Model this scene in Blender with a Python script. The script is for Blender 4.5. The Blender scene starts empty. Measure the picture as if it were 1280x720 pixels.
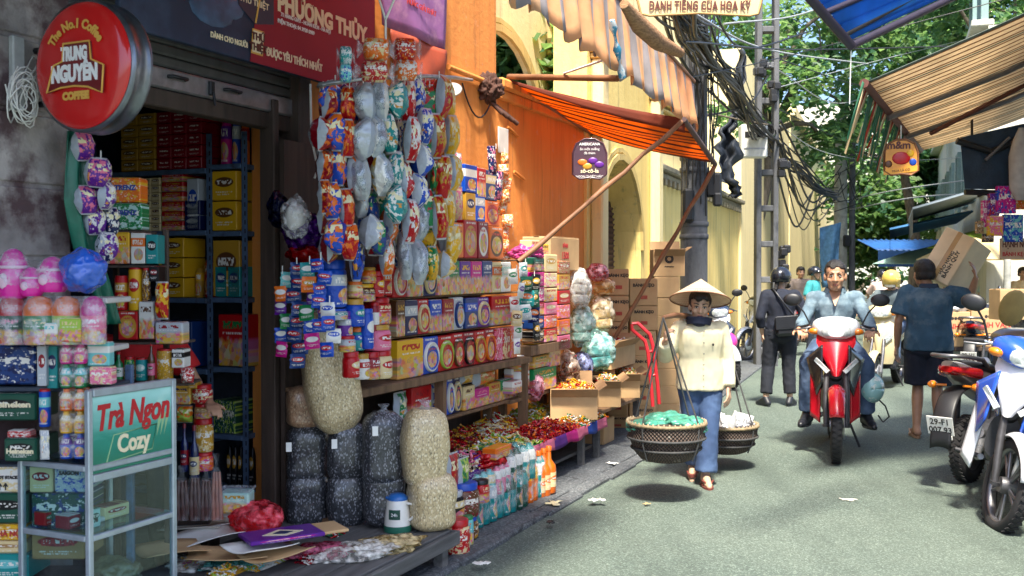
import bpy,bmesh,math,random
from math import sin,cos,pi,atan2,sqrt,radians
from mathutils import Vector as V,Matrix,noise
R=random.Random(11)
sc=bpy.context.scene
COL=sc.collection
# ------------------------------------------------------------------ camera, sky, sun, exposure
F,CAMZ,HZ=1300.0,1.6,335.0
PITCH=math.atan((360-HZ)/F)
cam=bpy.data.objects.new("camera",bpy.data.cameras.new("camera"))
COL.objects.link(cam)
cam.location=(0,0,CAMZ)
cam.rotation_euler=(pi/2-PITCH,0,0)
cam.data.sensor_width=36.0
cam.data.lens=36.0*F/1280.0
cam.data.clip_start=0.05
cam.data.clip_end=900
cam.data.dof.use_dof=True
cam.data.dof.focus_distance=7.6
cam.data.dof.aperture_fstop=5.0
sc.camera=cam
SUN_EL,SUN_AZ=radians(62),radians(182)
world=bpy.data.worlds.new("World")
sc.world=world
world.use_nodes=True
wn=world.node_tree
sky=wn.nodes.new("ShaderNodeTexSky")
sky.sky_type='NISHITA'
sky.sun_disc=False
sky.sun_elevation=SUN_EL
sky.sun_rotation=SUN_AZ
sky.dust_density=3.0
sky.air_density=0.8
sky.ozone_density=4.0
wn.links.new(sky.outputs[0],wn.nodes["Background"].inputs[0])
wn.nodes["Background"].inputs[1].default_value=0.1
sun=bpy.data.objects.new("sun",bpy.data.lights.new("sun",'SUN'))
COL.objects.link(sun)
sun.data.energy=3.0
sun.data.angle=radians(6)
sun.data.color=(1.0,0.92,0.78)
_d=V((sin(SUN_AZ)*cos(SUN_EL),cos(SUN_AZ)*cos(SUN_EL),sin(SUN_EL)))
sun.rotation_euler=_d.to_track_quat('Z','Y').to_euler()
sc.view_settings.view_transform='Standard'
sc.view_settings.look='None'
sc.view_settings.gamma=1
sc.view_settings.exposure=2.0
sc.view_settings.use_curve_mapping=False
sc.render.engine='CYCLES'
sc.cycles.max_bounces=6
sc.cycles.diffuse_bounces=3
sc.cycles.glossy_bounces=3
sc.cycles.transparent_max_bounces=10
sc.cycles.transmission_bounces=4
# ------------------------------------------------------------------ geometry of the place
def ray(px,py):
 x,y=(px-640)/F,(360-py)/F
 return V((x,cos(PITCH)+y*sin(PITCH),-sin(PITCH)+y*cos(PITCH)))
def at(px,py,Y):
 d=ray(px,py)
 return V((0,0,CAMZ))+d*(Y/d.y)
def gnd(px,py,z=0.0):
 d=ray(px,py)
 return V((0,0,CAMZ))+d*((z-CAMZ)/d.z)
class Frame:
 """a wall: u runs along it away from the camera, n out into the street, z up"""
 def __init__(s,x,y,tan):
  a=math.atan(tan)
  s.o=V((x,y,0));s.u=V((sin(a),cos(a),0));s.n=V((cos(a),-sin(a),0))
  s.ang=pi/2-a
 def P(s,u,n,z):
  return s.o+s.u*u+s.n*n+V((0,0,z))
 def hit(s,px,py,n=0.0):
  d=ray(px,py);c=V((0,0,CAMZ))
  t=(n-(c-s.o).dot(s.n))/d.dot(s.n)
  p=c+d*t
  return(p-s.o).dot(s.u),p.z
 def at(s,px,py,n=0.0):
  u,z=s.hit(px,py,n)
  return s.P(u,n,z)
 def un(s,p):
  return(p-s.o).dot(s.u),(p-s.o).dot(s.n)
W1=Frame(-1.19,6.07,0.446)
W2=Frame(0.86,10.67,0.365)
# ------------------------------------------------------------------ mesh builder
class MB:
 def __init__(s):
  s.v,s.f,s.m,s.s=[],[],[],[]
 def add(s,vs,fs,m=0,smooth=False,xf=None):
  b=len(s.v)
  s.v+=[tuple(xf@V(v))for v in vs]if xf is not None else[tuple(v)for v in vs]
  for i,f in enumerate(fs):
   s.f.append(tuple(b+k for k in f))
   s.m.append(m[i]if isinstance(m,list)else m)
   s.s.append(smooth)
  return s
 def box(s,c,d,m=0,bev=0.0,xf=None):
  x,y,z=d[0]/2,d[1]/2,d[2]/2
  c=V(c)
  if bev<=0:
   vs=[c+V((sx*x,sy*y,sz*z))for sx in(-1,1)for sy in(-1,1)for sz in(-1,1)]
   fs=[(0,1,3,2),(4,6,7,5),(0,4,5,1),(2,3,7,6),(0,2,6,4),(1,5,7,3)]
   return s.add(vs,fs,m,False,xf)
  b=min(bev,x*.9,y*.9,z*.9)
  idx,vs={},[]
  for sx in(-1,1):
   for sy in(-1,1):
    for sz in(-1,1):
     for ax in range(3):
      q=[sx*(x-b),sy*(y-b),sz*(z-b)]
      q[ax]=(sx*x,sy*y,sz*z)[ax]
      idx[(sx,sy,sz,ax)]=len(vs);vs.append(c+V(q))
  fs=[]
  def quad(a):
   n=(V(vs[a[1]])-V(vs[a[0]])).cross(V(vs[a[2]])-V(vs[a[0]]))
   mid=sum((V(vs[i])for i in a),V())/len(a)-c
   fs.append(tuple(a)if n.dot(mid)>0 else tuple(reversed(a)))
  for ax in range(3):
   o1,o2=[(1,2),(0,2),(0,1)][ax]
   for sg in(-1,1):
    a=[]
    for p,q in((-1,-1),(1,-1),(1,1),(-1,1)):
     k=[0,0,0];k[ax]=sg;k[o1]=p;k[o2]=q
     a.append(idx[(k[0],k[1],k[2],ax)])
    quad(a)
   for p in(-1,1):
    for q in(-1,1):
     a=[]
     for e,axx in((-1,o1),(1,o1),(1,o2),(-1,o2)):
      k=[0,0,0];k[ax]=e;k[o1]=p;k[o2]=q
      a.append(idx[(k[0],k[1],k[2],axx)])
     quad(a)
  for sx in(-1,1):
   for sy in(-1,1):
    for sz in(-1,1):
     quad([idx[(sx,sy,sz,ax)]for ax in range(3)])
  return s.add(vs,fs,m,False,xf)
 def loft(s,rings,m=0,smooth=True,cap=True,closed=True,xf=None):
  n=len(rings[0]);vs=[p for r in rings for p in r];fs=[]
  for i in range(len(rings)-1):
   for j in range(n if closed else n-1):
    k=(j+1)%n
    fs.append((i*n+j,i*n+k,(i+1)*n+k,(i+1)*n+j))
  s.add(vs,fs,m,smooth,xf)
  if cap and closed:
   s.add(rings[0],[tuple(range(n-1,-1,-1))],m,False,xf)
   s.add(rings[-1],[tuple(range(n))],m,False,xf)
  return s
 def tube(s,pts,r,seg=8,m=0,cap=True,xf=None):
  pts=[V(p)for p in pts]
  rs=r if isinstance(r,(list,tuple))else[r]*len(pts)
  rings,up=[],None
  for i,p in enumerate(pts):
   t=(pts[min(i+1,len(pts)-1)]-pts[max(i-1,0)])
   t=t.normalized()if t.length>1e-9 else V((0,0,1))
   if up is None:
    up=V((0,0,1))if abs(t.z)<.9 else V((1,0,0))
   a=t.cross(up)
   if a.length<1e-6:a=t.orthogonal()
   a.normalize();b=a.cross(t).normalized();up=b
   rings.append([p+(a*cos(2*pi*k/seg)+b*sin(2*pi*k/seg))*rs[i]for k in range(seg)])
  rings=[list(reversed(q))for q in rings]
  return s.loft(rings,m,True,cap,True,xf)
 def lathe(s,prof,seg=16,m=0,c=(0,0,0),sx=1,sy=1,xf=None,smooth=True,ms=None):
  c=V(c)
  rings=[[c+V((r*sx*cos(2*pi*k/seg),r*sy*sin(2*pi*k/seg),z))for k in range(seg)]for r,z in prof]
  if ms is None:
   return s.loft(rings,m,smooth,True,True,xf)
  for i in range(len(rings)-1):
   s.loft(rings[i:i+2],ms[i],smooth,False,True,xf)
  s.add(rings[0],[tuple(range(seg-1,-1,-1))],ms[0],False,xf)
  return s.add(rings[-1],[tuple(range(seg))],ms[-1],False,xf)
 def ell(s,c,r,seg=12,rg=8,m=0,xf=None):
  c=V(c)
  rings=[]
  for i in range(rg+1):
   a=-pi/2+pi*i/rg
   k=max(cos(a),.02)
   rings.append([c+V((r[0]*k*cos(2*pi*j/seg),r[1]*k*sin(2*pi*j/seg),r[2]*sin(a)))for j in range(seg)])
  return s.loft(rings,m,True,True,True,xf)
 def grid(s,nx,ny,fn,m=0,smooth=True,xf=None,mf=None):
  vs=[fn(i/nx,j/ny)for j in range(ny+1)for i in range(nx+1)]
  fs,ms=[],[]
  for j in range(ny):
   for i in range(nx):
    a=j*(nx+1)+i
    fs.append((a,a+1,a+nx+2,a+nx+1));ms.append(mf(i,j)if mf else m)
  return s.add(vs,fs,ms,smooth,xf)
 def prism(s,pts,y0,y1,m=0,xf=None,axis='y'):
  """outline in x,z pushed from y0 to y1"""
  n=len(pts)
  f=(lambda p,y:(p[0],y,p[1]))if axis=='y' else((lambda p,y:(y,p[0],p[1]))if axis=='x' else(lambda p,y:(p[0],p[1],y)))
  vs=[f(p,y0)for p in pts]+[f(p,y1)for p in pts]
  fs=[tuple(range(n)),tuple(range(2*n-1,n-1,-1))]
  fs+=[(i,i+n,(i+1)%n+n,(i+1)%n)for i in range(n)]
  return s.add(vs,fs,m,False,xf)
 def mesh(s,name,mats):
  me=bpy.data.meshes.new(name)
  me.from_pydata(s.v,[],s.f)
  for mt in(mats if isinstance(mats,(list,tuple))else[mats]):
   me.materials.append(mt)
  me.polygons.foreach_set("material_index",s.m)
  me.polygons.foreach_set("use_smooth",s.s)
  me.update()
  return me
 def build(s,name,mats,parent=None,loc=(0,0,0),rot=(0,0,0),fix=False):
  me=s.mesh(name,mats)
  if fix:fixn(me)
  return link(name,me,parent,loc,rot)
def fixn(me):
 b=bmesh.new();b.from_mesh(me)
 bmesh.ops.recalc_face_normals(b,faces=b.faces)
 b.to_mesh(me);b.free()
def link(name,me,parent=None,loc=(0,0,0),rot=(0,0,0)):
 o=bpy.data.objects.new(name,me)
 COL.objects.link(o)
 if parent:o.parent=parent
 o.location=loc
 o.rotation_euler=rot
 return o
def tag(o,label,cat,group=None):
 o["label"]=label;o["category"]=cat
 if group:o["group"]=group
 return o
def thing(name,label,cat,loc=(0,0,0),rz=0.0,group=None):
 o=link(name,None,None,loc,(0,0,rz))
 o.empty_display_size=.1
 return tag(o,label,cat,group)
def kind(o,k):
 o["kind"]=k
 return o
def copy_tree(o,label=None,loc=None,rz=None,parent=None):
 c=o.copy();COL.objects.link(c)
 c.parent=parent
 if label:c["label"]=label
 if loc is not None:c.location=loc
 if rz is not None:c.rotation_euler=(0,0,rz)
 for ch in o.children:
  copy_tree(ch,parent=c)
 return c
def paint(o,col,c2=None,deep=False):
 o.color=(*col,1)
 if c2 is not None:o["second_colour"]=[float(k)for k in c2]
 if deep:
  for ch in o.children:paint(ch,col,c2,True)
 return o
# ------------------------------------------------------------------ materials
def s2l(h):
 h=h.lstrip('#');c=[int(h[i:i+2],16)/255 for i in(0,2,4)]
 return tuple(k/12.92 if k<=.04045 else((k+.055)/1.055)**2.4 for k in c)
class NT:
 def __init__(s,name):
  s.mat=bpy.data.materials.new(name);s.mat.use_nodes=True
  s.t=s.mat.node_tree;s.b=s.t.nodes["Principled BSDF"];s.out=s.t.nodes["Material Output"]
 def n(s,typ,ins=None,**props):
  nd=s.t.nodes.new("ShaderNode"+typ)
  for k,v in props.items():setattr(nd,k,v)
  for k,v in(ins or{}).items():
   sk=nd.inputs[k]
   if isinstance(v,bpy.types.NodeSocket):s.t.links.new(v,sk)
   else:sk.default_value=v
  return nd
 def set(s,**kw):
  for k,v in kw.items():
   sk=s.b.inputs[k.replace('_',' ')]
   if isinstance(v,bpy.types.NodeSocket):s.t.links.new(v,sk)
   else:sk.default_value=v
 def mix(s,fac,a,b,mode='MIX'):
  nd=s.t.nodes.new("ShaderNodeMix");nd.data_type='RGBA';nd.blend_type=mode
  for i,v in((0,fac),(6,a),(7,b)):
   sk=nd.inputs[i]
   if isinstance(v,bpy.types.NodeSocket):s.t.links.new(v,sk)
   elif i:sk.default_value=(*v[:3],1)
   else:sk.default_value=v
  return nd.outputs[2]
 def math(s,op,a,b=0.0,c=0.0):
  nd=s.t.nodes.new("ShaderNodeMath");nd.operation=op
  for i,v in enumerate((a,b,c)):
   if isinstance(v,bpy.types.NodeSocket):s.t.links.new(v,nd.inputs[i])
   else:nd.inputs[i].default_value=v
  return nd.outputs[0]
 def step(s,v,lo,hi):
  nd=s.n("MapRange",{0:v,1:lo,2:hi})
  return nd.outputs[0]
 def coords(s,kind='Object',scale=(1,1,1)):
  tc=s.t.nodes.new("ShaderNodeTexCoord")
  mp=s.n("Mapping",{0:tc.outputs[kind],3:scale})
  return mp.outputs[0]
 def noise(s,vec,scale,detail=3.0,rough=.55):
  return s.n("TexNoise",{"Vector":vec,"Scale":scale,"Detail":detail,"Roughness":rough}).outputs[0]
 def bump(s,h,strength=.3,dist=.01):
  nd=s.n("Bump",{"Height":h,"Strength":strength,"Distance":dist})
  s.t.links.new(nd.outputs[0],s.b.inputs["Normal"])
_mc={}
def mk(name,col=(.5,.5,.5),rough=.5,metal=0.0,var=.12,vs=9.0,bump=0.0,bs=60.0,coat=0.0,objcol=False,col2=None,c2=(.55,.7,3.0),stretch=(1,1,1),trans=0.0,emis=None,bd=.01):
 if name in _mc:return _mc[name]
 if isinstance(col,str):col=s2l(col)
 if isinstance(col2,str):col2=s2l(col2)
 t=NT(name)
 vec=t.coords('Object',stretch)
 base=t.n("ObjectInfo").outputs["Color"]if objcol else t.n("RGB").outputs[0]
 if not objcol:base.default_value=(*col,1)
 if var:
  f=t.noise(vec,vs,4)
  k=t.n("MapRange",{0:f,1:.3,2:.7,3:1-var,4:1+var}).outputs[0]
  base=t.mix(1.0,base,t.n("CombineColor",{0:k,1:k,2:k}).outputs[0],'MULTIPLY')
 if col2 is not None:
  f2=t.noise(vec,c2[2],6,.65)
  base=t.mix(t.step(f2,c2[0],c2[1]),base,col2)
 t.set(Base_Color=base,Roughness=rough,Metallic=metal,Coat_Weight=coat)
 if bump:
  t.bump(t.noise(vec,bs,4),bump,bd)
 if trans:
  tr=t.n("BsdfTranslucent",{"Color":base})
  mx=t.n("MixShader",{0:trans,1:t.b.outputs[0],2:tr.outputs[0]})
  t.t.links.new(mx.outputs[0],t.out.inputs[0])
 if emis:
  t.set(Emission_Color=(*emis[0],1),Emission_Strength=emis[1])
 _mc[name]=t.mat
 return t.mat
def clear_film(name,tint=(.95,.97,1),fac=.22,rough=.12,wr=14.0):
 """crinkled clear plastic"""
 if name in _mc:return _mc[name]
 t=NT(name)
 vec=t.coords()
 t.set(Base_Color=(*tint,1),Roughness=rough,Specular_IOR_Level=.8)
 h=t.noise(vec,wr,3)
 t.bump(h,.9,.03)
 tp=t.n("BsdfTransparent",{"Color":(*tint,1)})
 k=t.n("MapRange",{0:t.noise(vec,wr*1.7,4),1:.42,2:.68,3:fac*.2,4:min(1,fac*1.9)}).outputs[0]
 mx=t.n("MixShader",{0:k,1:tp.outputs[0],2:t.b.outputs[0]})
 t.t.links.new(mx.outputs[0],t.out.inputs[0])
 _mc[name]=t.mat
 return t.mat
def glass_pane(name,tint=(.8,.93,.95),fac=.12):
 if name in _mc:return _mc[name]
 t=NT(name)
 gl=t.n("BsdfGlossy",{"Color":(.9,.95,1,1),"Roughness":.03})
 tp=t.n("BsdfTransparent",{"Color":(*tint,1)})
 fr=t.n("LayerWeight",{"Blend":.5})
 k=t.math('MULTIPLY_ADD',t.math('POWER',fr.outputs["Facing"],4.0),.6,.05)
 mx=t.n("MixShader",{0:k,1:tp.outputs[0],2:gl.outputs[0]})
 t.t.links.new(mx.outputs[0],t.out.inputs[0])
 _mc[name]=t.mat
 return t.mat
def printed(style,rough=.35,film=False):
 """printed packaging: the object's own colour, a second colour and printed motifs"""
 name="printed_"+style+("_film" if film else "")
 if name in _mc:return _mc[name]
 t=NT(name)
 c1=t.n("ObjectInfo").outputs["Color"]
 rnd=t.n("ObjectInfo").outputs["Random"]
 at_=t.n("Attribute",attribute_type='OBJECT',attribute_name="second_colour")
 c2=at_.outputs["Color"]
 tc=t.n("TexCoord")
 sep=t.n("SeparateXYZ",{0:tc.outputs["Generated"]})
 x,z=sep.outputs[0],sep.outputs[2]
 off=t.math('MULTIPLY',rnd,37.0)
 vec=t.n("CombineXYZ",{0:x,1:off,2:z}).outputs[0]
 nz=t.noise(vec,6.0,4)
 ob=t.coords('Object')
 base=c1
 def ellipse(cx,cz,rx,rz,soft=.04):
  a=t.math('DIVIDE',t.math('SUBTRACT',x,cx),rx);b=t.math('DIVIDE',t.math('SUBTRACT',z,cz),rz)
  r=t.math('SQRT',t.math('ADD',t.math('MULTIPLY',a,a),t.math('MULTIPLY',b,b)))
  return t.step(r,1+soft,1-soft)
 def band(v,lo,hi):
  return t.math('MULTIPLY',t.step(v,lo-.01,lo+.01),t.step(v,hi+.01,hi-.01))
 def text(cz,h,freq=26.0,x0=.15,x1=.85):
  v=t.n("CombineXYZ",{0:t.math('MULTIPLY',x,freq),1:off,2:t.math('MULTIPLY',z,9.0)}).outputs[0]
  w=t.noise(v,1.0,1)
  return t.math('MULTIPLY',t.math('MULTIPLY',band(z,cz-h,cz+h),band(x,x0,x1)),t.step(w,.47,.5))
 food=t.n("TexVoronoi",{"Vector":vec,"Scale":7.0})
 foodc=t.mix(.6,food.outputs["Color"],(.55,.16,.015),'MIX')
 foodc=t.mix(t.step(nz,.5,.64),foodc,(.7,.36,.05))
 white=(.75,.72,.66)
 if style=='oval':
  base=t.mix(ellipse(.5,.46,.44,.40),base,c2)
  base=t.mix(ellipse(.5,.42,.34,.27),base,foodc)
  base=t.mix(text(.76,.035),base,(.5,.05,.04))
  base=t.mix(text(.93,.025,34),base,white)
 elif style=='band':
  base=t.mix(band(z,.56,.84),base,c2)
  base=t.mix(text(.7,.08,14),base,white)
  base=t.mix(ellipse(.56,.3,.33,.2),base,foodc)
  base=t.mix(text(.1,.02,40),base,white)
 elif style=='photo':
  base=t.mix(t.step(t.math('ADD',z,t.math('MULTIPLY',nz,.3)),.72,.6),base,foodc)
  base=t.mix(text(.8,.075,12),base,c2)
  base=t.mix(text(.64,.02,40),base,white)
 elif style=='logo':
  base=t.mix(ellipse(.5,.62,.38,.17),base,c2)
  base=t.mix(text(.62,.07,12,.2,.8),base,white)
  base=t.mix(text(.28,.02,38),base,white)
  base=t.mix(text(.2,.02,38,.2,.7),base,white)
 elif style=='tex':
  base=t.mix(t.step(nz,.52,.56),base,c2)
  base=t.mix(t.step(t.noise(vec,13.0,3),.6,.64),base,white)
  base=t.mix(text(.62,.09,10,.1,.9),base,white)
 elif style=='bag':
  base=t.mix(t.step(t.math('ADD',nz,t.math('MULTIPLY',z,.12)),.56,.6),base,c2)
  v9=t.n("CombineXYZ",{0:t.math('MULTIPLY',x,7.0),1:off,2:t.math('MULTIPLY',z,7.0)}).outputs[0]
  base=t.mix(t.math('MULTIPLY',band(z,.58,.8),t.step(t.noise(v9,1.0,1),.5,.53)),base,(.75,.68,.4))
  base=t.mix(t.math('MULTIPLY',band(z,.2,.5),t.step(t.noise(vec,5.0,3),.6,.63)),base,(.6,.25,.03))
  base=t.mix(t.step(x,.24,.21),base,(.36,.4,.45))
  base=t.mix(t.math('ADD',t.step(z,.05,.03),t.step(z,.95,.97)),base,(.45,.47,.5))
 t.set(Base_Color=base,Roughness=rough,Specular_IOR_Level=.3)
 if film or style=='bag':
  t.set(Roughness=.3,Coat_Weight=.22,Coat_Roughness=.08)
  t.bump(t.noise(ob,26.0,3),.55,.02)
 else:
  t.bump(t.noise(ob,12.0,3),.12,.02)
 _mc[name]=t.mat
 return t.mat
# ------------------------------------------------------------------ lettering
def text_geo(s,size=.1,bold=0.0,align='CENTER',depth=.0015,shear=0.0,sp=1.0):
 cu=bpy.data.curves.new("lettering",'FONT')
 cu.body=s;cu.size=size;cu.align_x=align;cu.offset=bold;cu.extrude=depth;cu.shear=shear
 cu.resolution_u=3;cu.space_character=sp
 o=bpy.data.objects.new("lettering",cu)
 me=bpy.data.meshes.new_from_object(o)
 vs=[v.co.copy()for v in me.vertices];fs=[tuple(p.vertices)for p in me.polygons]
 bpy.data.objects.remove(o);bpy.data.curves.remove(cu);bpy.data.meshes.remove(me)
 return vs,fs
def letter(s,size,mat,parent,loc=(0,0,0),bold=0.0,align='CENTER',name='lettering',shear=0.0,roll=0.0,sp=1.0,rz=0.0,width=None,face='front',depth=.0015):
 """raised print on the front (-y) face of its parent"""
 vs,fs=text_geo(s,size,bold,align,depth,shear,sp)
 if width:
  w=max(v.x for v in vs)-min(v.x for v in vs)
  for v in vs:v.x*=width/w
 mb=MB();mb.add([(v.x,-v.z,v.y)for v in vs],fs)
 return mb.build(name,mat,parent,loc,(0,roll,rz))
def lump(name,label,cat,loc,r,mat,seed,amp=.35,group=None,fs=5.0,rz=0,flat=.0,parent=None,sub=3):
 bm=bmesh.new();bmesh.ops.create_icosphere(bm,subdivisions=sub+2,radius=1)
 off=V((seed*7.3,seed*3.1,seed*5.7))
 for v in bm.verts:
  p=v.co.copy();q=p*fs*.4+off
  d=1+amp*.75*noise.noise(q)+amp*.3*noise.noise(q*2.3)+amp*.1*(1-2*abs(noise.noise(q*4.1)))+amp*.1*noise.noise(q*9)
  v.co=V((p.x*r[0]*d,p.y*r[1]*d,max(p.z,-1+flat)*r[2]*d))
 me=bpy.data.meshes.new(name);bm.to_mesh(me);bm.free();me.materials.append(mat)
 me.polygons.foreach_set("use_smooth",[True]*len(me.polygons))
 o=link(name,me,parent,loc,(0,0,rz))
 return tag(o,label,cat,group)if label else o
# ------------------------------------------------------------------ setting materials
def m_asphalt(name,c,c2,sc_=230,patch=.35,crack=0):
 t=NT(name)
 vec=t.coords('Object')
 big=t.noise(vec,.7,5,.6)
 grain=t.noise(vec,sc_,2,.8)
 vor=t.n("TexVoronoi",{"Vector":vec,"Scale":sc_*.55}).outputs["Color"]
 g=t.n("SeparateColor",{0:vor}).outputs[0]
 base=t.mix(t.step(big,.35,.68),c,c2)
 base=t.mix(t.math('MULTIPLY',t.step(g,.62,.98),.6),base,tuple(k*2.3 for k in c2))
 base=t.mix(t.math('MULTIPLY',t.step(g,.3,.05),.4),base,tuple(k*.35 for k in c))
 oil=t.noise(vec,1.7,6,.7)
 lane=t.noise(t.coords('Object',(1.2,.16,1)),1.0,4,.6)
 base=t.mix(t.math('MULTIPLY',t.step(lane,.48,.66),.45),base,tuple(k*.55 for k in c))
 base=t.mix(t.math('MULTIPLY',t.step(oil,.6,.72),patch),base,tuple(k*.45 for k in c))
 wv=t.n("VectorMath",{0:vec,1:t.n("VectorMath",{0:t.n("TexNoise",{"Vector":vec,"Scale":2.5,"Detail":5.0}).outputs[1],1:(.45,.45,.45)},operation='MULTIPLY').outputs[0]},operation='ADD').outputs[0]
 ce=t.n("TexVoronoi",{"Vector":wv,"Scale":crack},feature='DISTANCE_TO_EDGE').outputs[0]
 ck=0.0 if not crack else t.math('MULTIPLY',t.step(ce,.007,.002),t.step(t.noise(vec,.5,3),.46,.56))
 base=t.mix(t.math('MULTIPLY',ck,.7),base,tuple(k*.25 for k in c))
 t.set(Base_Color=base,Roughness=t.n("MapRange",{0:grain,3:.62,4:.95}).outputs[0],Specular_IOR_Level=.35)
 t.bump(t.math('ADD',grain,g),.5,.006)
 return t.mat
M_ROAD=m_asphalt("asphalt",(.074,.1,.086),(.112,.142,.118),240)
M_PAVE=m_asphalt("pavement_concrete",(.075,.083,.095),(.105,.115,.12),160,.5,1.1)
def m_plaster(name,c,stain,amt=.5,dirt=(.16,.13,.09),dz=6.0):
 t=NT(name)
 vec=t.coords('Object')
 st=t.coords('Object',(5,5,.35))
 a=t.noise(st,1.3,5,.65)
 b=t.noise(vec,.8,5,.6)
 base=t.mix(t.math('MULTIPLY',t.step(a,.42,.68),amt),c,stain)
 base=t.mix(t.math('MULTIPLY',t.step(b,.5,.72),.35),base,tuple(min(1,k*1.18)for k in c))
 drip=t.noise(t.coords('Object',(9,9,.5)),1.0,6,.7)
 base=t.mix(t.math('MULTIPLY',t.step(drip,.56,.7),.6),base,dirt)
 flake=t.noise(vec,5.5,7,.7)
 base=t.mix(t.math('MULTIPLY',t.step(flake,.6,.65),.5),base,tuple(k*.6+.18 for k in c))
 t.set(Base_Color=base,Roughness=.88)
 t.bump(t.noise(vec,18,6,.65),.35,.015)
 return t.mat
M_YELLOW=m_plaster("yellow_limewash",(.86,.66,.24),(.7,.5,.15),.45,(.14,.14,.09))
M_YELLOW2=m_plaster("pale_yellow_limewash",(.86,.72,.38),(.74,.58,.26),.4,(.3,.26,.15))
M_ORANGE=m_plaster("awning_glow_limewash",(.76,.28,.055),(.54,.16,.03),.55,(.09,.045,.025))  # ochre limewash with the awning's orange light put into its colour
M_TRIM=m_plaster("cream_moulding",(.68,.5,.18),(.45,.33,.12),.5)
M_CREAM=m_plaster("far_plaster",(.62,.6,.5),(.45,.44,.38),.5)
M_CONC=mk("weathered_concrete",(.2,.19,.17),.9,var=.35,vs=7,bump=.5,bs=45,col2=(.07,.075,.08),c2=(.5,.68,3.5))
M_PILLAR=mk("peeling_pillar",(.32,.29,.28),.9,var=.4,vs=5,bump=.6,bs=30,col2=(.085,.05,.055),c2=(.44,.56,2.6))
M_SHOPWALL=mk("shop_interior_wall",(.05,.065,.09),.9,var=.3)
M_DARKWOOD=mk("dark_wood",(.06,.04,.03),.7,var=.35,vs=3,stretch=(8,8,.6),bump=.3)
M_WOOD=mk("weathered_wood",(.16,.09,.045),.75,var=.35,vs=3,stretch=(8,8,.6),bump=.3)
M_GREYWOOD=mk("grey_boards",(.1,.1,.1),.8,var=.35,vs=3,stretch=(.8,8,8),bump=.35)
M_BAMBOO=mk("awning_pole_wood",(.22,.1,.045),.6,var=.3,vs=4,bump=.2)
M_STEEL=mk("dull_steel",(.42,.43,.45),.38,.8,var=.2,vs=20,bump=.1)
M_BLUESTEEL=mk("blue_painted_steel",(.09,.15,.26),.5,.2,var=.25,vs=18,col2=(.05,.05,.06),c2=(.58,.68,6))
M_BLACK=mk("black_plastic",(.012,.013,.016),.45,var=.2)
M_RUBBER=mk("rubber",(.018,.018,.02),.8,var=.25,vs=30,bump=.2,bs=90)
M_WHITE=mk("white_paint",(.78,.78,.74),.5,var=.08)
M_CHROME=mk("chrome",(.7,.72,.74),.12,1.0,var=0)
M_CARD=mk("cardboard",(.52,.34,.17),.82,var=.12,vs=5,bump=.12,bs=60)
M_CARDIN=mk("cardboard_inside",(.36,.22,.11),.88,var=.15)
M_INK=mk("dark_ink",(.02,.018,.02),.7,var=0)
M_REDINK=mk("red_ink",(.45,.03,.03),.7,var=0)
M_WHITEINK=mk("white_ink",(.85,.85,.85),.5,var=0)
M_GOLDINK=mk("gold_ink",(.75,.42,.08),.45,var=0)
M_CREAMINK=mk("cream_ink",(.85,.74,.5),.5,var=0)
M_FILM=clear_film("clear_film")
# ------------------------------------------------------------------ ground
g=MB()
g.box((20,110,-.5),(400,400,1.0))
kind(g.build("road",M_ROAD),'structure')
def strip(frame,u0,u1,n0,n1,z0,z1,mb=None,m=0,bev=0):
 mb=mb or MB()
 return mb.box(((u0+u1)/2,-(n0+n1)/2,(z0+z1)/2),(u1-u0,abs(n1-n0),z1-z0),m,bev)
def wb(frame,name,mats,mb,parent=None):
 """link a mesh built in a wall's own frame (x along the wall, -y towards the street)"""
 if parent:return mb.build(name,mats,parent)
 return mb.build(name,mats,None,frame.o,(0,0,frame.ang))
UPX=lambda px,n=0.0,f=W1,py=315:f.hit(px,py,n)[0]
pv=MB()
u_end=UPX(745)
k=-3.2;i=0
while k<u_end:
 w=1.45+.25*sin(i*2.1)
 strip(W1,k,min(k+w-.012,u_end),-.05,.93,-.1,.022+.004*sin(i*5),pv,0,.008)
 k+=w;i+=1
for i in range(14):
 a=-3.2+i*.62
 strip(W1,a,a+.61,.945,1.06+.01*sin(i*3),-.1,.03+.004*sin(i*4.2),pv,0,.012)
kind(wb(W1,"pavement",M_PAVE,pv),'structure')
pv=MB()
for i in range(12):
 strip(W2,-.2+i*3,2.79+i*3,-.05,.9,-.1,.025,pv,0,.01)
kind(wb(W2,"pavement",M_PAVE,pv),'structure')
# ------------------------------------------------------------------ shop building (left)
uL,uD0,uD1,uR=UPX(-90),UPX(88),UPX(372),UPX(620)
zb=W1.hit(270,113,-.03)[1]
ZT=zb+.42
shop=thing("shop_building","narrow street shop with roller shutter pulled up and dark shelved interior","shop",W1.o,W1.ang)
pl=MB();strip(W1,uL-1.2,uD0,-.35,0,0,7,pl)
zz=.3
pil=pl.build("pillar",M_PILLAR,shop)
pj=MB()
for zi in range(12):
 strip(W1,uL-1.2,uD0-.01,.0,.012,.15+zi*.3,.43+zi*.3,pj,0,.006)
kind(pj.build("render_course",M_PILLAR,pil),'stuff')
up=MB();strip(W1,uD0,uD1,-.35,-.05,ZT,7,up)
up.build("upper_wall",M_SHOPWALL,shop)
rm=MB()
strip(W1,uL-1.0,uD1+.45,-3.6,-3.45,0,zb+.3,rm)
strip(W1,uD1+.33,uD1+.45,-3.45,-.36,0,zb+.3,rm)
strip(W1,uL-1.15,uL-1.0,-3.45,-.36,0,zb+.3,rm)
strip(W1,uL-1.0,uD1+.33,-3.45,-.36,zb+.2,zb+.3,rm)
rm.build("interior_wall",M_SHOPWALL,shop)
fl=MB();strip(W1,uL-1.0,uD1+.33,-3.45,-.06,-.05,.03,fl)
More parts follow.
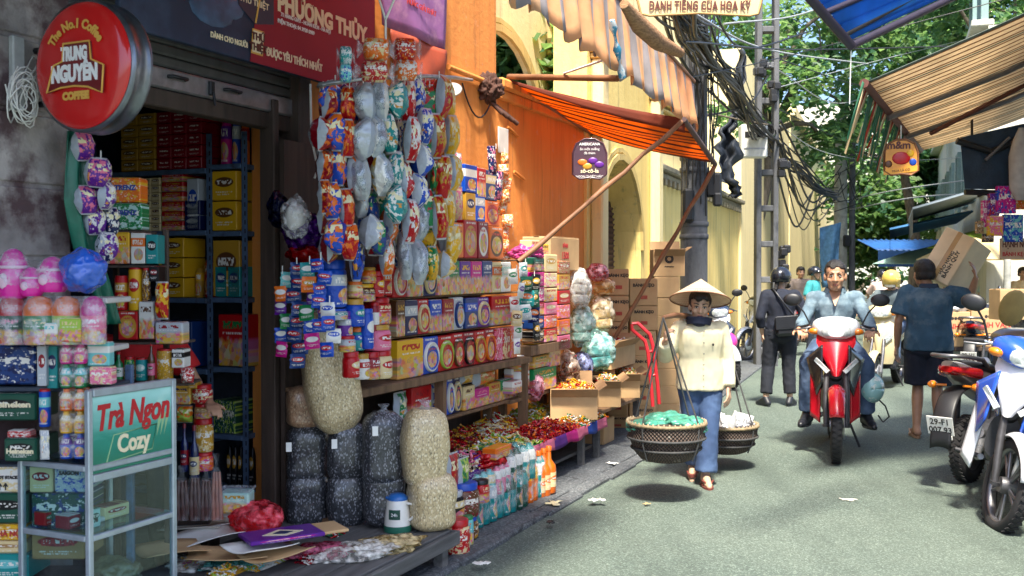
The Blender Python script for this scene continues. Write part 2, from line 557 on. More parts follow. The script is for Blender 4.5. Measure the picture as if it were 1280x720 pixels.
fl.build("shop_floor",M_CONC,shop)
jb=MB();strip(W1,uD1-.02,uD1+.1,-.2,.03,.02,ZT,jb,0,.008)
jb.build("door_post",M_DARKWOOD,shop)
jb=MB();strip(W1,UPX(343),UPX(343)+.05,-.1,.0,.02,zb+.02,jb,0,.006)
jb.build("door_post",M_DARKWOOD,shop)
sh=MB();strip(W1,uD0,uD1,-.075,-.045,zb+.05,ZT+.05,sh)
shut=sh.build("roller_shutter",M_BLACK,shop)
sl=MB();sl.box((0,0,0),(uD1-uD0-.02,.022,.052),0,.009)
slm=sl.mesh("slat",mk("shutter_grey",(.16,.16,.165),.5,.5,var=.2,vs=12))
zt=zb+.085;i=0
while zt<ZT+.1:
 link("slat",slm,shut,((uD0+uD1)/2,.042-.004*(i%2),zt));zt+=.055;i+=1
b=MB();b.box(((uD0+uD1)/2,.035,zb),(uD1-uD0-.02,.03,.1),0,.008)
bar=b.build("bottom_bar",M_STEEL,shut)
for k_ in(.28,.62):
 uu=UPX(170+200*k_)
 b=MB();b.tube([(uu-.06,.02,zb+.012),(uu-.05,-.005,zb+.012),(uu+.05,-.005,zb+.012),(uu+.06,.02,zb+.012)],.009,6)
 b.build("handle",M_BLACK,bar)
b=MB();b.box((UPX(268),.012,zb),(.035,.02,.07),0,.004);b.tube([(UPX(268),.0,zb-.02),(UPX(268),-.01,zb-.09)],.008,6)
b.build("lock",M_BLACK,bar)
b=MB();strip(W1,uD0,uD1,-.12,-.035,zb-.14,zb-.053,b,0,.006)
b.build("lintel",M_DARKWOOD,shop)
ob=thing("terraced_house","tall orange washed house wall beside the shop with stains and pipes","house",W1.o,W1.ang)
b=MB();strip(W1,uD1+.1,uR,-.4,0,0,7.5,b);b.build("wall",M_ORANGE,ob)
b=MB();b.tube([(UPX(556),-.03,W1.hit(556,84)[1]),(UPX(612),-.03,W1.hit(612,106)[1])],.022,8)
b.build("pipe",M_ORANGE,ob)
b=MB()
z_=W1.hit(600,118)[1]
b.tube([(UPX(575)+t*(UPX(614)-UPX(575)),-.02,z_+.03-.22*(1-(2*t-1)**2))for t in[q/10 for q in range(11)]],.007,6)
b.build("cable",M_BLACK,ob)
lw=thing("boundary_wall","low orange stained wall topped by a worn ledge under the orange awning","wall",W1.o,W1.ang)
uE=UPX(737)
zl=W1.hit(680,133)[1]
b=MB();strip(W1,uR,uE,-.3,-.01,0,zl,b);b.build("wall",M_ORANGE,lw)
b=MB();strip(W1,uR,uE+.04,-.36,.07,zl,zl+.09,b,0,.02);strip(W1,uR,uE+.02,-.33,.035,zl-.08,zl,b,0,.01)
b.build("ledge",M_ORANGE,lw)
b=MB();strip(W1,UPX(622),UPX(634),0,.012,W1.hit(628,192)[1],W1.hit(628,160)[1],b,0,.003)
b.build("paper_notice",M_WHITE,lw)
for px,py in((640,165),(648,220)):
 b=MB();uu,z_=W1.hit(px,py);b.tube([(uu-.1,-.005,z_+.03),(uu+.12,-.005,z_-.02)],.012,6);b.build("pipe",M_ORANGE,lw)
# ------------------------------------------------------------------ yellow buildings and compound wall
def arch_wall(u0,u1,z0,z1,uc,hw,spring,depth,name,mat,parent,n0=0.0,seg=14,zbot=None):
 """a wall face at n0 with an arched opening and its reveal"""
 zbot=z0 if zbot is None else zbot
 b=MB()
 y=-n0
 arc=[(uc+hw*cos(pi-pi*i/seg),spring+hw*sin(pi-pi*i/seg))for i in range(seg+1)]
 def q(p):b.add([(a,y,c)for a,c in p],[tuple(range(len(p)))])
 q([(u0,z0),(uc-hw,z0),(uc-hw,z1),(u0,z1)])
 q([(uc+hw,z0),(u1,z0),(u1,z1),(uc+hw,z1)])
 for i in range(seg):
  q([arc[i],arc[i+1],(arc[i+1][0],z1),(arc[i][0],z1)])
 if zbot>z0:q([(uc-hw,z0),(uc+hw,z0),(uc+hw,zbot),(uc-hw,zbot)])
 pts=[(uc-hw,zbot)]+arc+[(uc+hw,zbot)]
 for i in range(len(pts)-1):
  (a,c),(d,e)=pts[i],pts[i+1]
  b.add([(a,y,c),(d,y,e),(d,y+depth,e),(a,y+depth,c)],[(0,1,2,3)])
 b.add([(u0,y,z1),(u1,y,z1),(u1,y+depth,z1),(u0,y+depth,z1)],[(0,1,2,3)])
 for uu in(u0,u1):
  b.add([(uu,y,z0),(uu,y,z1),(uu,y+depth,z1),(uu,y+depth,z0)],[(0,1,2,3)])
 o=b.build(name,mat,parent)
 t=MB()
 for k0,w0,p0 in((.0,.07,.035),(.085,.05,.02)):
  ring=[]
  for i in range(seg+1):
   an=pi-pi*i/seg;r0,r1=hw+k0,hw+k0+w0
   c_,s_=cos(an),sin(an)
   ring.append([V((uc+r0*c_,y+.001,spring+r0*s_)),V((uc+r0*c_,y-p0,spring+r0*s_)),V((uc+r1*c_,y-p0,spring+r1*s_)),V((uc+r1*c_,y+.001,spring+r1*s_))])
  t.loft(ring,0,False)
 t.build("archivolt",M_TRIM,parent)
 return o
yb=thing("villa","yellow colonial villa with arched window opening above the orange wall","building",W1.o,W1.ang)
nB=-.75
ua,za=W1.hit(624,40,nB);ub,_=W1.hit(676,100,nB);hw=ub-ua
arch_wall(ua-hw-.5,UPX(860,nB),2.3,8.5,ua,hw,za-hw,.05,"wall",M_YELLOW2,yb,nB)
for(py,hh,pr)in((57,.1,.12),(70,.06,.07),(84,.08,.1),(97,.05,.05)):
 b=MB();u0=UPX(682,nB);z_=W1.hit(690,py,nB)[1]
 strip(W1,u0,UPX(858,nB),nB,nB+pr,z_-hh/2,z_+hh/2,b,0,.02);b.build("cornice",M_TRIM,yb)
for px in(700,803):
 u0,z0=W1.hit(px,135,nB)
 b=MB();strip(W1,u0-.16,u0+.16,nB+.002,nB+.1,2.3,z0,b,0,.02)
 pz=b.build("pilaster",M_YELLOW2,yb)
 b=MB()
 for j in range(3):strip(W1,u0-.18-j*.035,u0+.18+j*.035,nB+.003,nB+.13+j*.035,z0+j*.07,z0+.065+j*.07,b,0,.012)
 b.build("capital",M_TRIM,pz)
gt=thing("gatehouse","yellow gate bay with arched niche and dark louvred door","building",W2.o,W2.ang)
u0,u1=UPX(737,0,W2),UPX(816,0,W2)
uc,zc=W2.hit(776,200,.0)
hw=(W2.hit(803,250)[0]-W2.hit(749,250)[0])/2
arch_wall(u0-.1,u1,0,4.6,uc,hw,zc-hw,.35,"wall",M_YELLOW,gt)
b=MB();strip(W2,uc-hw-.1,uc+hw+.2,-.44,-.36,0,zc+.1,b);b.build("niche_back",M_YELLOW2,gt)
b=MB();b.box((uc+.0,.345,1.2),(2*hw-.04,.03,2.4),0,.01);dr=b.build("louvred_door",mk("door_brown",(.05,.025,.03),.55),gt)
b=MB();b.box((0,0,0),(2*hw-.14,.02,.035),0,.004,Matrix.Rotation(.6,4,'X'));lm=b.mesh("slat",mk("door_slat",(.075,.035,.045),.5))
for i in range(34):link("slat",lm,dr,(uc,.32,.2+i*.064))
for uu in(u0+.02,u1-.22):
 b=MB();strip(W2,uu,uu+.24,.004,.13,0,3.7,b,0,.02);pz=b.build("pilaster",M_YELLOW2,gt)
 b=MB()
 for j in range(3):strip(W2,uu-.02-j*.03,uu+.26+j*.03,.0,.15+j*.03,3.7+j*.06,3.755+j*.06,b,0,.01)
 b.build("capital",M_TRIM,pz)
cw=thing("compound_wall","yellow compound wall with weathered moulded coping behind the concrete pole","wall",W2.o,W2.ang)
u0,u1=UPX(816,0,W2),UPX(925,0,W2)
zc_=W2.hit(870,226)[1]
b=MB();strip(W2,u0+.005,u1,-.3,-.03,0,zc_-.17,b);b.build("wall",M_YELLOW,cw)
mcp=m_plaster("coping_stone",(.3,.26,.17),(.16,.15,.11),.7)
b=MB();strip(W2,u0,u1,-.36,.03,zc_-.17,zc_-.09,b,0,.015);strip(W2,u0,u1,-.42,.1,zc_-.088,zc_,b,0,.02);b.build("coping",mcp,cw)
b=MB();b.box((0,0,0),(.11,.05,.09),0,.01);dm=b.mesh("bracket",mcp)
for i in range(int((u1-u0)/.3)):link("bracket",dm,cw,(u0+.2+i*.3,-.05,zc_-.22))
fb=thing("rendered_building","tall pale yellow building end beyond the coped wall and ladder pole","building",W2.o,W2.ang)
u2=UPX(1042,0,W2);
ub2=UPX(985,0,W2)
b=MB();strip(W2,u1+.01,ub2,-3,.02,0,W2.hit(950,95)[1],b);b.build("wall",M_YELLOW2,fb)
b=MB();strip(W2,ub2+.01,u2,-3,.05,0,W2.hit(1010,180)[1],b);strip(W2,ub2,u2+.1,-3,.2,W2.hit(1010,180)[1]+.01,W2.hit(1010,180)[1]+.25,b)
b.build("side_wing",M_YELLOW2,fb)
# ------------------------------------------------------------------ right-hand frontage and the street's far end
W3=Frame(5.6,10.4,.365)
def frontage(u0,u1,h,mat,label,nwin,floors,z0=3.1):
 t=thing("shophouse",label,"building",W3.P(u0,0,0),W3.ang)
 L=u1-u0
 b=MB();b.box((L/2,1.5,h/2),(L-.02,3,h));b.build("wall",mat,t)
 for f in range(floors):
  for i in range(nwin):
   x=L*(i+.5)/nwin;z=z0+f*3.0
   b=MB()
   for dx,dz,w,hh in((-.5,.75,.08,1.6),(.5,.75,.08,1.6),(0,1.5,.92,.08),(0,0,1.2,.1)):b.box((x+dx,-.02,z+dz),(w,.14,hh),0,.01)
   fr=b.build("window",mk("pale_green_frame",(.2,.3,.28),.6),t)
   b=MB();b.box((x,-.012,z+.75),(.9,.02,1.42));b.build("pane",mk("window_dark",(.04,.06,.07),.15),fr)
 b=MB();b.box((L/2,-.1,h+.06),(L,.4,.12),0,.02);b.build("cornice",M_CREAM,t)
 return t
def frontR(u0,u1,*a,**k):
 t=frontage(u0,u1,*a,**k)
 t.location=W3.P(u1,0,0);t.rotation_euler=(0,0,W3.ang+pi)
 return t
frontR(-6.5,-1.5,6.5,M_CREAM,"cream shophouse on the right opposite the snack shop",4,2)  # out-of-view house of the right side, added to cut fill on the left counter
frontR(10,17,6.2,M_CREAM,"pale two storey shophouse with green window frames beyond the carton stall",3,2)
frontR(17.1,26,7.5,mk("far_grey_wall",(.5,.56,.55),.85,var=.2),"tall grey shophouse on the right farther down the street",3,2)
frontR(26.1,40,6.0,M_CREAM,"long cream shophouse near the far bend of the street",5,1)
t=thing("apartment_block","pale block closing off the far end of the street behind the trees","building",(22,66,0),0)
b=MB();b.box((0,3,6),(34,6,12));b.build("wall",M_CREAM,t)
for i in range(9):
 for f in range(3):
  b=MB();b.box((-14+i*3.4,-.03,2.6+f*3.4),(1.3,.1,1.6),0,.02);b.build("window",mk("window_dark"),t)
# ------------------------------------------------------------------ awnings
AW_OR,AW_BR=mk("awning_orange",(.85,.29,.03),.8,var=.15,vs=3,trans=.55),mk("awning_brown",(.17,.03,.012),.85,var=.2,vs=4,trans=.25)
def bilin(p00,p10,p11,p01,s,t,sag=0.0,wave=0.0):
 p=p00*(1-s)*(1-t)+p10*s*(1-t)+p11*s*t+p01*(1-s)*t
 return p+V((0,0,-sag*4*t*(1-t)*(.4+.6*s)+wave*sin(s*17+t*5)))
def awning(t,A,Bp,C,D,bands,ms,sag,nx,name="fabric",two=True):
 """A,D near edge (wall, street); Bp,C far edge; stripes run from wall to street"""
 o=t.location
 b=MB()
 b.grid(nx,14,lambda s,tt:bilin(A,Bp,C,D,s,tt,sag,.008)-o,0,True,None,lambda i,j:bands(i))
 ob_=b.build(name,ms,t)
 md=ob_.modifiers.new("thickness",'SOLIDIFY');md.thickness=.004
 return ob_
A=W1.at(634,102,.03);Bq=W1.at(742,168,.03);C=W1.at(893,204,1.35);D=W1.at(856,151,1.35)
aw=thing("awning","orange and brown striped awning propped out by two wooden poles","awning",W1.P(UPX(680),0,3.2))
awning(aw,A,Bq,C,D,lambda i:1 if i%6 in(3,4)or i in(0,1,59)else 0,[AW_OR,AW_BR],.035,60)
b=MB();b.tube([A-aw.location,Bq-aw.location],.022,8);b.build("wall_bar",M_BAMBOO,aw)
b=MB();b.tube([D-aw.location+(D-C)*.03,C-aw.location+(C-D)*.03],.024,8);b.build("front_bar",mk("awning_bar",(.1,.06,.06),.6),aw)
b=MB()
Dv=D-aw.location;Av=A-aw.location
b.grid(24,3,lambda s,tt:Av.lerp(Dv,s)+V((0,0,-.14*.4*0+.02-tt*(.02+.1*s)-.03*sin(s*pi))),0,True)
o_=b.build("side_flap",AW_BR,aw);o_.modifiers.new("thickness",'SOLIDIFY').thickness=.004
for(p,q)in(((852,153),(648,328)),((894,207),(768,424))):
 P0=W1.at(p[0],p[1],1.35);P1=W1.at(q[0],q[1],.45)
 b=MB();n_=8
 b.tube([P0.lerp(P1,i/n_)+V((.006*sin(i*2.3),0,.006*cos(i*3.1)))-aw.location for i in range(n_+1)],[.02+.003*sin(i*2)for i in range(n_+1)],8)
 b.build("prop_pole",M_BAMBOO,aw)
b=MB()
c0=W1.at(612,110,.07)
lump("bunched_cloth",None,None,c0-aw.location,(.09,.07,.1),mk("old_cloth",(.07,.03,.02),.9,var=.4,bump=.6,bs=20),3,.6,parent=aw,fs=7)
for i in range(4):b.tube([c0-aw.location+V((0,0,-.1)),c0-aw.location+V((.1+.04*i,.05*i,-.2-.02*i))],.018,6)
b.build("rolled_cloth",mk("old_cloth",(.09,.03,.015),.9,var=.4,bump=.6,bs=20),aw)
AW_F1,AW_F2=mk("faded_orange_cloth",(.85,.5,.25),.85,var=.2,vs=5,trans=.4,col2=(.6,.5,.38),c2=(.5,.7,3)),mk("faded_grey_cloth",(.4,.37,.38),.85,var=.25,vs=5,trans=.35)
tp=[W1.at(770,-8,1.3),W1.at(820,50,1.3),W1.at(867,100,1.3)]
a2=thing("awning","long faded orange awning with ragged grey striped valance above the propped awning","awning",W1.P(3,0,4))
un=[W1.un(p)for p in tp]
uA=-1.0;uB=un[2][0]
zo=lambda u:tp[1].z+(u-un[1][0])*(tp[2].z-tp[0].z)/(un[2][0]-un[0][0])
zo2=lambda u:zo(min(max(u,un[0][0]-.5),uB))
zat=W1.hit(618,0,.02)[1]
uF=UPX(725,1.3)
A,Bq,C,D=W1.P(uA,.02,zat),W1.P(uF-.6,.02,zat),W1.P(uF,1.3,zo2(uF)),W1.P(uA,1.3,zo2(uA))
awning(a2,A,Bq,C,D,lambda i:1 if i%4==3 else 0,[AW_OR,AW_BR],.1,96)
def hem(u):
 p=W1.hit(724,68,1.3),W1.hit(852,157,1.3)
 return p[0][1]+(u-p[0][0])*(p[1][1]-p[0][1])/(p[1][0]-p[0][0])
b=MB()
nv=150
def vf(s,t):
 u=uA+(uB-uA)*s
 zt_,zb_=zo2(u),hem(max(u,un[0][0]-1.5))+.035*abs(sin(u*9))+.02*sin(u*31)
 return W1.P(u,1.3+.03*t*sin(u*24)+.05*t,zt_+(zb_-zt_)*t)-a2.location
b.grid(nv,6,vf,0,True,None,lambda i,j:1 if(i//3)%3==1 else 0)
o_=b.build("valance",[AW_F1,AW_F2],a2);o_.modifiers.new("thickness",'SOLIDIFY').thickness=.003
b=MB();b.tube([W1.P(uA,1.3,zo2(uA))-a2.location,W1.P(un[0][0]-.5,1.3,zo2(uA))-a2.location,W1.P(uB,1.3,zo2(uB))-a2.location],.02,8);b.build("front_bar",M_BAMBOO,a2)
b=MB();b.tube([W1.at(636,96,.02)-a2.location,W1.at(772,98,1.25)-a2.location],.024,8);b.build("bracket_arm",M_BAMBOO,a2)
b=MB();b.tube([W1.at(705,92,.7)-a2.location,W1.at(752,76,1.25)-a2.location],.009,6);b.build("stay",M_WHITE,a2)
b=MB();p0=W1.at(765,25,1.4)-a2.location;p1=W1.at(778,97,1.4)-a2.location
b.tube([p0.lerp(p1,i/8)for i in range(9)],[.018+.012*sin(i*1.9)for i in range(9)],7);b.build("tied_rag",mk("rag_blue_white",(.6,.7,.75),.8,var=.3,col2=(.05,.3,.5),c2=(.5,.52,14)),a2)
ra=thing("palm_mat","rolled palm thatch strip slung under the wires above the faded awning","mat",W1.P(4,1.6,3.9))
b=MB()
pts=[W1.at(x_,y_,1.9)for x_,y_ in((780,5),(800,32),(822,52),(850,66))]
b.tube([p-ra.location for p in pts],[.025,.05,.05,.03],10);b.build("thatch_roll",mk("thatch",(.36,.2,.1),.9,var=.4,vs=30,stretch=(1,1,4),bump=.8),ra)
cn=thing("shop_canopy","corrugated sheet canopy over the shop front","canopy",W1.P(-1.6,0,zat-.1),W1.ang)  # unseen sheet added above the view to keep the shop front dark
b=MB()
b.grid(120,4,lambda s,t:V((-3.6+4.9*s,-2.1*t,-.25*t+.018*sin(s*260))),0,True)
o_=b.build("corrugated_sheet",mk("shade_sheet_metal",(.14,.15,.17),.6,.4,var=.3),cn);o_.modifiers.new("thickness",'SOLIDIFY').thickness=.004
for i in range(3):
 b=MB();b.tube([(-2.2+i*1.8,0,-.06),(-2.2+i*1.8,-2.05,-.31)],.02,6);b.build("bracket_arm",M_BLACK,cn)
Yb=5.2
Pc=at(1064,57,Yb);Pa=at(990,-28,Yb-.5);Pb=at(1215,-14,Yb+.9);
Pd=Pa+(Pb-Pc)
tb=thing("tarpaulin_canopy","translucent blue sheet canopy on a dark metal frame","canopy",Pc)
b=MB()
def tbf(s,t):return(Pc*(1-s)*(1-t)+Pa*s*(1-t)+Pb*(1-s)*t+Pd*s*t)-Pc+V((0,0,.03+.012*sin(s*40)))
b.grid(40,6,tbf,0,True)
o_=b.build("blue_sheet",mk("blue_sheet",(.05,.3,.85),.4,var=.12,vs=6,trans=.75),tb);o_.modifiers.new("thickness",'SOLIDIFY').thickness=.004
for p,q,r in((Pc,Pa,.03),(Pc,Pb,.022),(Pc+(Pa-Pc)*.5,Pb+(Pa-Pc)*.5,.016)):
 b=MB();b.tube([V((0,0,0))+p-Pc,q-Pc],r,4);b.build("frame_bar",mk("dark_frame",(.03,.025,.045),.5),tb)
b=MB();b.tube([Pc+(Pa-Pc)*.12-Pc+V((0,0,.015)),Pc+(Pb-Pc)*.75-Pc+(Pa-Pc)*.02+V((0,0,.1))],.012,6);b.build("stay",M_BLACK,tb)
b=MB();b.tube([V((0,0,0)),at(1062,130,Yb)-Pc],.003,4);b.build("hanging_string",M_WHITE,tb)
ST1,ST2,ST3=mk("stripe_cream",(.8,.68,.5),.85,var=.12,vs=4,trans=.55),mk("stripe_brown",(.3,.14,.06),.85,var=.2,trans=.3),mk("stripe_teal",(.16,.2,.18),.85,var=.2,trans=.3)
Y1,Y2=6.6,9.6
P1,P2=at(1080,104,Y1),at(1150,188,Y2)
P3,P4=at(1292,137,Y2+.7),at(1292,8,Y1+.6)
P3+=(P3-P2)*.6;P4+=(P4-P1)*.6
ra_=thing("awning","cream and brown striped awning reaching in from the right with fringed edge","awning",P1)
b=MB()
n2=132
def pat(i):return 1 if i%4==2 else(2 if i%16==0 or i in(1,2,130)else 0)
b.grid(n2,10,lambda s,t:bilin(P1,P2,P3,P4,s,t,.05,.004)-P1,0,True,None,lambda i,j:pat(i))
o_=b.build("fabric",[ST1,ST2,ST3],ra_);o_.modifiers.new("thickness",'SOLIDIFY').thickness=.004
Pm=P1.lerp(P2,.62)
b=MB();b.tube([P1-P1,P2-P1],.03,8);b.build("front_bar",mk("bar_maroon",(.12,.04,.03),.6),ra_)
dn=V((0,0,-.05))
for s_ in(.33,.64):
 q0=P1.lerp(P2,s_);q1=P4.lerp(P3,s_)
 b=MB();b.tube([q0+dn-P1,q0.lerp(q1,.5)+dn-P1+V((0,0,-.04)),q1+dn-P1],.022,8);b.build("folding_arm",mk("grey_arm",(.16,.16,.17),.5,.3),ra_)
b=MB();q0=P1.lerp(P2,.64).lerp(P4.lerp(P3,.64),.12);q1=P4.lerp(P3,.45)
b.tube([q0+dn*2-P1,q1+dn*2-P1],.02,8);b.build("folding_arm",mk("bar_maroon"),ra_)
b=MB()
fm=[mk("fringe_green",(.05,.2,.12),.85,trans=.3),mk("fringe_red",(.5,.06,.03),.85,trans=.3),mk("fringe_cream",(.7,.6,.4),.85,trans=.3)]
for i in range(30):
 s0=-.02+i*.022
 p=P1+(P2-P1)*s0;dp=(P2-P1)*.022
 L_=.36+.08*sin(i*1.7)
 sw=V((-.1-.03*sin(i),0,0))
 b.add([p-P1,p+dp*.92-P1,p+dp*.92-P1+sw*.5+V((0,.02*sin(i*3),-L_*.5)),p-P1+sw*.5+V((0,.02*sin(i*3),-L_*.5)),p+dp*.85-P1+sw+V((0,0,-L_)),p-P1+sw+V((0,0,-L_))],[(0,1,2,3),(3,2,4,5)],(0,2,1,2,0,0)[i%6],True)
o_=b.build("fringe",fm,ra_);o_.modifiers.new("thickness",'SOLIDIFY').thickness=.003
def far_awning(px,py,Y,w,d,label,col,ang=None):
 p=at(px,py,Y)
 t=thing("awning",label,"awning",p,W3.ang+pi if ang is None else ang)
 b=MB()
 b.grid(60,3,lambda s,q:V(((s-.5)*w,-d*q,-.35*q+.03*sin(s*150))),0,True)
 o=b.build("corrugated_sheet",mk("sheet_"+label.split()[0],col,.5,var=.15),t);o.modifiers.new("thickness",'SOLIDIFY').thickness=.01
 b=MB();b.grid(60,2,lambda s,q:V(((s-.5)*w,-d,-.35-.45*q)),0,True)
 b.build("valance",mk("valance_"+label.split()[0],tuple(k*.6 for k in col),.6),t)
 return t
far_awning(1205,272,24,6,1.6,"blue corrugated awning over a far stall on the right",(.05,.17,.36))
far_awning(1155,300,31,4,1.8,"deep blue tarpaulin awning near the far trees",(.02,.1,.32),pi*0)
far_awning(1222,245,20,5,1.2,"grey slatted awning above the far right stall",(.12,.15,.17))
# ------------------------------------------------------------------ trees
def leaf_mat(name,cols,trans=.65):
 t=NT(name)
 rnd=t.n("NewGeometry").outputs["Random Per Island"]
 cr=t.n("ValToRGB",{0:rnd})
 el=cr.color_ramp.elements
 el[0].color=(*cols[0],1);el[1].color=(*cols[-1],1)
 for i,c in enumerate(cols[1:-1]):
  e=el.new((i+1)/(len(cols)-1));e.color=(*c,1)
 t.set(Base_Color=cr.outputs[0],Roughness=.42,Specular_IOR_Level=.6)
 tr=t.n("BsdfTranslucent",{"Color":t.mix(.5,cr.outputs[0],(.26,.42,.1))})
 mx=t.n("MixShader",{0:trans,1:t.b.outputs[0],2:tr.outputs[0]})
 t.t.links.new(mx.outputs[0],t.out.inputs[0])
 return t.mat
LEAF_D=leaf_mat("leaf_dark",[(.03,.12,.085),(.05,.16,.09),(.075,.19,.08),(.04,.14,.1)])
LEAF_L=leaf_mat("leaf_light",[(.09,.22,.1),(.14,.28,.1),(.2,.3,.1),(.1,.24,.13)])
M_BARK=mk("bark",(.12,.1,.075),.9,var=.4,vs=6,stretch=(3,3,.6),bump=.7,bs=20,bd=.03)
def leaf(b,p,n,sz,rr,m=0):
 """one folded leaf blade"""
 n=n.normalized()
 a=n.orthogonal().normalized()
 a.rotate(Matrix.Rotation(rr.uniform(0,6.3),3,n))
 c=n.cross(a)
 w=sz*rr.uniform(.3,.42)
 dr=-n*sz*.18
 b.add([p-a*sz*.5,p-c*w+n*sz*.1-a*sz*.05,p+a*sz*.55+dr,p+c*w+n*sz*.1-a*sz*.05],[(0,1,2),(0,2,3)],m)
def crown_mesh(name,blobs,nleaf,size,seed,mats):
 """leaf sprays scattered through the volume of several clumps"""
 rr=random.Random(seed);b=MB()
 tot=sum(r[0]*r[1]*r[2]for _,r in blobs)
 for c,r in blobs:
  c=V(c);k=int(nleaf*r[0]*r[1]*r[2]/tot)
  ns=max(1,k//12)
  light=rr.random()<.5
  for _ in range(ns):
   d=V((rr.gauss(0,1),rr.gauss(0,1),rr.gauss(0,1))).normalized()
   rad=rr.random()**.4
   q=c+V((d.x*r[0],d.y*r[1],d.z*r[2]))*rad
   if noise.noise(q*.8)<-.22:continue
   sd=V((rr.uniform(-1,1),rr.uniform(-1,1),rr.uniform(-.7,.3))).normalized()
   for j in range(12):
    p=q+sd*size*.45*j*.5+V((rr.uniform(-1,1),rr.uniform(-1,1),rr.uniform(-1,1)))*size*.9
    nn=V((rr.uniform(-.9,.9),rr.uniform(-.9,.9),1))+d*.5
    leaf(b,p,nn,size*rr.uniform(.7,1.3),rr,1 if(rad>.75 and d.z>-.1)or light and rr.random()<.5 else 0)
 return b.mesh(name,mats)
def tree(label,base,top,blobs,nleaf,size,seed,mats=None,trunk_r=.2):
 t=thing("tree",label,"tree",base,0,"trees over the street")
 base=V(base);top=V(top)-base
 tb=MB();rr=random.Random(seed)
 pts=[V((0,0,-.1)).lerp(top,i/7)+V((.12*sin(i*1.3+seed),.1*cos(i*1.7),0))*(i>0)for i in range(8)]
 tb.tube(pts,[trunk_r*(1.25 if i==0 else 1-.08*i)for i in range(8)],10)
 tr=tb.build("trunk",M_BARK,t)
 lb=MB()
 for c,r in blobs:
  c=V(c)-base
  st=pts[rr.choice((4,5,6))]
  mid=st.lerp(c,.5)+V((rr.uniform(-.3,.3),rr.uniform(-.3,.3),rr.uniform(0,.5)))
  lb.tube([st,st.lerp(mid,.6)+V((0,0,.1)),mid,c,c+(c-mid)*.35],[trunk_r*.42,trunk_r*.34,trunk_r*.26,trunk_r*.14,.012],7)
  for k in range(4):
   e=c+V((rr.uniform(-1,1)*r[0],rr.uniform(-1,1)*r[1],rr.uniform(-.6,.8)*r[2]))
   lb.tube([c.lerp(mid,.3),c.lerp(e,.5)+V((0,0,.1)),e],[trunk_r*.12,trunk_r*.08,.008],5)
 lb.build("limbs",M_BARK,tr)
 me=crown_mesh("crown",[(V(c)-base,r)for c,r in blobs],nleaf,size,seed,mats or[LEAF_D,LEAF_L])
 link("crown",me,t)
 return t
def blobs_px(lst,Y):
 out=[]
 for px,py,r,dy in lst:
  k=(Y+dy)/F
  out.append((tuple(at(px,py,Y+dy)),(r*k,r*k*.9,r*k*.8)))
 return out
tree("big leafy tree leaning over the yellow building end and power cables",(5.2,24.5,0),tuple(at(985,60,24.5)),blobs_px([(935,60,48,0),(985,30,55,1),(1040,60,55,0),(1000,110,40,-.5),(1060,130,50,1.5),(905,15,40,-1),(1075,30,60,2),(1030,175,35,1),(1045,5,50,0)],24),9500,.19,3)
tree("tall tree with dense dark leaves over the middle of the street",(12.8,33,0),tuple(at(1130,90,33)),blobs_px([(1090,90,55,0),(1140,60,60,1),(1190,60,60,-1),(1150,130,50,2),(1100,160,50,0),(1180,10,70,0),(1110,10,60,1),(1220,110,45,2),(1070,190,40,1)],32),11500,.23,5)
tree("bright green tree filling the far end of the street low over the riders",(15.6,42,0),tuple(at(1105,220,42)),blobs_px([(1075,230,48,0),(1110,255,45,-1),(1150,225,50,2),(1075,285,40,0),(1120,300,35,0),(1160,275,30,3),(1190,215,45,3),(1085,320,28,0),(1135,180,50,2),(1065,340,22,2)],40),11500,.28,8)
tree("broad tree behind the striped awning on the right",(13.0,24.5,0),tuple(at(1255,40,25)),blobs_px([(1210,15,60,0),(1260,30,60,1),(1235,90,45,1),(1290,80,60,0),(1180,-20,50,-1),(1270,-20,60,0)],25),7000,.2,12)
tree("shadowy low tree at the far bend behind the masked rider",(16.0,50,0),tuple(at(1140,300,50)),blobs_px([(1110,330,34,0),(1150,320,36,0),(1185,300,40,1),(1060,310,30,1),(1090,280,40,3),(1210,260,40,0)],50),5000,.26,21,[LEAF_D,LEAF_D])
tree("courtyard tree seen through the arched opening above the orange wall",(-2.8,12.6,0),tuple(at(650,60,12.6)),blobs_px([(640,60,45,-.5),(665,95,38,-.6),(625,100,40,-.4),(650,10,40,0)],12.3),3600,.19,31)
sp=thing("climbing_plant","pale green leafy creeper hanging from the wall top around the meter box","plant",at(905,150,17.5))
me=crown_mesh("leaves",[(tuple(at(px,py,17.4)-sp.location),(r*.012,r*.012,r*.007))for px,py,r in((870,155,26),(900,145,24),(930,150,26),(950,158,20),(862,120,18),(905,128,16),(855,165,14))],520,.13,9,[LEAF_L,LEAF_L])
kind(link("leaves",me,sp),'stuff')
b=MB();b.tube([at(850,150,15.5)-sp.location,at(890,142,15.5)-sp.location,at(925,150,15.5)-sp.location,at(960,156,15.5)-sp.location],.014,6);b.build("stem",M_BARK,sp)
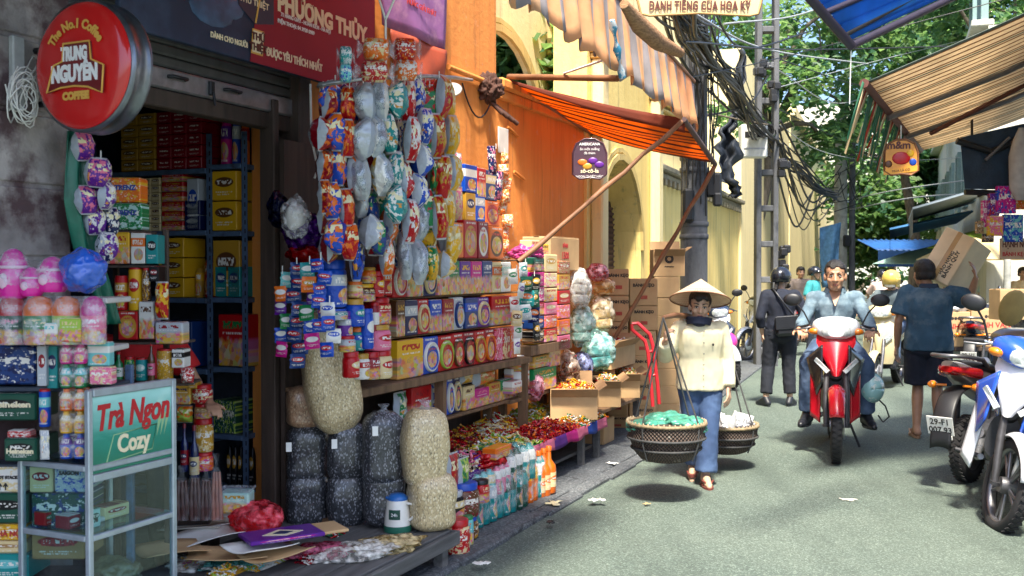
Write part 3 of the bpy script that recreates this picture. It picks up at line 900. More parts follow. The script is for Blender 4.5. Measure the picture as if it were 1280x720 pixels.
# ------------------------------------------------------------------ poles and cables
M_POLE=mk("pole_concrete",(.12,.125,.135),.9,var=.3,vs=5,bump=.4,col2=(.05,.055,.065),c2=(.5,.62,2.5),stretch=(1,1,.5))
Y1p=12.6
pb=at(867,420,Y1p);pb.z=0
po=thing("utility_pole","thick dark weathered concrete pole beside the carton stack","pole",pb)
b=MB();b.lathe([(.17,-.1),(.165,2),(.15,5),(.135,7.5)],18);b.build("shaft",M_POLE,po)
for i,z_ in enumerate((1.95,2.1,2.75,2.9)):
 b=MB();b.lathe([(.17,0),(.178,.01),(.178,.05),(.17,.06)],18,0,(0,0,z_));b.build("band",M_POLE,po)
jb_=MB();jb_.box((.22,-.02,2.6),(.2,.18,.3),0,.03);jb_.box((.26,-.1,2.42),(.1,.1,.16),0,.02);jb_.box((-.1,-.17,2.35),(.14,.1,.4),0,.03)
jb_.build("cable_joint_box",M_BLACK,po)
b=MB();rr=random.Random(4)
for i in range(16):
 x0=rr.uniform(-.2,.22);b.tube([(x0,-.17-.03*rr.random(),2.2+rr.random()),(x0+rr.uniform(-.1,.1),-.22,3.2+rr.random()*.6),(x0+rr.uniform(-.2,.3),-.12,5.2)],.009,5)
b.build("cable_run",M_BLACK,po)
Y2p=17.0
pb=at(957,420,Y2p);pb.z=0
p2_=thing("utility_pole","concrete ladder pole with rectangular holes carrying the meter box","pole",pb)
def ladder(h,w,d,cell,bar):
 b=MB()
 for sx in(-1,1):b.box((sx*(w/2-bar/2),0,h/2-.05),(bar,d,h+.1),0,.012)
 z=.25
 while z<h:
  b.box((0,0,z),(w-2*bar+.004,d-.01,bar*1.15),0,.012);z+=cell
 return b
ladder(7.6,.36,.2,.58,.085).build("shaft",M_POLE,p2_)
M_METER=mk("meter_box_paint",(.62,.63,.6),.5,var=.12)
mt=at(941,177,Y2p-.45)-pb
b=MB();b.box(mt,(.42,.22,.52),0,.02);mb_=b.build("meter_box",M_METER,p2_)
for dx in(-.1,.09):
 b=MB();b.box(mt+V((dx,-.115,.1)),(.1,.012,.09),0,.004);b.build("meter_window",M_BLACK,mb_)
b=MB();b.box(mt+V((0,-.113,-.12)),(.34,.008,.02));b.build("seam",M_STEEL,mb_)
for z_,dx in((3.2,.26),(1.75,.26),(4.5,.1),(4.9,-.12)):
 b=MB();rr=random.Random(int(z_*10))
 for i in range(6):b.box((dx+rr.uniform(-.06,.06),-.08+rr.uniform(-.06,.06),z_+rr.uniform(-.16,.16)),(.12,.1,.13),0,.02)
 b.build("cable_joint_box",M_BLACK,p2_)
Y3p=27
pb=at(1050,400,Y3p);pb.z=0
p3_=thing("utility_pole","far pale concrete pole standing before the street trees","pole",pb)
b=MB();b.lathe([(.19,-.1),(.17,3),(.14,5.6)],14);b.build("shaft",mk("pole_pale",(.34,.34,.3),.9,var=.25),p3_)
b=MB();b.lathe([(.09,-.1),(.08,5.0)],10,0,(.33,.1,0));b.build("conduit",M_POLE,p3_)
b=MB();b.box((.1,-.2,2.3),(.18,.12,.3),0,.03);b.build("cable_joint_box",M_BLACK,p3_)
def wire(pts,r,label,cat="cable",mat=None,sag=0.0,n=18,name="overhead_cable",group="tangled overhead cables"):
 """a cable through given points (Catmull-Rom)"""
 P=[pts[0]*2-pts[1]]+list(pts)+[pts[-1]*2-pts[-2]]
 out=[]
 for i in range(1,len(P)-2):
  p0,p1,p2,p3=P[i-1:i+3]
  for k in range(n):
   t=k/n
   q=.5*((2*p1)+(p2-p0)*t+(2*p0-5*p1+4*p2-p3)*t*t+(3*p1-p0-3*p2+p3)*t**3)
   out.append(q+V((0,0,-sag*4*t*(1-t))))
 out.append(P[-2])
 o=out[0].copy()
 b=MB();b.tube([q-o for q in out],r,5)
 ob_=b.build(name,mat or M_BLACK,None,o)
 return tag(ob_,label,cat,group)
rr=random.Random(77)
def jit(p,s):return p+V((rr.uniform(-s,s),rr.uniform(-s,s),rr.uniform(-s,s)))
main=[at(838,-20,8.2),at(872,40,10.5),at(912,100,13.5),at(958,165,16.8)]
for i in range(30):
 j=.1+.13*(i/30)
 wire([jit(p,j)for p in main]+([jit(at(1000,212,19.5),.14),jit(at(1046,246,23.5),.1)]if i%2 else[]),rr.choice((.007,.01,.014,.02)),"black cable in the thick tangled bundle running down to the ladder pole",sag=rr.uniform(0,.14),n=9)
for i in range(9):
 a=at(rr.uniform(962,985),rr.uniform(150,185),16.8);c=at(rr.uniform(1015,1055),rr.uniform(235,250),24);m_=a.lerp(c,.5)+V((0,0,-.25-.12*i))
 wire([a,m_,c],rr.choice((.012,.02)),"dark cable drooping in a loop past the pale building end",n=10,group="drooping cable loops")
M_GREYCABLE=mk("grey_cable",(.3,.32,.33),.5,var=.1)
sky_w=[((856,52,9),(1010,62,16),(1290,55,18)),((850,8,9),(960,62,15),(1085,80,22)),((905,30,10),(1000,18,14),(1100,-20,15)),((850,100,10),(1000,66,16),(1290,-10,16)),((962,70,16.8),(1080,108,22),(1150,112,26)),((962,82,16.8),(1060,128,24),(1200,60,26)),((940,120,17),(1040,170,24),(1100,205,30)),((965,150,17),(1030,190,22),(1110,205,30)),((880,-10,9),(930,60,13),(1010,40,17)),((1062,250,27),(1130,236,24),(1290,215,20)),((1062,262,27),(1150,246,24),(1290,240,19)),((1058,190,27),(1140,200,26),(1290,190,22)),((970,110,17),(1120,70,24),(1290,30,25)),((860,150,12),(935,130,15),(960,95,16.8))]
for w in sky_w:
 wire([at(*q)for q in w],rr.choice((.008,.011,.014)),"thin wire crossing the street high among the leaves",mat=rr.choice((M_BLACK,M_GREYCABLE,M_GREYCABLE)),n=12,name="street_wire",group="thin wires across the street")
tk=[(1062,235,26.5),(1030,232,25.5),(1080,228,27)]
for i in range(7):
 a=at(1052+rr.uniform(-6,6),215+rr.uniform(-20,20),26.7)
 wire([a,jit(at(1040+rr.uniform(-25,35),240+rr.uniform(-10,25),26.3),.1),jit(at(1075+rr.uniform(-5,25),225+rr.uniform(-20,30),27),.1)],.012,"curled cable end knotted round the far pale pole",n=10,group="cable coils at the far pole")
dc=thing("hanging_cloth","dark torn sheet hanging from the cables over the wall coping","cloth",at(912,220,15.6))
b=MB()
cp=[at(x_,y_,15.8)-dc.location for x_,y_ in((925,60),(922,120),(916,150),(908,185),(912,225),(921,246))]
wd=[.05,.1,.05,.17,.13,.05]
def clf(s,t):
 k=t*4.999;i=int(k);p=cp[i].lerp(cp[i+1],k-i);w=wd[i]+(wd[i+1]-wd[i])*(k-i)
 return p+V(((s-.5)*2*w*(1+.7*noise.noise(V((t*9,s*3,1))))+.05*sin(t*23)+.03*sin(t*61),.08*sin(s*9+t*7),.03*sin(s*11)))
b.grid(10,40,clf,0,True)
o_=b.build("sheet",mk("dark_sheet",(.018,.025,.04),.6,var=.4,bump=.3),dc);o_.modifiers.new("thickness",'SOLIDIFY').thickness=.01
bt=thing("hanging_cloth","blue sheet tied to the far pale pole by the wall","cloth",at(1038,330,26))
b=MB();b.grid(10,10,lambda s,t:V(((s-.5)*.55*(1-.3*t),.1*sin(s*7+t*3),.9-1.5*t+.15*s)),0,True)
o_=b.build("sheet",mk("blue_sheet_far",(.1,.25,.45),.7,var=.3),bt);o_.modifiers.new("thickness",'SOLIDIFY').thickness=.01
# ------------------------------------------------------------------ people
def cap(b,p0,p1,r0,r1,seg=12,flat0=False,flat1=False):
 p0,p1=V(p0),V(p1)
 d=p1-p0;L=max(d.length,1e-5);d=d/L
 a=d.orthogonal().normalized();c=d.cross(a)
 prof=[]
 prof+=[(-r0*cos(k),r0*sin(k))for k in(.25,.75,1.2)]if not flat0 else[]
 prof+=[(0,r0),(L,r1)]
 prof+=[(L+r1*cos(k),r1*sin(k))for k in(1.2,.75,.25)]if not flat1 else[]
 rings=[[p0+d*z+(a*cos(2*pi*k/seg)+c*sin(2*pi*k/seg))*r for k in range(seg)]for z,r in prof]
 b.loft(rings,0,True)
 return b
def trunk_loft(b,rings,xd=V((1,0,0)),seg=20):
 """rings: (centre, rx, ry, squareness) up the spine"""
 out=[]
 for i,(c,rx,ry)in enumerate(rings):
  c=V(c)
  t=(V(rings[min(i+1,len(rings)-1)][0])-V(rings[max(i-1,0)][0])).normalized()
  yd=t.cross(xd).normalized()
  out.append([c+xd*rx*(abs(cos(a))**.85*(1 if cos(a)>=0 else-1))+yd*ry*(abs(sin(a))**.85*(1 if sin(a)>=0 else-1))for a in(2*pi*k/seg for k in range(seg))])
 return b.loft(out,0,True)
_tmp=[]
def remesh(name,mb,mats,parent=None,vox=.01,smooth=4,folds=0.0,fscale=9.0,seed=0,fstretch=(1,1,.55),loc=(0,0,0),rot=(0,0,0)):
 """fuse overlapping volumes into one continuous surface"""
 me=mb.mesh(name,mats)
 o=bpy.data.objects.new(name,me);COL.objects.link(o)
 m=o.modifiers.new("r",'REMESH');m.mode='VOXEL';m.voxel_size=vox;m.use_smooth_shade=True
 if smooth:
  m=o.modifiers.new("s",'SMOOTH');m.factor=.5;m.iterations=smooth
 dg=bpy.context.evaluated_depsgraph_get();dg.update()
 nm=bpy.data.meshes.new_from_object(o.evaluated_get(dg))
 bpy.data.objects.remove(o);bpy.data.meshes.remove(me)
 nm.name=name
 if folds:
  nm.calc_normals_split()if hasattr(nm,"calc_normals_split")else None
  ns=[v.normal.copy()for v in nm.vertices]
  off=V((seed*3.1,seed*1.7,seed))
  for v,n_ in zip(nm.vertices,ns):
   q=V((v.co.x*fscale*fstretch[0],v.co.y*fscale*fstretch[1],v.co.z*fscale*fstretch[2]))+off
   k=noise.noise(q)+.5*noise.noise(q*2.3+V((5,1,2)))
   k2=1-abs(noise.noise(q*1.4+V((9,4,7))))*2
   v.co+=n_*folds*(k*.7+k2*.5-.1)
  nm.update()
 nm.polygons.foreach_set("use_smooth",[True]*len(nm.polygons))
 return link(name,nm,parent,loc,rot)
M_SKIN=mk("skin_tan",(.43,.235,.14),.5,var=.08,vs=25,bump=.08,bs=160)
M_SKIN2=mk("skin_fair",(.52,.33,.22),.5,var=.08,vs=25,bump=.08,bs=160)
M_LIP=mk("lip",(.36,.13,.1),.45,var=.05)
M_EYEW=mk("eye_white",(.7,.68,.64),.25,var=0)
M_IRIS=mk("iris",(.012,.008,.006),.15,var=0)
M_HAIR=mk("black_hair",(.012,.01,.01),.45,var=.4,vs=60,stretch=(4,4,.5),bump=.5,bs=200)
def cloth_mat(name,c,var=.14,bump=.25,rough=.85,col2=None,c2=(.5,.7,4)):
 return mk(name,c,rough,var=var,vs=6,bump=bump,bs=350,col2=col2,c2=c2,bd=.003)
def head_xf(c,yaw=0.0,pitch=0.0,roll=0.0,s=1.0):
 return Matrix.Translation(V(c))@Matrix.Rotation(yaw,4,'Z')@Matrix.Rotation(pitch,4,'X')@Matrix.Rotation(roll,4,'Y')@Matrix.Scale(s,4)
def head_geo(b,X):
 E=lambda c,r:b.ell(c,r,16,12,0,X)
 C=lambda p,q,r0,r1:cap(b,X@V(p),X@V(q),r0*X.to_scale().x,r1*X.to_scale().x)
 E((0,.012,.032),(.076,.096,.084))
 E((0,-.03,-.028),(.064,.068,.086))
 E((0,-.055,-.088),(.04,.036,.03))
 E((0,-.04,-.075),(.055,.045,.03))
 C((0,-.093,.004),(0,-.113,-.033),.008,.0135)
 for s in(-1,1):
  E((s*.0125,-.102,-.036),(.0095,.01,.008))
  E((s*.03,-.087,.024),(.026,.012,.009))
  E((s*.042,-.068,-.03),(.022,.022,.022))
  E((s*.078,.004,-.012),(.012,.022,.034))
 E((0,-.094,-.062),(.022,.01,.0065));E((0,-.092,-.073),(.018,.01,.007))
def face_parts(o,X,mask=False,lidded=True):
 for s in(-1,1):
  b=MB();b.ell((s*.031,-.0865,.0),(.013,.0082,.0056),12,8,0,X)
  b.ell((s*.031,-.0925,0),(.0062,.0036,.0058),10,6,1,X)
  b.tube([X@V((s*(.015+.008*i),-.0925-.003*sin(i*.8)+.0025*i*.4,.0045+.0035*sin(pi*i/4)))for i in range(5)],.0026,5,1)
  b.build("eye",[M_EYEW,M_IRIS],o)
  b=MB();b.tube([X@V((s*(.012+.011*i),-.098+.0016*i*i*.8,.0235+.0045*sin(pi*i/5)+.001*i))for i in range(5)],[.003,.0045,.0045,.0038,.002],5)
  b.build("eyebrow",M_HAIR,o)
 if not mask:
  b=MB();b.ell((0,-.0985,-.0625),(.02,.0075,.0045),12,6,0,X);b.ell((0,-.0965,-.0715),(.0165,.0075,.0055),12,6,0,X)
  b.build("lips",M_LIP,o)
  b=MB();b.tube([X@V((-.021+.007*i,-.1045+.003*abs(i-3),-.067))for i in range(7)],.0017,4);b.build("mouth_line",M_INK,o)
 b=MB()
 for s in(-1,1):b.ell((s*.007,-.1105,-.0425),(.004,.003,.0022),8,5,0,X)
 if not mask:b.build("nostrils",M_INK,o)
def hand_geo(b,w,d,pn,curl=.5,side=1,s=1.0):
 """palm with four unequal fingers and a thumb; d along the hand, pn out of the palm, side = towards the thumb along d x pn"""
 w,d=V(w),V(d).normalized();pn=V(pn);pn=(pn-d*pn.dot(d)).normalized();sv=d.cross(pn)*side
 for k in range(4):
  o=(1.5-k)*.0205*s
  kn=w+d*(.083-.004*abs(k-1))*s+sv*o*1.02
  cap(b,w+sv*o*.7+d*.01*s,kn,.0125*s,.0115*s,8)
  dirv=(d+sv*(1.5-k)*.07).normalized();p=kn
  for L,r,c in((.042,.0092,curl*.9),(.027,.0082,curl*1.15),(.021,.0072,curl*.8)):
   L*=(.92,1.0,.95,.76)[k]*s
   ax=dirv.cross(pn)
   if ax.length>1e-4:
    rot=Matrix.Rotation(c,3,ax.normalized());dirv=(rot@dirv).normalized()
   q=p+dirv*L;cap(b,p,q,r*s,r*.92*s,8);p=q
 t0=w+d*.022*s+sv*.026*s
 t1=t0+(d*.55+sv*.8+pn*.3).normalized()*.04*s
 t2=t1+(d*.9+sv*.3+pn*.45).normalized()*.032*s
 cap(b,t0,t1,.014*s,.0105*s,8);cap(b,t1,t2,.0102*s,.0085*s,8)
def foot_geo(b,an,fw,s=1.0,toe_r=.03):
 an,fw=V(an),V(fw).normalized()
 heel=an-fw*.045*s+V((0,0,-.045*s));ball=an+fw*.125*s+V((0,0,-.058*s));toe=an+fw*.175*s+V((0,0,-.064*s))
 cap(b,an,heel,.036*s,.034*s);cap(b,an+V((0,0,-.01)),ball,.036*s,.028*s);cap(b,heel,ball,.032*s,.03*s);cap(b,ball,toe,.034*s,.022*s)
def limbs(b,J,f=1.0,s=1.0):
 for k in 'LR':
  cap(b,J['sh'+k],J['el'+k],.046*f*s,.036*f*s);cap(b,J['el'+k],V(J['el'+k]).lerp(V(J['wr'+k]),.35),.036*f*s,.037*f*s)
  cap(b,V(J['el'+k]).lerp(V(J['wr'+k]),.35),J['wr'+k],.037*f*s,.025*f*s)
  cap(b,J['hp'+k],J['kn'+k],.078*f*s,.05*f*s)
  m=V(J['kn'+k]).lerp(V(J['an'+k]),.32)
  cap(b,J['kn'+k],m,.049*f*s,.052*f*s);cap(b,m,J['an'+k],.052*f*s,.034*f*s)
def torso_rings(J,g=0.0,w=1.0,s=1.0,lo=-.02,belly=0.0):
 p,c=V(J['pelvis']),V(J['neck'])
 L=c-p
 f=lambda t,dy=0:tuple(p+L*t+V((0,dy,0)))
 return[(f(lo),(.165*w)*s+g,(.115+belly*.4)*s+g),(f(.15),(.158*w)*s+g,(.112+belly)*s+g),(f(.36),(.138*w)*s+g,(.1+belly)*s+g),(f(.62),(.155*w)*s+g,(.112+belly*.4)*s+g),(f(.82),(.165*w)*s+g,(.1)*s+g),(f(.93),(.12*w)*s+g,.078*s+g),(f(1.01),.062*s+g*.8,.06*s+g*.8)]
def body(label,loc,rz,J,skin,yaw=0.0,pitch=0.0,roll=0.0,s=1.0,hands=None,vox=.0075,w=1.0,group=None,masked=False,face=True,xd=V((1,0,0)),bare=True):
 b=MB()
 X=head_xf(J['head'],yaw,pitch,roll,s)
 head_geo(b,X)
 cap(b,X@V((0,.022,-.06)),V(J['neck'])+V((0,.0,-.03)),.052*s,.056*s)
 trunk_loft(b,torso_rings(J,-.012,w,s),xd)
 for k in 'LR':
  cap(b,V(J['neck'])+V((0,0,-.06*s)),J['sh'+k],.05*s,.052*s)
 limbs(b,J,1.0,s)
 for k in 'LR':
  h=(hands or{}).get(k)
  wv=V(J['wr'+k]);dv=(wv-V(J['el'+k])).normalized()
  if h:hand_geo(b,wv,h.get('d',dv),h.get('p',(0,0,-1)),h.get('curl',.5),h.get('side',1 if k=='L' else-1),s)
  foot_geo(b,J['an'+k],J.get('toe'+k,(0,-1,0)),s)
 o=remesh("person",b,[skin],None,vox,2,loc=loc,rot=(0,0,rz))
 tag(o,label,"person",group)
 if face:face_parts(o,X,masked)
 return o,X
def shirt(o,J,mat,s=1.0,g=.016,w=1.0,lo=-.1,sleeve=1.0,vox=.01,folds=.006,seed=1,name="shirt",belly=0.0,xd=V((1,0,0)),arm=1.0,neck_cut=0.0):
 b=MB()
 r=torso_rings(J,g,w,s,lo,belly)
 trunk_loft(b,r,xd)
 for k in 'LR':
  sh,el,wr=V(J['sh'+k]),V(J['el'+k]),V(J['wr'+k])
  cap(b,V(J['neck'])+V((0,0,-.075*s)),sh,.06*s,.064*s)
  if sleeve<=.5:
   cap(b,sh,sh.lerp(el,sleeve*2*.92),(.058*s+g*.4)*arm,(.058*s+g*.8)*arm,14,False,True)
  else:
   cap(b,sh,el,(.056*s+g*.4)*arm,(.045*s+g*.6)*arm,14);e=el.lerp(wr,(sleeve-.5)*2*.95)
   cap(b,el,e,(.045*s+g*.6)*arm,(.034*s+g*.6)*arm,14,False,True)
 return remesh(name,b,[mat],o,vox,2,folds,11.0,seed)
def trousers(o,J,mat,s=1.0,g=.014,w=1.0,leg=.97,vox=.01,folds=.005,seed=2,name="trousers",taper=1.0,top=.12,xd=V((1,0,0)),ankle=None):
 b=MB()
 p=V(J['pelvis']);L=V(J['neck'])-p
 trunk_loft(b,[(p+L*top,.142*w*s+g,.1*s+g),(p,.163*w*s+g,.118*s+g),(p-L.normalized()*.09*s,.155*w*s+g,.115*s+g),(p-L.normalized()*.14*s,.11*w*s,.09*s)],xd)
 for k in 'LR':
  h,kn,an=V(J['hp'+k]),V(J['kn'+k]),V(J['an'+k])
  if leg<=.5:
   cap(b,h,h.lerp(kn,leg*2),.088*s+g,(.08*s+g)*taper,14,False,True)
  else:
   cap(b,h,kn,.086*s+g,.058*s+g,14);e=kn.lerp(an,(leg-.5)*2)
   cap(b,kn,e,.058*s+g,(ankle or .05)*s+g*taper,14,False,True)
 return remesh(name,b,[mat],o,vox,2,folds,12.0,seed,(1,1,.8))
def collar(o,X,J,mat,r=.066,h=.03,open_=.55,s=1.0):
 b=MB();nk=V(J['neck'])
 a0=open_;n=22
 def f(t,q):
  a=-pi/2+a0+(2*pi-2*a0)*t
  rr_=(r+.018*q)*s
  front=max(0,cos(a+pi/2))**2
  return nk+V((cos(a)*rr_,sin(a)*rr_*.95+.005,(h*(1-q)-.012*q-.035*front)*s+.006))
 b.grid(n,3,lambda t,q:f(t,q),0,True)
 c=b.build("collar",mat,o);m=c.modifiers.new("thickness",'SOLIDIFY');m.thickness=.005
 return c
def hair(o,X,mat,name="hair",cut='short',s=1.0):
 b=MB();sc_=X.to_scale().x
 E=lambda c,r:b.ell(c,r,18,12,0,X)
 if cut=='crew':
  E((0,.018,.04),(.0785,.098,.083));E((0,.03,-.002),(.079,.085,.06))
 else:
  E((0,.02,.042),(.084,.104,.09));E((0,.035,-.012),(.082,.085,.07));E((0,-.02,.075),(.07,.075,.05))
 h=remesh(name,b,[mat],o,.008,1,.004,60.0,3)
 bm=bmesh.new();bm.from_mesh(h.data);Xi=X.inverted()
 dead=[v for v in bm.verts if(lambda q:q.y<-.028 and q.z<(.062 if cut=='crew' else .052)+.01*sin(q.x*90)or(q.y<.0 and q.z<-.005)or(q.z<-.055))(Xi@v.co)]
 bmesh.ops.delete(bm,geom=dead,context='VERTS');bm.to_mesh(h.data);bm.free()
 h.modifiers.new("thickness",'SOLIDIFY').thickness=-.006
 return h
def helmet(o,X,mat,visor=None,full=False,name="helmet",peak=True):
 b=MB();n=28
 zc=-.045 if full else .0
 def shell(t,q):
  a=2*pi*t;e=pi/2*(1-q)
  r=V((.108*cos(a)*cos(e),.128*sin(a)*cos(e)+.008,.105*sin(e)+.028))
  if q>.999:r.z=(.015 if sin(a)<-.3 else-.04+(.02 if sin(a)<0 else 0))if not full else-.06
  return X@r
 b.grid(n,10,shell,0,True)
 if full:
  def low(t,q):
   a=-pi/2+.85+(2*pi-1.7)*t
   return X@V((.108*cos(a)*(1-.08*q),.128*sin(a)*(1-.08*q)+.008,.028-.12*q))
  b.grid(24,5,low,0,True)
 h=b.build(name,mat,o);h.modifiers.new("thickness",'SOLIDIFY').thickness=.012
 if peak:
  b=MB();b.grid(12,3,lambda t,q:X@V(((.095-.012*q)*cos(pi+pi*t),(-.085-.06*q)*abs(sin(pi*t))-.045,.05-.012*q)),0,True)
  pk=b.build("peak",mat,h);pk.modifiers.new("thickness",'SOLIDIFY').thickness=.006
 if visor:
  b=MB();b.grid(12,3,lambda t,q:X@V((.1*cos(pi*1.15+pi*.7*t),.118*sin(pi*1.15+pi*.7*t),.045-.05*q)),0,True)
  b.build("visor",visor,h)
 b=MB()
 for s_ in(-1,1):b.tube([X@V((s_*.1,-.01,-.02)),X@V((s_*.075,-.045,-.09)),X@V((0,-.06,-.122))],.006,5)
 b.build("strap",M_BLACK,h)
 return h
def sandal(o,an,fw,mat,s=1.0,strap=None,shoe=False,h=.02):
 an,fw=V(an),V(fw).normalized();sd=V((fw.y,-fw.x,0))
 b=MB();n=20
 z0=an.z-.082*s
 pts=[]
 for i in range(n):
  a=2*pi*i/n;w_=.047 if cos(a)>0 else .037
  pts.append(an+fw*(.06+.145*cos(a))*s+sd*w_*s*sin(a))
 lo=[V((p.x,p.y,z0-h*.5))for p in pts];hi=[V((p.x,p.y,z0+h*.5))for p in pts]
 b.loft([lo,hi],0,False)
 so=b.build("shoe" if shoe else "sandal",mat,o)
 b=MB()
 if shoe:
  foot_geo(b,an+V((0,0,.004)),fw,s*1.14);return remesh("upper",b,[mat],so,.009,3)
 for k in(-1,1):
  b.tube([an+fw*.17*s+V((0,0,-.055*s)),an+fw*.1*s+sd*k*.042*s+V((0,0,-.03*s)),an+fw*.03*s+sd*k*.045*s+V((0,0,-.068*s))],.008,6)
 b.build("strap",strap or mat,so)
 return so
face_cam=lambda p:-atan2(p.x,p.y)
# ---- woman with conical hat and shoulder pole
wl=gnd(875,603);wl.z=0
k=.945
def sc3(J):return{a:(tuple(c*k for c in v)if not a.startswith('toe')else v)for a,v in J.items()}
J=sc3(dict(pelvis=(0,.02,.83),neck=(.0,.0,1.27),head=(-.012,-.045,1.395),shR=(-.155,0,1.225),shL=(.155,.01,1.215),elR=(-.27,.03,1.0),wrR=(-.295,-.17,1.12),elL=(.215,.05,.965),wrL=(.215,-.03,.755),hpR=(-.085,.02,.8),hpL=(.085,.02,.8),knR=(-.05,.04,.45),knL=(.06,-.07,.45),anR=(-.035,.2,.125),anL=(.03,-.1,.085),toeR=(-.15,-1,-.35),toeL=(.05,-1,0)))
wr_=face_cam(wl)+.12
woman,X=body("woman in cream blouse and conical hat carrying two baskets on a shoulder pole",wl,wr_,J,M_SKIN2,yaw=-.05,pitch=.1,roll=.06,s=.93,hands={'R':dict(p=(1,-.1,.2),d=(.1,-.35,.9),curl=.75),'L':dict(p=(-.6,.3,0),curl=.35)},vox=.0068,w=.88)
WJ=J
mc_=cloth_mat("cream_blouse",(.74,.68,.46),.1)
shirt(woman,J,mc_,.93,.036,.93,lo=-.2,seed=4,folds=.008,arm=.95)
collar(woman,X,J,mc_,.062,.03,.5,.95)
trousers(woman,J,cloth_mat("blue_jeans",(.035,.07,.16),.25,col2=(.08,.14,.26),c2=(.45,.7,3)),.93,.018,.95,seed=5,folds=.005,taper=1.5,ankle=.062)
pk=MB()
for i in range(6):pk.ell((.008,-.142-.004*sin(i),(1.2-i*.085)*k),(.006,.004,.006),8,5)
pk.build("button",mk("button_grey",(.3,.28,.22),.4),woman)
b=MB();b.ell((.075,-.137,1.1*k),(.008,.005,.01),8,6);b.build("badge",M_INK,woman)
hair(woman,X,M_HAIR)
b=MB()
def scf(t,q):
 a=2*pi*t
 return X@V((.098*cos(a)*(1-.1*q),.1*sin(a)-.012-(.012 if sin(a)<0 else 0),-.09-.012*sin(a)*2-.06*q+.012*(1-sin(a))*0))
b.grid(28,6,scf,0,True);b.ell((0,-.06,-.122),(.06,.055,.036),14,10,0,X)
sc_=b.build("scarf",cloth_mat("navy_scarf",(.012,.018,.045),.3),woman);sc_.modifiers.new("thickness",'SOLIDIFY').thickness=.006
b=MB()
Xh=X@Matrix.Translation((0,.012,.062))@Matrix.Rotation(-.4,4,'X')
prof=[(.004,.155)]+[(.24*i/14,.155-.17*(i/14)**1.03)for i in range(1,15)]
rings=[]
for r_,z_ in prof:rings.append([Xh@V((r_*cos(2*pi*j/40),r_*sin(2*pi*j/40),z_))for j in range(40)])
b.loft(rings,0,True,False)
def m_palm():
 t=NT("palm_leaf_hat");sp_=t.n("SeparateXYZ",{0:t.coords('Generated')})
 a=t.n("Math",{0:t.math('SUBTRACT',sp_.outputs[1],.5),1:t.math('SUBTRACT',sp_.outputs[0],.5)},operation='ARCTAN2').outputs[0]
 w=t.math('SINE',t.math('MULTIPLY',a,70.0));rg=t.math('SINE',t.math('MULTIPLY',sp_.outputs[2],90.0))
 nz=t.noise(t.coords(),14,4)
 base=t.mix(t.step(t.math('ADD',w,nz),.2,1.6),(.7,.58,.44),(.56,.43,.3))
 base=t.mix(t.math('MULTIPLY',t.step(rg,.75,.95),.5),base,(.42,.27,.15))
 t.set(Base_Color=base,Roughness=.6);t.bump(t.math('ADD',w,rg),.3,.004)
 tr=t.n("BsdfTranslucent",{"Color":base});mx=t.n("MixShader",{0:.3,1:t.b.outputs[0],2:tr.outputs[0]});t.t.links.new(mx.outputs[0],t.out.inputs[0])
 return t.mat
hat=b.build("conical_hat",m_palm(),woman);hat.modifiers.new("thickness",'SOLIDIFY').thickness=.004
b=MB();b.tube([Xh@V((.24*cos(2*pi*j/40),.24*sin(2*pi*j/40),-.015))for j in range(41)],.005,6);b.build("rim",M_BAMBOO,hat)
for kk in 'LR':sandal(woman,J['an'+kk],J['toe'+kk],mk("sandal_red_brown",(.16,.04,.03),.6),.93)
# ---- carrying pole and baskets
pF,pBk=at(829,397,7.05),at(902,408,8.35)
sho=V(wl)+Matrix.Rotation(wr_,3,'Z')@(V(J['shR'])+V((.035,0,.085)))
sp_=thing("shoulder_pole","bent bamboo carrying pole across the hatted woman's shoulder","pole",sho)
b=MB();pts=[pF,pF.lerp(sho,.5)+V((0,0,.01)),sho,sho.lerp(pBk,.5)+V((0,0,.015)),pBk]
b.tube([p-sho for p in pts],[.014,.02,.022,.02,.014],8);b.build("bamboo",M_BAMBOO,sp_)
def m_basket():
 t=NT("dark_wicker");v=t.coords()
 s_=t.n("SeparateXYZ",{0:v});a=t.n("Math",{0:s_.outputs[1],1:s_.outputs[0]},operation='ARCTAN2').outputs[0]
 w=t.math('MULTIPLY',t.math('SINE',t.math('MULTIPLY',a,60.0)),t.math('SINE',t.math('MULTIPLY',s_.outputs[2],230.0)))
 nz=t.noise(v,30,4)
 base=t.mix(t.step(w,-.2,.8),(.035,.025,.022),(.13,.085,.06));base=t.mix(t.step(nz,.64,.7),base,(.3,.27,.22))
 t.set(Base_Color=base,Roughness=.7);t.bump(w,.8,.012)
 return t.mat
M_WICK=m_basket()
M_ROPE=mk("dark_rope",(.05,.05,.05),.8,var=.3,vs=40)
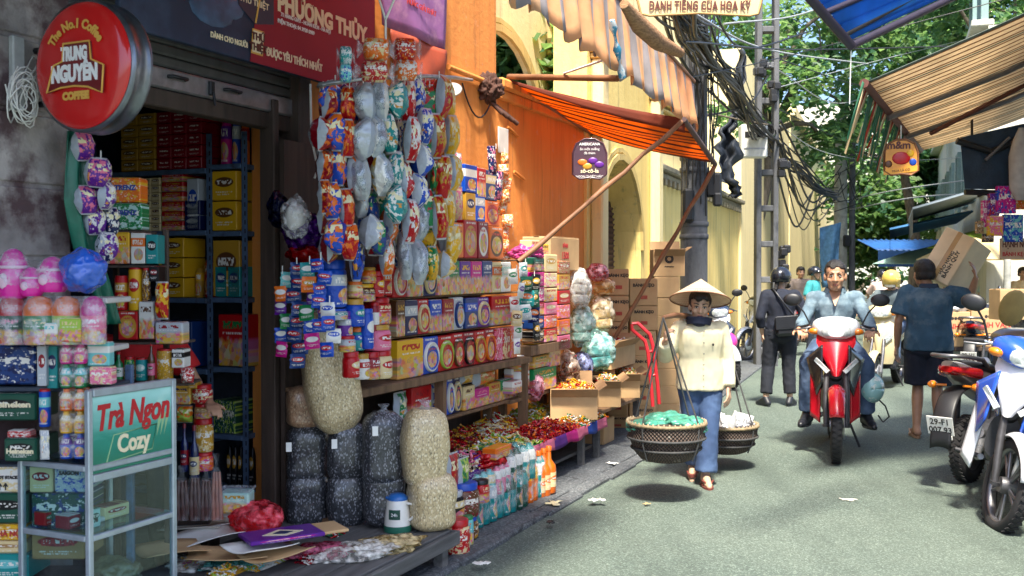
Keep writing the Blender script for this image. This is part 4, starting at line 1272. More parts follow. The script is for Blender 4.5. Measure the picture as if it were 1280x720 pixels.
def basket(label,top,r,h,apex,content):
 base=V((top.x,top.y,top.z-h))
 t=thing("basket",label,"basket",base,0,"baskets on the carrying pole")
 b=MB();prof=[(r*.5,0),(r*.66,.015),(r*.82,h*.25),(r*.93,h*.55),(r,h*.95),(r*1.0,h)]
 b.lathe(prof,40);b.lathe([(r*.98,h*.6),(r*.96,h*.98)],40)
 b.build("bowl",M_WICK,t)
 b=MB()
 b.tube([(r*cos(a),r*sin(a),h)for a in(2*pi*i/40 for i in range(41))],.012,8)
 rim=b.build("rim",mk("rim_cane",(.24,.18,.1),.7,var=.4,vs=30),t)
 b=MB()
 for i in range(46):
  a=2*pi*i/46;b.ell((r*1.0*cos(a),r*1.0*sin(a),h+.004),(.009,.009,.02),6,5)
 kind(b.build("rim_lashing",mk("rim_lash",(.3,.24,.15),.8),rim),'stuff')
 for s_ in(.35,.62):
  b=MB();rr_=r*(.82+.11*(s_-.25)/.3)+.008
  b.tube([(rr_*cos(a),rr_*sin(a),h*s_)for a in(2*pi*i/40 for i in range(41))],.009,6);b.build("hoop",mk("dark_rope"),t)
 ap=apex-base
 for i in range(4):
  a=pi/4+pi/2*i
  b=MB();e=V((r*cos(a),r*sin(a),h));lo=V((r*.8*cos(a),r*.8*sin(a),.02))
  b.tube([ap,ap.lerp(e,.5),e,V((r*.97*cos(a),r*.97*sin(a),h*.5)),lo],.0065,5);b.build("rope",M_ROPE,t)
 return t
Yf,Yk=7.12,8.3
fb_=basket("front wicker basket heaped with green wrapped bundles",at(833,528,Yf),49*Yf/F,.26,pF,0)
bk_=basket("rear wicker basket filled with white plastic bags and bottles",at(907,531,Yk),40*Yk/F,.22,pBk,0)
M_GREENBAG=mk("green_plastic",(.05,.24,.17),.35,var=.35,vs=12,bump=.5,bs=30,coat=.3)
M_WHITEBAG=mk("white_plastic",(.75,.77,.78),.3,var=.1,vs=12,bump=.5,bs=25,coat=.3,trans=.2)
fp=fb_.location;bp=bk_.location
lump("bundle","green plastic bundle at the left of the front basket","bundle",fp+V((-.13,-.03,.235)),(.14,.12,.05),M_GREENBAG,1)
lump("bundle","long green bundle draped over the right rim of the front basket","bundle",fp+V((.12,-.03,.24)),(.15,.12,.065),M_GREENBAG,2,.4)
lump("bundle","green bundle behind the other two in the front basket","bundle",fp+V((.02,.12,.25)),(.16,.1,.07),M_GREENBAG,3)
for i,(x,y,r_,w_)in enumerate(((-.02,-.1,.07,'small white bag at the front of the rear basket'),(.08,-.04,.085,'white knotted bag in the middle of the rear basket'),(.16,.06,.075,'large white bag at the right of the rear basket'),(-.05,.1,.08,'white bag behind the woman in the rear basket'))):
 lump("plastic_bag",w_,"bag",bp+V((x,y,.23)),(r_,r_,r_*.9),M_WHITEBAG,i+5,.5)
b=MB();b.lathe([(.03,0),(.03,.1),(.012,.14),(.012,.17)],12);o_=b.build("bottle",M_WHITEBAG,None,bp+V((-.0,-.17,.2)),(.3,.2,0));tag(o_,"cream plastic bottle leaning in the rear basket beside her hand","bottle")
# ---- rider on the red motorbike (figure in bike space: bike runs along -y, wheels on z=0)
rl=gnd(1045,578);rl.z=0
RS=1.06
rb_rz=face_cam(rl)+.02
RO=Matrix.Translation((rl.x,rl.y,0))@Matrix.Rotation(rb_rz,4,'Z')@Matrix.Scale(RS,4)
FW=-.0
def rs(J):return{a:(tuple(c*RS for c in v)if not a.startswith('toe')else v)for a,v in J.items()}
J=rs(dict(pelvis=(0,.93,.86),neck=(0,.82,1.31),head=(.0,.76,1.445),shR=(-.172,.82,1.25),shL=(.172,.82,1.25),elR=(-.268,.68,1.04),wrR=(-.285,.46,1.0),elL=(.272,.68,1.04),wrL=(.285,.46,1.0),hpR=(-.1,.9,.83),hpL=(.1,.9,.83),knR=(-.21,.5,.73),knL=(.23,.5,.72),anR=(-.22,.58,.3),anL=(.25,.6,.3),toeR=(-.25,-1,0),toeL=(.25,-1,0)))
rider,X=body("man in faded denim shirt riding the red motorbike towards the camera",(rl.x,rl.y,0),rb_rz,J,M_SKIN,pitch=.05,s=1.07*RS,hands={'R':dict(d=(.25,-.85,-.1),p=(0,0,-1),curl=.75),'L':dict(d=(-.25,-.85,-.1),p=(0,0,-1),curl=.75)},vox=.0075,w=1.0)
md_=cloth_mat("faded_denim_shirt",(.1,.16,.21),.22,col2=(.3,.4,.46),c2=(.45,.75,5))
shirt(rider,J,md_,1.05*RS,.016,.97,lo=-.1,sleeve=.97,seed=9,folds=.012,arm=.88)
collar(rider,X,J,md_,.072,.035,.62,1.05)
b=MB();n0=V(J['neck'])
b.add([n0+V((-.05,-.075,.0)),n0+V((.05,-.075,.0)),n0+V((.004,-.137,-.125)),n0+V((-.004,-.137,-.125))],[(0,1,2,3)]);b.add([n0+V((-.055,-.03,.02)),n0+V((.055,-.03,.02)),n0+V((.05,-.0755,.0)),n0+V((-.05,-.0755,.0))],[(0,1,2,3)])
o_=b.build("open_neck",M_SKIN,rider)
trousers(rider,J,cloth_mat("rider_jeans",(.04,.075,.15),.25,col2=(.1,.15,.24),c2=(.45,.7,3)),1.04*RS,.016,1.0,seed=6,folds=.008,taper=1.3)
hair(rider,X,M_HAIR,cut='crew')
for kk in 'LR':sandal(rider,J['an'+kk],J['toe'+kk],mk("black_shoe",(.012,.013,.018),.4),1.05*RS,shoe=True)
# ---- man with a carton on his shoulder, seen from behind
ml=gnd(1160,546);ml.z=0
m_rz=face_cam(ml)+pi-.12
k=1.0
J=dict(pelvis=(0,0,.9),neck=(.0,.02,1.41),head=(.05,.0,1.545),shR=(-.19,.0,1.35),shL=(.19,.02,1.36),elR=(-.34,-.1,1.3),wrR=(-.4,-.02,1.5),elL=(.265,.06,1.09),wrL=(.29,-.04,.85),hpR=(-.095,0,.87),hpL=(.095,0,.87),knR=(-.075,-.02,.48),knL=(.1,-.05,.48),anR=(-.1,.06,.1),anL=(.09,.1,.1),toeR=(.0,-1,0),toeL=(.35,-1,0))
man,X=body("man in dust marked blue polo and black shorts shouldering a carton",ml,m_rz,J,M_SKIN,yaw=.55,pitch=.05,s=1.05,hands={'R':dict(d=(.1,.1,1),p=(1,0,0),curl=.3),'L':dict(d=(.1,-.1,-1),p=(-1,.2,0),curl=.35)},vox=.008,w=1.06)
shirt(man,J,cloth_mat("dusty_blue_polo",(.04,.1,.16),.25,col2=(.22,.28,.3),c2=(.5,.72,2.6)),1.05,.036,1.08,lo=-.14,sleeve=.42,seed=12,folds=.011,name="polo_shirt",belly=.02,arm=1.12)
collar(man,X,J,cloth_mat("navy_collar",(.02,.04,.075)),.07,.035,.4,1.05)
trousers(man,J,cloth_mat("black_shorts",(.012,.016,.03),.3),1.05,.03,1.06,leg=.47,seed=13,folds=.008,name="shorts",taper=1.12)
hair(man,X,M_HAIR)
for kk in 'LR':sandal(man,J['an'+kk],J['toe'+kk],mk("tan_sandal",(.4,.25,.15),.6),1.05)
# ---- woman in black with helmet, seen from behind
bl=gnd(975,507);bl.z=0
b_rz=face_cam(bl)+pi+.15
J=dict(pelvis=(0,0,.87),neck=(0,.0,1.35),head=(-.01,-.03,1.475),shR=(-.165,0,1.29),shL=(.165,0,1.29),elR=(-.27,.06,1.05),wrR=(-.2,-.13,.95),elL=(.24,.06,1.03),wrL=(.2,-.02,.83),hpR=(-.09,0,.84),hpL=(.09,0,.84),knR=(-.1,-.02,.46),knL=(.13,-.03,.46),anR=(-.11,.02,.085),anL=(.17,.06,.085),toeR=(-.5,-1,0),toeL=(.4,-1,0))
bw,X=body("woman in black clothes and black helmet standing with her back turned",bl,b_rz,J,M_SKIN2,yaw=-.6,s=.98,hands={'R':dict(d=(.3,-1,0),p=(1,0,0),curl=.6),'L':dict(d=(0,-.2,-1),p=(-1,0,0),curl=.4)},vox=.009,w=.96)
mb0=cloth_mat("black_top",(.008,.012,.026),.3)
shirt(bw,J,mb0,.98,.018,.98,lo=-.12,sleeve=.8,seed=15,folds=.008)
trousers(bw,J,cloth_mat("black_trousers",(.01,.013,.022),.3),.98,.02,.98,leg=.92,seed=16,folds=.007)
helmet(bw,X,mk("helmet_black",(.012,.014,.02),.18,coat=.6,var=.1))
b=MB();cap(b,X@V((0,.1,-.02)),X@V((.005,.13,-.13)),.028,.02);remesh("hair",b,[M_HAIR],bw,.01,1,.006,50,2)
for kk in 'LR':sandal(bw,J['an'+kk],J['toe'+kk],mk("slipon_black",(.015,.018,.025),.5),.98,shoe=True)
bg=thing("shoulder_bag","black shoulder bag slung across the helmeted woman's back","bag",bl,b_rz)
b=MB();b.box((-.12,.17,.93),(.27,.1,.23),0,.035,Matrix.Rotation(.08,4,'Y'));b.build("pouch",mk("black_leather",(.015,.017,.022),.4,var=.2,bump=.2),bg)
b=MB();b.box((-.12,.226,.97),(.26,.012,.15),0,.005,Matrix.Rotation(.08,4,'Y'));b.build("flap",mk("black_leather"),bg)
b=MB();b.tube([(-.16,.16,1.02),(-.05,.165,1.15),(.06,.14,1.3),(.1,.04,1.375),(.1,-.08,1.33)],.012,6);b.build("strap",mk("black_leather"),bg)
# ------------------------------------------------------------------ motorbikes
def paint_mat(name,c,metal=.0,rough=.22):
 return mk("paint_"+name,c,rough,metal,var=.06,vs=5,coat=.8,col2=tuple(k*.6+.03 for k in c),c2=(.62,.8,9))
M_TAIL=mk("tail_red",(.4,.01,.01),.12,var=.3,vs=60,coat=.8)
M_AMBER=mk("amber_lens",(.8,.22,.01),.15,coat=.8,var=.2)
M_LENS=mk("headlight_lens",(.62,.68,.7),.06,.3,coat=1,var=.3,vs=40)
M_SEAT=mk("seat_vinyl",(.018,.018,.02),.42,var=.2,bump=.15,bs=150)
M_ALU=mk("cast_alloy",(.2,.2,.21),.38,.8,var=.2)
M_DARKMET=mk("engine_grime",(.05,.05,.055),.55,.4,var=.4,vs=14)
def sq(y,rx,rz,zc,e=.75,n=18,xc=0.0):
 f=lambda v:(abs(v)**e)*(1 if v>=0 else-1)
 return[V((xc+rx*f(cos(2*pi*k/n)),y,zc+rz*f(sin(2*pi*k/n))))for k in range(n)]
def wheel(name,parent,y,r,w,spokes=5,xf=None,disc=True):
 X=(xf or Matrix())@Matrix.Translation((0,y,r))@Matrix.Rotation(pi/2,4,'Y')
 b=MB();n=32
 prof=[]
 for i in range(13):
  a=-pi*.72+1.44*pi*i/12
  prof.append((r-w*.5+w*.5*cos(a),w*.5*sin(a)))
 rings=[[X@V((q[0]*cos(2*pi*k/n),q[0]*sin(2*pi*k/n),q[1]))for q in prof]for k in range(n)]
 b.loft(rings+[rings[0]],0,True,False,False)
 for k in range(40):
  a=2*pi*k/40
  for s in(-1,1):
   b.box((0,0,0),(.006,.022,w*.34),0,0,X@Matrix.Rotation(a+s*.04,4,'Z')@Matrix.Translation((r-.0005,0,s*w*.2))@Matrix.Rotation(s*.5,4,'X'))
 t=b.build(name,M_RUBBER,parent)
 b=MB();ri=r-w*.82
 rr_=[(ri+.012,-w*.34),(ri-.008,-w*.3),(ri-.012,0),(ri-.008,w*.3),(ri+.012,w*.34)]
 rings=[[X@V((q[0]*cos(2*pi*k/n),q[0]*sin(2*pi*k/n),q[1]))for q in rr_]for k in range(n)]
 b.loft(rings+[rings[0]],0,True,False,False)
 for k in range(spokes):
  for s in(-.14,.14):
   a=2*pi*k/spokes
   b.tube([X@V((.04*cos(a),.04*sin(a),0)),X@V((ri*cos(a+s),ri*sin(a+s),0))],[.014,.01],6)
 b.lathe([(.045,-.05),(.05,-.02),(.05,.02),(.045,.05)],14,0,(0,0,0),1,1,X)
 rim=b.build("rim",M_ALU,t)
 if disc:
  b=MB();b.lathe([(.055,.055),(.105,.055),(.105,.06),(.055,.06)],24,0,(0,0,0),1,1,X);b.build("brake_disc",M_STEEL,rim)
 return t
def panel(b,z0,z1,w,yc,bow,n=10,m=0,th=.012,k=12):
 """bowed front panel; w, yc, bow are functions of 0..1 up its height"""
 pts=lambda s,t:V(((2*s-1)*w(t),yc(t)+bow(t)*(2*s-1)**2,z0+(z1-z0)*t))
 b.grid(k,n,pts,m,True)
 b.grid(k,n,lambda s,t:pts(1-s,t)+V((0,th,0)),m,True)
 return b
def scooter(label,loc,rz,main,second,group=None,style='under',lean=0.0,steer=0.0,plate=None,mirrors=True,scale=1.0,cover=None,seatm=None,low=False,cowl=None):
 t=thing("motorbike",label,"motorbike",loc,rz,group)
 t.scale=(scale,)*3
 t.rotation_euler=(0,lean,rz)
 WB,r,w=1.24,.285,.085
 ST=Matrix.Translation((0,.28,0))@Matrix.Rotation(steer,4,'Z')@Matrix.Translation((0,-.28,0))
 if style=='scooter':r,w=.25,.1
 wheel("wheel",t,0,r,w,5,ST);wheel("wheel",t,WB,r,w+.012,5,None,False)
 b=MB()
 for s in(-1,1):
  b.tube([ST@V((s*.075,.01,r)),ST@V((s*.08,.1,r+.25)),ST@V((s*.07,.17,r+.42))],[.021,.024,.018],8)
  b.lathe([(.03,0),(.03,.02)],8,0,(0,0,0),1,1,ST@Matrix.Translation((s*.075,.0,r-.01)))
 b.build("front_fork",M_DARKMET if style!='scooter' else M_ALU,t)
 b=MB()
 def fend(s,q):
  a=.35+2.0*q;R_=r+.035
  x=(2*s-1)*.066;dip=.035*(2*s-1)**2
  return ST@V((x*(1-.35*abs(q-.45)),-(R_-dip)*cos(a),r+(R_-dip)*sin(a)))
 b.grid(10,16,fend,0,True)
 o=b.build("front_mudguard",main,t);o.modifiers.new("thickness",'SOLIDIFY').thickness=.006
 if style=='under':
  b=MB();panel(b,.66,.97,lambda q:.03+.12*min(1,q*1.25),lambda q:.08+.17*q,lambda q:.06)
  b.build("front_cowl",main,t)
  b=MB()
  for s in(-1,1):
   b.grid(6,8,lambda p,q,s=s:V((s*(.1+.12*p*(.35+.65*q)),.13+.15*p+.06*q,.60+.3*q-.12*p)),0,True)
  o=b.build("cowl_blade",second,t);o.modifiers.new("thickness",'SOLIDIFY').thickness=.012
  b=MB()
  for s in(-1,1):
   b=MB();b.add([(s*.05,.118,.70),(s*.15,.15,.80),(s*.165,.165,.775),(s*.07,.12,.68)],[(0,1,2,3)])
   o=b.build("cowl_lamp",M_LENS,t);o.modifiers.new("thickness",'SOLIDIFY').thickness=.02;o.modifiers[0].offset=0
  b=MB()
  for s in(-1,1):
   b.grid(5,10,lambda p,q,s=s:V((s*(.115+.075*p),.26+.06*p,.27+.4*q+.05*p)),0,True)
  o=b.build("leg_shield",main,t);o.modifiers.new("thickness",'SOLIDIFY').thickness=.014
  b=MB();b.box((0,.235,.88),(.09,.03,.04),0,.01);b.build("badge",M_CHROME,t)
  b=MB();b.loft([sq(.3,.09,.14,.5),sq(.5,.1,.13,.42),sq(.78,.12,.13,.4),sq(.95,.09,.1,.4)],0);b.build("engine",M_DARKMET,t)
  b=MB();b.loft([sq(.26,.06,.12,.74),sq(.42,.06,.1,.62),sq(.6,.07,.1,.58),sq(.75,.1,.12,.64)],0);b.build("frame_cover",M_BLACK,t)
 else:
  b=MB();panel(b,.34,.96,lambda q:.16+.06*sin(pi*min(1,q*1.1)),lambda q:.19+.1*q-.06*sin(pi*q),lambda q:.09)
  b.build("front_cowl",main,t)
  b=MB();panel(b,.42,.9,lambda q:.03+.07*q,lambda q:.165+.1*q-.06*sin(pi*q),lambda q:.04)
  b.build("cowl_centre",second,t)
  b=MB()
  for s in(-1,1):
   b=MB();b.add([(s*.09,.155,.68),(s*.175,.2,.76),(s*.18,.21,.7),(s*.1,.17,.62)],[(0,1,2,3)])
   o=b.build("cowl_lamp",M_LENS,t);o.modifiers.new("thickness",'SOLIDIFY').thickness=.02;o.modifiers[0].offset=0
  b=MB();b.loft([sq(.28,.17,.05,.32),sq(.5,.15,.045,.3),sq(.72,.16,.05,.31)],0);b.build("footboard",M_BLACK,t)
  b=MB();b.loft([sq(.7,.1,.1,.36),sq(1.0,.12,.12,.33),sq(1.28,.08,.09,.3)],0);b.build("engine",M_DARKMET,t)
 HY,HZ_=.38,1.03
 b=MB();b.tube([ST@V(p)for p in((-.3,HY+.1,HZ_-.02),(-.21,HY+.04,HZ_+.005),(-.1,HY,HZ_),(.1,HY,HZ_),(.21,HY+.04,HZ_+.005),(.3,HY+.1,HZ_-.02))],.012,8)
 hb=b.build("handlebar",M_CHROME,t)
 for s in(-1,1):
  b=MB();b.tube([ST@V((s*.205,HY+.04,HZ_+.005)),ST@V((s*.305,HY+.105,HZ_-.022))],.018,10);b.build("grip",M_BLACK,hb)
  b=MB();b.tube([ST@V((s*.2,HY-.02,HZ_+.0)),ST@V((s*.24,HY-.03,HZ_-.01)),ST@V((s*.325,HY+.035,HZ_-.03))],[.009,.007,.009],6);b.build("brake_lever",M_ALU,hb)
 b=MB();b.loft([[ST@p for p in sq(y_,rx,rz_,zc)]for y_,rx,rz_,zc in((HY-.17,.075,.045,HZ_-.02),(HY-.14,.13,.075,HZ_-.015),(HY-.05,.185,.085,HZ_+.005),(HY+.04,.17,.06,HZ_+.01),(HY+.09,.08,.03,HZ_+.01))],0)
 hc=b.build("headlight_cowl",cowl or second if style=='under' else main,t)
 b=MB();b.loft([[ST@p for p in sq(y_,rx,rz_,zc)]for y_,rx,rz_,zc in((HY-.18,.06,.038,HZ_-.03),(HY-.165,.105,.055,HZ_-.025),(HY-.13,.125,.062,HZ_-.02))],0)
 b.build("headlight",M_LENS,hc)
 b=MB()
 for s in(-1,1):
  b=MB();b.ell(ST@V((s*.165,HY-.075,HZ_-.03)),(.05,.04,.028),10,7);b.build("turn_signal",M_AMBER,hc)
 if mirrors:
  for s in(-1,1):
   c=ST@V((s*.34,HY+.03,HZ_+.22))
   b=MB();b.tube([ST@V((s*.2,HY+.02,HZ_+.02)),ST@V((s*.25,HY+.02,HZ_+.12)),c],.007,6);b.ell(c,(.075,.022,.052),14,9)
   mr=b.build("mirror",M_BLACK,hb)
   b=MB();b.ell(c+V((0,.012,0)),(.068,.014,.045),14,7);b.build("mirror_glass",M_CHROME,mr)
 up=.0 if not low else-.03
 b=MB();b.loft([sq(.62,.085,.1,.62+up),sq(.78,.13,.13,.64+up),sq(1.0,.15,.12,.7+up),sq(1.25,.13,.095,.78+up),sq(1.5,.085,.06,.86+up),sq(1.6,.05,.03,.9+up)],0)
 b.build("side_cover",cover or main,t)
 b=MB()
 b.loft([sq(.56,.07,.025,.74+up),sq(.68,.115,.04,.77+up),sq(.9,.135,.045,.79+up),sq(1.1,.14,.045,.845+up),sq(1.35,.115,.04,.88+up),sq(1.47,.06,.025,.9+up)],0)
 b.build("seat",seatm or M_SEAT,t)
 b=MB();b.loft([sq(1.49,.1,.036,.855+up),sq(1.58,.085,.036,.86+up),sq(1.625,.045,.022,.87+up)],0)
 for s in(-1,1):b.loft([sq(1.36,.035,.04,.825+up,.75,12,s*.12),sq(1.5,.035,.038,.85+up,.75,12,s*.09),sq(1.6,.02,.02,.865+up,.75,12,s*.05)],0)
 b.build("tail_light",M_TAIL,t)
 b=MB();b.tube([(s_*.12,y_,z_+up)for s_,y_,z_ in((-1,1.2,.87),(-1.2,1.35,.93),(-1.05,1.58,.965),(0,1.68,.97),(1.05,1.58,.965),(1.2,1.35,.93),(1,1.2,.87))],.016,8)
 b.build("grab_rail",M_ALU,t)
 b=MB()
 b.grid(8,12,lambda s,q:V(((2*s-1)*.075,WB+.05+.44*sin(.25+1.25*q)*(1 if True else 0)-.0,.72+up-.42*q*q+.02*(1-(2*s-1)**2))),0,True)
 o=b.build("rear_mudguard",M_BLACK,t);o.modifiers.new("thickness",'SOLIDIFY').thickness=.012
 PM=Matrix.Translation((0,1.725,.47))@Matrix.Rotation(-.3,4,'X')
 b=MB();b.box((0,0,0),(.19,.006,.14),0,.002,PM);b.box((0,.004,-.085),(.16,.01,.03),0,.003,PM)
 pl=b.build("number_plate",M_WHITE,t)
 if plate:
  for i,s in enumerate(plate):
   vs,fs=text_geo(s,.062,.001,'CENTER',.001)
   mbx=MB();mbx.add([PM@V((-v.x,.005+v.z,v.y+(.012,-.05)[i]))for v in vs],[tuple(reversed(f))if False else f for f in fs]);mbx.build("lettering",M_INK,pl)
 b=MB()
 for s in(-1,1):
  b=MB();b.ell((s*.16,1.5,.74+up),(.035,.04,.028),10,7);b.tube([(s*.06,1.48,.74+up),(s*.14,1.5,.74+up)],.01,6);b.build("turn_signal",M_AMBER,t)
 b=MB();b.tube([(-.1,.55,.3),(-.14,.8,.24),(-.16,1.0,.27)],.02,8);b.tube([(-.16,.98,.265),(-.17,1.1,.3),(-.175,1.5,.42)],[.03,.05,.045],12)
 b.build("exhaust",M_STEEL,t)
 b=MB();b.tube([(.09,.62,.3),(.2,.68,.02)],.011,6)
 for s in(-1,1):b.tube([(s*.06,.62,.29),(s*.26,.6,.285)],.016,8)
 b.build("footrest",M_DARKMET,t)
 b=MB()
 for s in(-1,1):b.tube([(s*.1,WB,r),(s*.12,WB-.1,.62)],.022,8)
 b.box((.07,WB-.2,r),(.05,.5,.07),0,.02);b.build("rear_shock",M_DARKMET,t)
 return t
P_RED,P_BLK=paint_mat("red",(.5,.008,.02)),paint_mat("black",(.012,.012,.016))
P_WHT,P_BLUE=paint_mat("white",(.72,.74,.78)),paint_mat("blue",(.02,.09,.5))
P_GREY,P_CREAM=paint_mat("champagne_grey",(.22,.19,.18),.4,.3),paint_mat("cream",(.62,.52,.3))
P_SILV,P_NAVY,P_MAR=paint_mat("silver",(.45,.47,.5),.5),paint_mat("navy",(.02,.035,.08)),paint_mat("maroon",(.16,.015,.02))
scooter("red and black motorbike ridden by the man in denim shirt",(rl.x,rl.y,0),rb_rz,P_RED,P_BLK,style='under',scale=RS,cover=P_BLK,cowl=P_WHT)
hm=thing("helmet","pale turquoise helmet hanging by its strap beside the red motorbike","helmet",V((rl.x,rl.y,0))+Matrix.Rotation(rb_rz,3,'Z')@V((.3,.62,.56)),rb_rz)
b=MB();b.grid(24,8,lambda t,q:V((.1*cos(2*pi*t)*sin(pi*.5*q+.02),-.02-.12*cos(pi*.5*q),.125*sin(2*pi*t)*sin(pi*.5*q+.02))),0,True)
o_=b.build("shell",mk("helmet_turquoise",(.3,.55,.55),.25,coat=.6,col2=(.7,.75,.7),c2=(.55,.58,12)),hm);o_.modifiers.new("thickness",'SOLIDIFY').thickness=.012
b=MB();b.tube([(.06,0,-.1),(.12,.0,-.16),(.15,0,-.25),(.1,0,-.3),(.06,0,-.24)],.008,6);b.build("strap",M_BLACK,hm)
def bike_at(px,py,heading,*a,rear=False,**k):
 p=gnd(px,py);p.z=0
 h=V((heading[0],heading[1],0)).normalized();st=k.get('steer',0)
 if st:p=p-Matrix.Rotation(atan2(h.x,-h.y),3,'Z')@V((.28*sin(st),.28*(1-cos(st)),0))*k.get('scale',1)
 if rear:p=p+h*1.24*k.get('scale',1)
 rz=atan2(h.x,-h.y)
 return scooter(a[0],p,rz,*a[1:],**k)
bike_at(1210,602,(.72,.69),"champagne grey scooter parked at the right seen from behind",P_GREY,P_GREY,rear=True,style='scooter',plate=("29-F1","007.93"),mirrors=False)
bike_at(1243,658,(-.52,-.85),"white and blue motorbike parked at the right edge with front wheel turned",P_WHT,P_BLUE,style='under',lean=.26,steer=.45,scale=1.06,cover=P_BLUE)
ck=bike_at(1216,488,(.5,.86),"dark motorbike loaded with cartons on a rear rack",P_NAVY,P_BLK,rear=True,style='under',plate=("29-H1","265.4"))
sc2=gnd(1093,489);sc2.z=0
s2rz=face_cam(sc2)-.25
scooter("cream scooter ridden by the masked rider behind",sc2,s2rz,P_CREAM,P_CREAM,style='scooter')
bike_at(914,487,(-.1,-1),"white fronted motorbike parked behind the hatted woman",P_WHT,P_NAVY,style='under',steer=.3,lean=-.06)
bike_at(932,452,(-.75,-.66),"silver motorbike parked by the yellow wall next to the black dressed woman",P_SILV,P_BLK,group="motorbikes parked along the yellow wall")
bike_at(951,437,(-.7,-.7),"black motorbike second in the row by the yellow wall",P_BLK,P_SILV,group="motorbikes parked along the yellow wall")
bike_at(985,420,(-.72,-.68),"navy motorbike farthest in the row by the yellow wall",P_NAVY,P_WHT,group="motorbikes parked along the yellow wall")
for px,py,h,l,m1,m2 in((1222,447,(-.7,.5),"maroon motorbike at the front of the right hand cluster beyond the cartons",P_MAR,P_BLK),(1256,452,(-.8,.4),"black scooter beside the maroon one beyond the cartons",P_BLK,P_BLK),(1200,425,(-.8,.5),"silver motorbike behind the carrier's box in the far cluster",P_SILV,P_BLK),(1240,422,(-.75,.5),"navy scooter deep in the right hand cluster",P_NAVY,P_SILV),(1275,428,(-.8,.45),"white scooter at the right frame edge of the far cluster",P_WHT,P_BLK)):
 bike_at(px,py,h,l,m1,m2,group="motorbikes clustered on the right")
bike_at(1150,418,(.2,.97),"dark motorbike moving away down the street between the riders",P_BLK,P_MAR,rear=True)
bike_at(1112,414,(.25,.97),"black scooter ridden away by the pale shirted figure",P_BLK,P_BLK,rear=True,style='scooter')
# ---- pink helmet on the parked bike behind the hatted woman
b=MB();b.ell((0,0,0),(.12,.14,.13),20,12)
o_=b.build("helmet",mk("helmet_pink",(.7,.04,.3),.25,coat=.6),None,gnd(914,487)+V((-.02,.1,.58)));o_.location.z=.62;tag(o_,"pink helmet hung at the front of the parked white motorbike","helmet")
# ------------------------------------------------------------------ other people
SEATJ=dict(pelvis=(0,.95,.84),neck=(0,.88,1.3),head=(.0,.83,1.435),shR=(-.18,.88,1.24),shL=(.18,.88,1.24),elR=(-.3,.7,1.03),wrR=(-.32,.47,1.0),elL=(.3,.7,1.03),wrL=(.32,.47,1.0),hpR=(-.1,.92,.81),hpL=(.1,.92,.81),knR=(-.14,.5,.74),knL=(.14,.5,.74),anR=(-.14,.5,.36),anL=(.14,.5,.36),toeR=(0,-1,0),toeL=(0,-1,0))
HD={'R':dict(d=(.2,-.9,-.1),p=(0,0,-1),curl=.7),'L':dict(d=(-.2,-.9,-.1),p=(0,0,-1),curl=.7)}
r2,X=body("masked rider in yellow helmet and dark zipped jacket on the cream scooter",sc2,s2rz,SEATJ,M_SKIN2,s=1.0,hands=HD,vox=.011,masked=True)
shirt(r2,SEATJ,cloth_mat("slate_jacket",(.06,.085,.1),.25,col2=(.14,.17,.18)),1.0,.022,1.0,lo=-.12,sleeve=.97,seed=21,folds=.009,arm=1.1,vox=.013,name="jacket")
trousers(r2,SEATJ,mk("rider_jeans"),1.0,.016,1.0,seed=22,vox=.013)
helmet(r2,X,mk("helmet_yellow",(.62,.45,.1),.2,coat=.7),None,True,peak=False)
b=MB();b.grid(14,6,lambda t,q:X@V((.075*sin(pi*(t-.5)),-.122*cos(pi*(t-.5)*.8)+.01*q,-.015-.08*q)),0,True);b.build("face_mask",mk("mask_white",(.75,.75,.68),.8),r2).modifiers.new("thickness",'SOLIDIFY').thickness=.004
b=MB();b.grid(12,3,lambda t,q:X@V((.066*sin(pi*(t-.5)),-.113*cos(pi*(t-.5)*.8),.022-.03*q)),0,True);b.build("sunglasses",mk("dark_glasses",(.01,.01,.012),.1),r2).modifiers.new("thickness",'SOLIDIFY').thickness=.006
for kk in 'LR':sandal(r2,SEATJ['an'+kk],(0,-1,0),mk("black_shoe"),1.0,shoe=True)
STAND=dict(pelvis=(0,0,.88),neck=(.0,.0,1.37),head=(0,-.03,1.5),shR=(-.175,0,1.31),shL=(.175,0,1.31),elR=(-.24,.04,1.05),wrR=(-.22,-.1,.86),elL=(.24,.04,1.05),wrL=(.22,-.1,.86),hpR=(-.09,0,.85),hpL=(.09,0,.85),knR=(-.1,-.02,.47),knL=(.1,-.02,.47),anR=(-.1,.03,.085),anL=(.1,.03,.085),toeR=(-.2,-1,0),toeL=(.2,-1,0))
def extra(label,px,py,rz,sm,tm,J=STAND,hat=None,s=1.0,yaw=0,seat=None,dz=0,pitch=0.0):
 p=gnd(px,py);p.z=dz
 o,X=body(label,p,face_cam(p)+rz,J,M_SKIN,s=s,hands=None if J is STAND else HD,vox=.013,yaw=yaw,pitch=pitch)
 shirt(o,J,sm,s,.018,1.0,lo=-.12,sleeve=.45,seed=px,folds=.007,vox=.014)
 trousers(o,J,tm,s,.016,1.0,seed=py,vox=.014)
 if hat:helmet(o,X,hat)
 else:hair(o,X,M_HAIR)
 for kk in 'LR':sandal(o,J['an'+kk],J['toe'+kk],mk("black_shoe"),s,shoe=True)
 return o
mdk=cloth_mat("dark_trousers",(.02,.025,.04),.3)
extra("pale pink shirted rider with dark cap riding away down the street",1103,425,pi,cloth_mat("pale_pink_shirt",(.7,.52,.48)),mdk,SEATJ,mk("helmet_black"))
extra("bare headed man standing beyond the black dressed woman by the wall",1000,428,.3,cloth_mat("grey_brown_shirt",(.2,.16,.14)),mdk)
extra("person in teal shirt and dark helmet beside the yellow wall",1016,445,1.2,cloth_mat("teal_shirt",(.04,.3,.32)),mdk,STAND,mk("helmet_black"),s=.95)
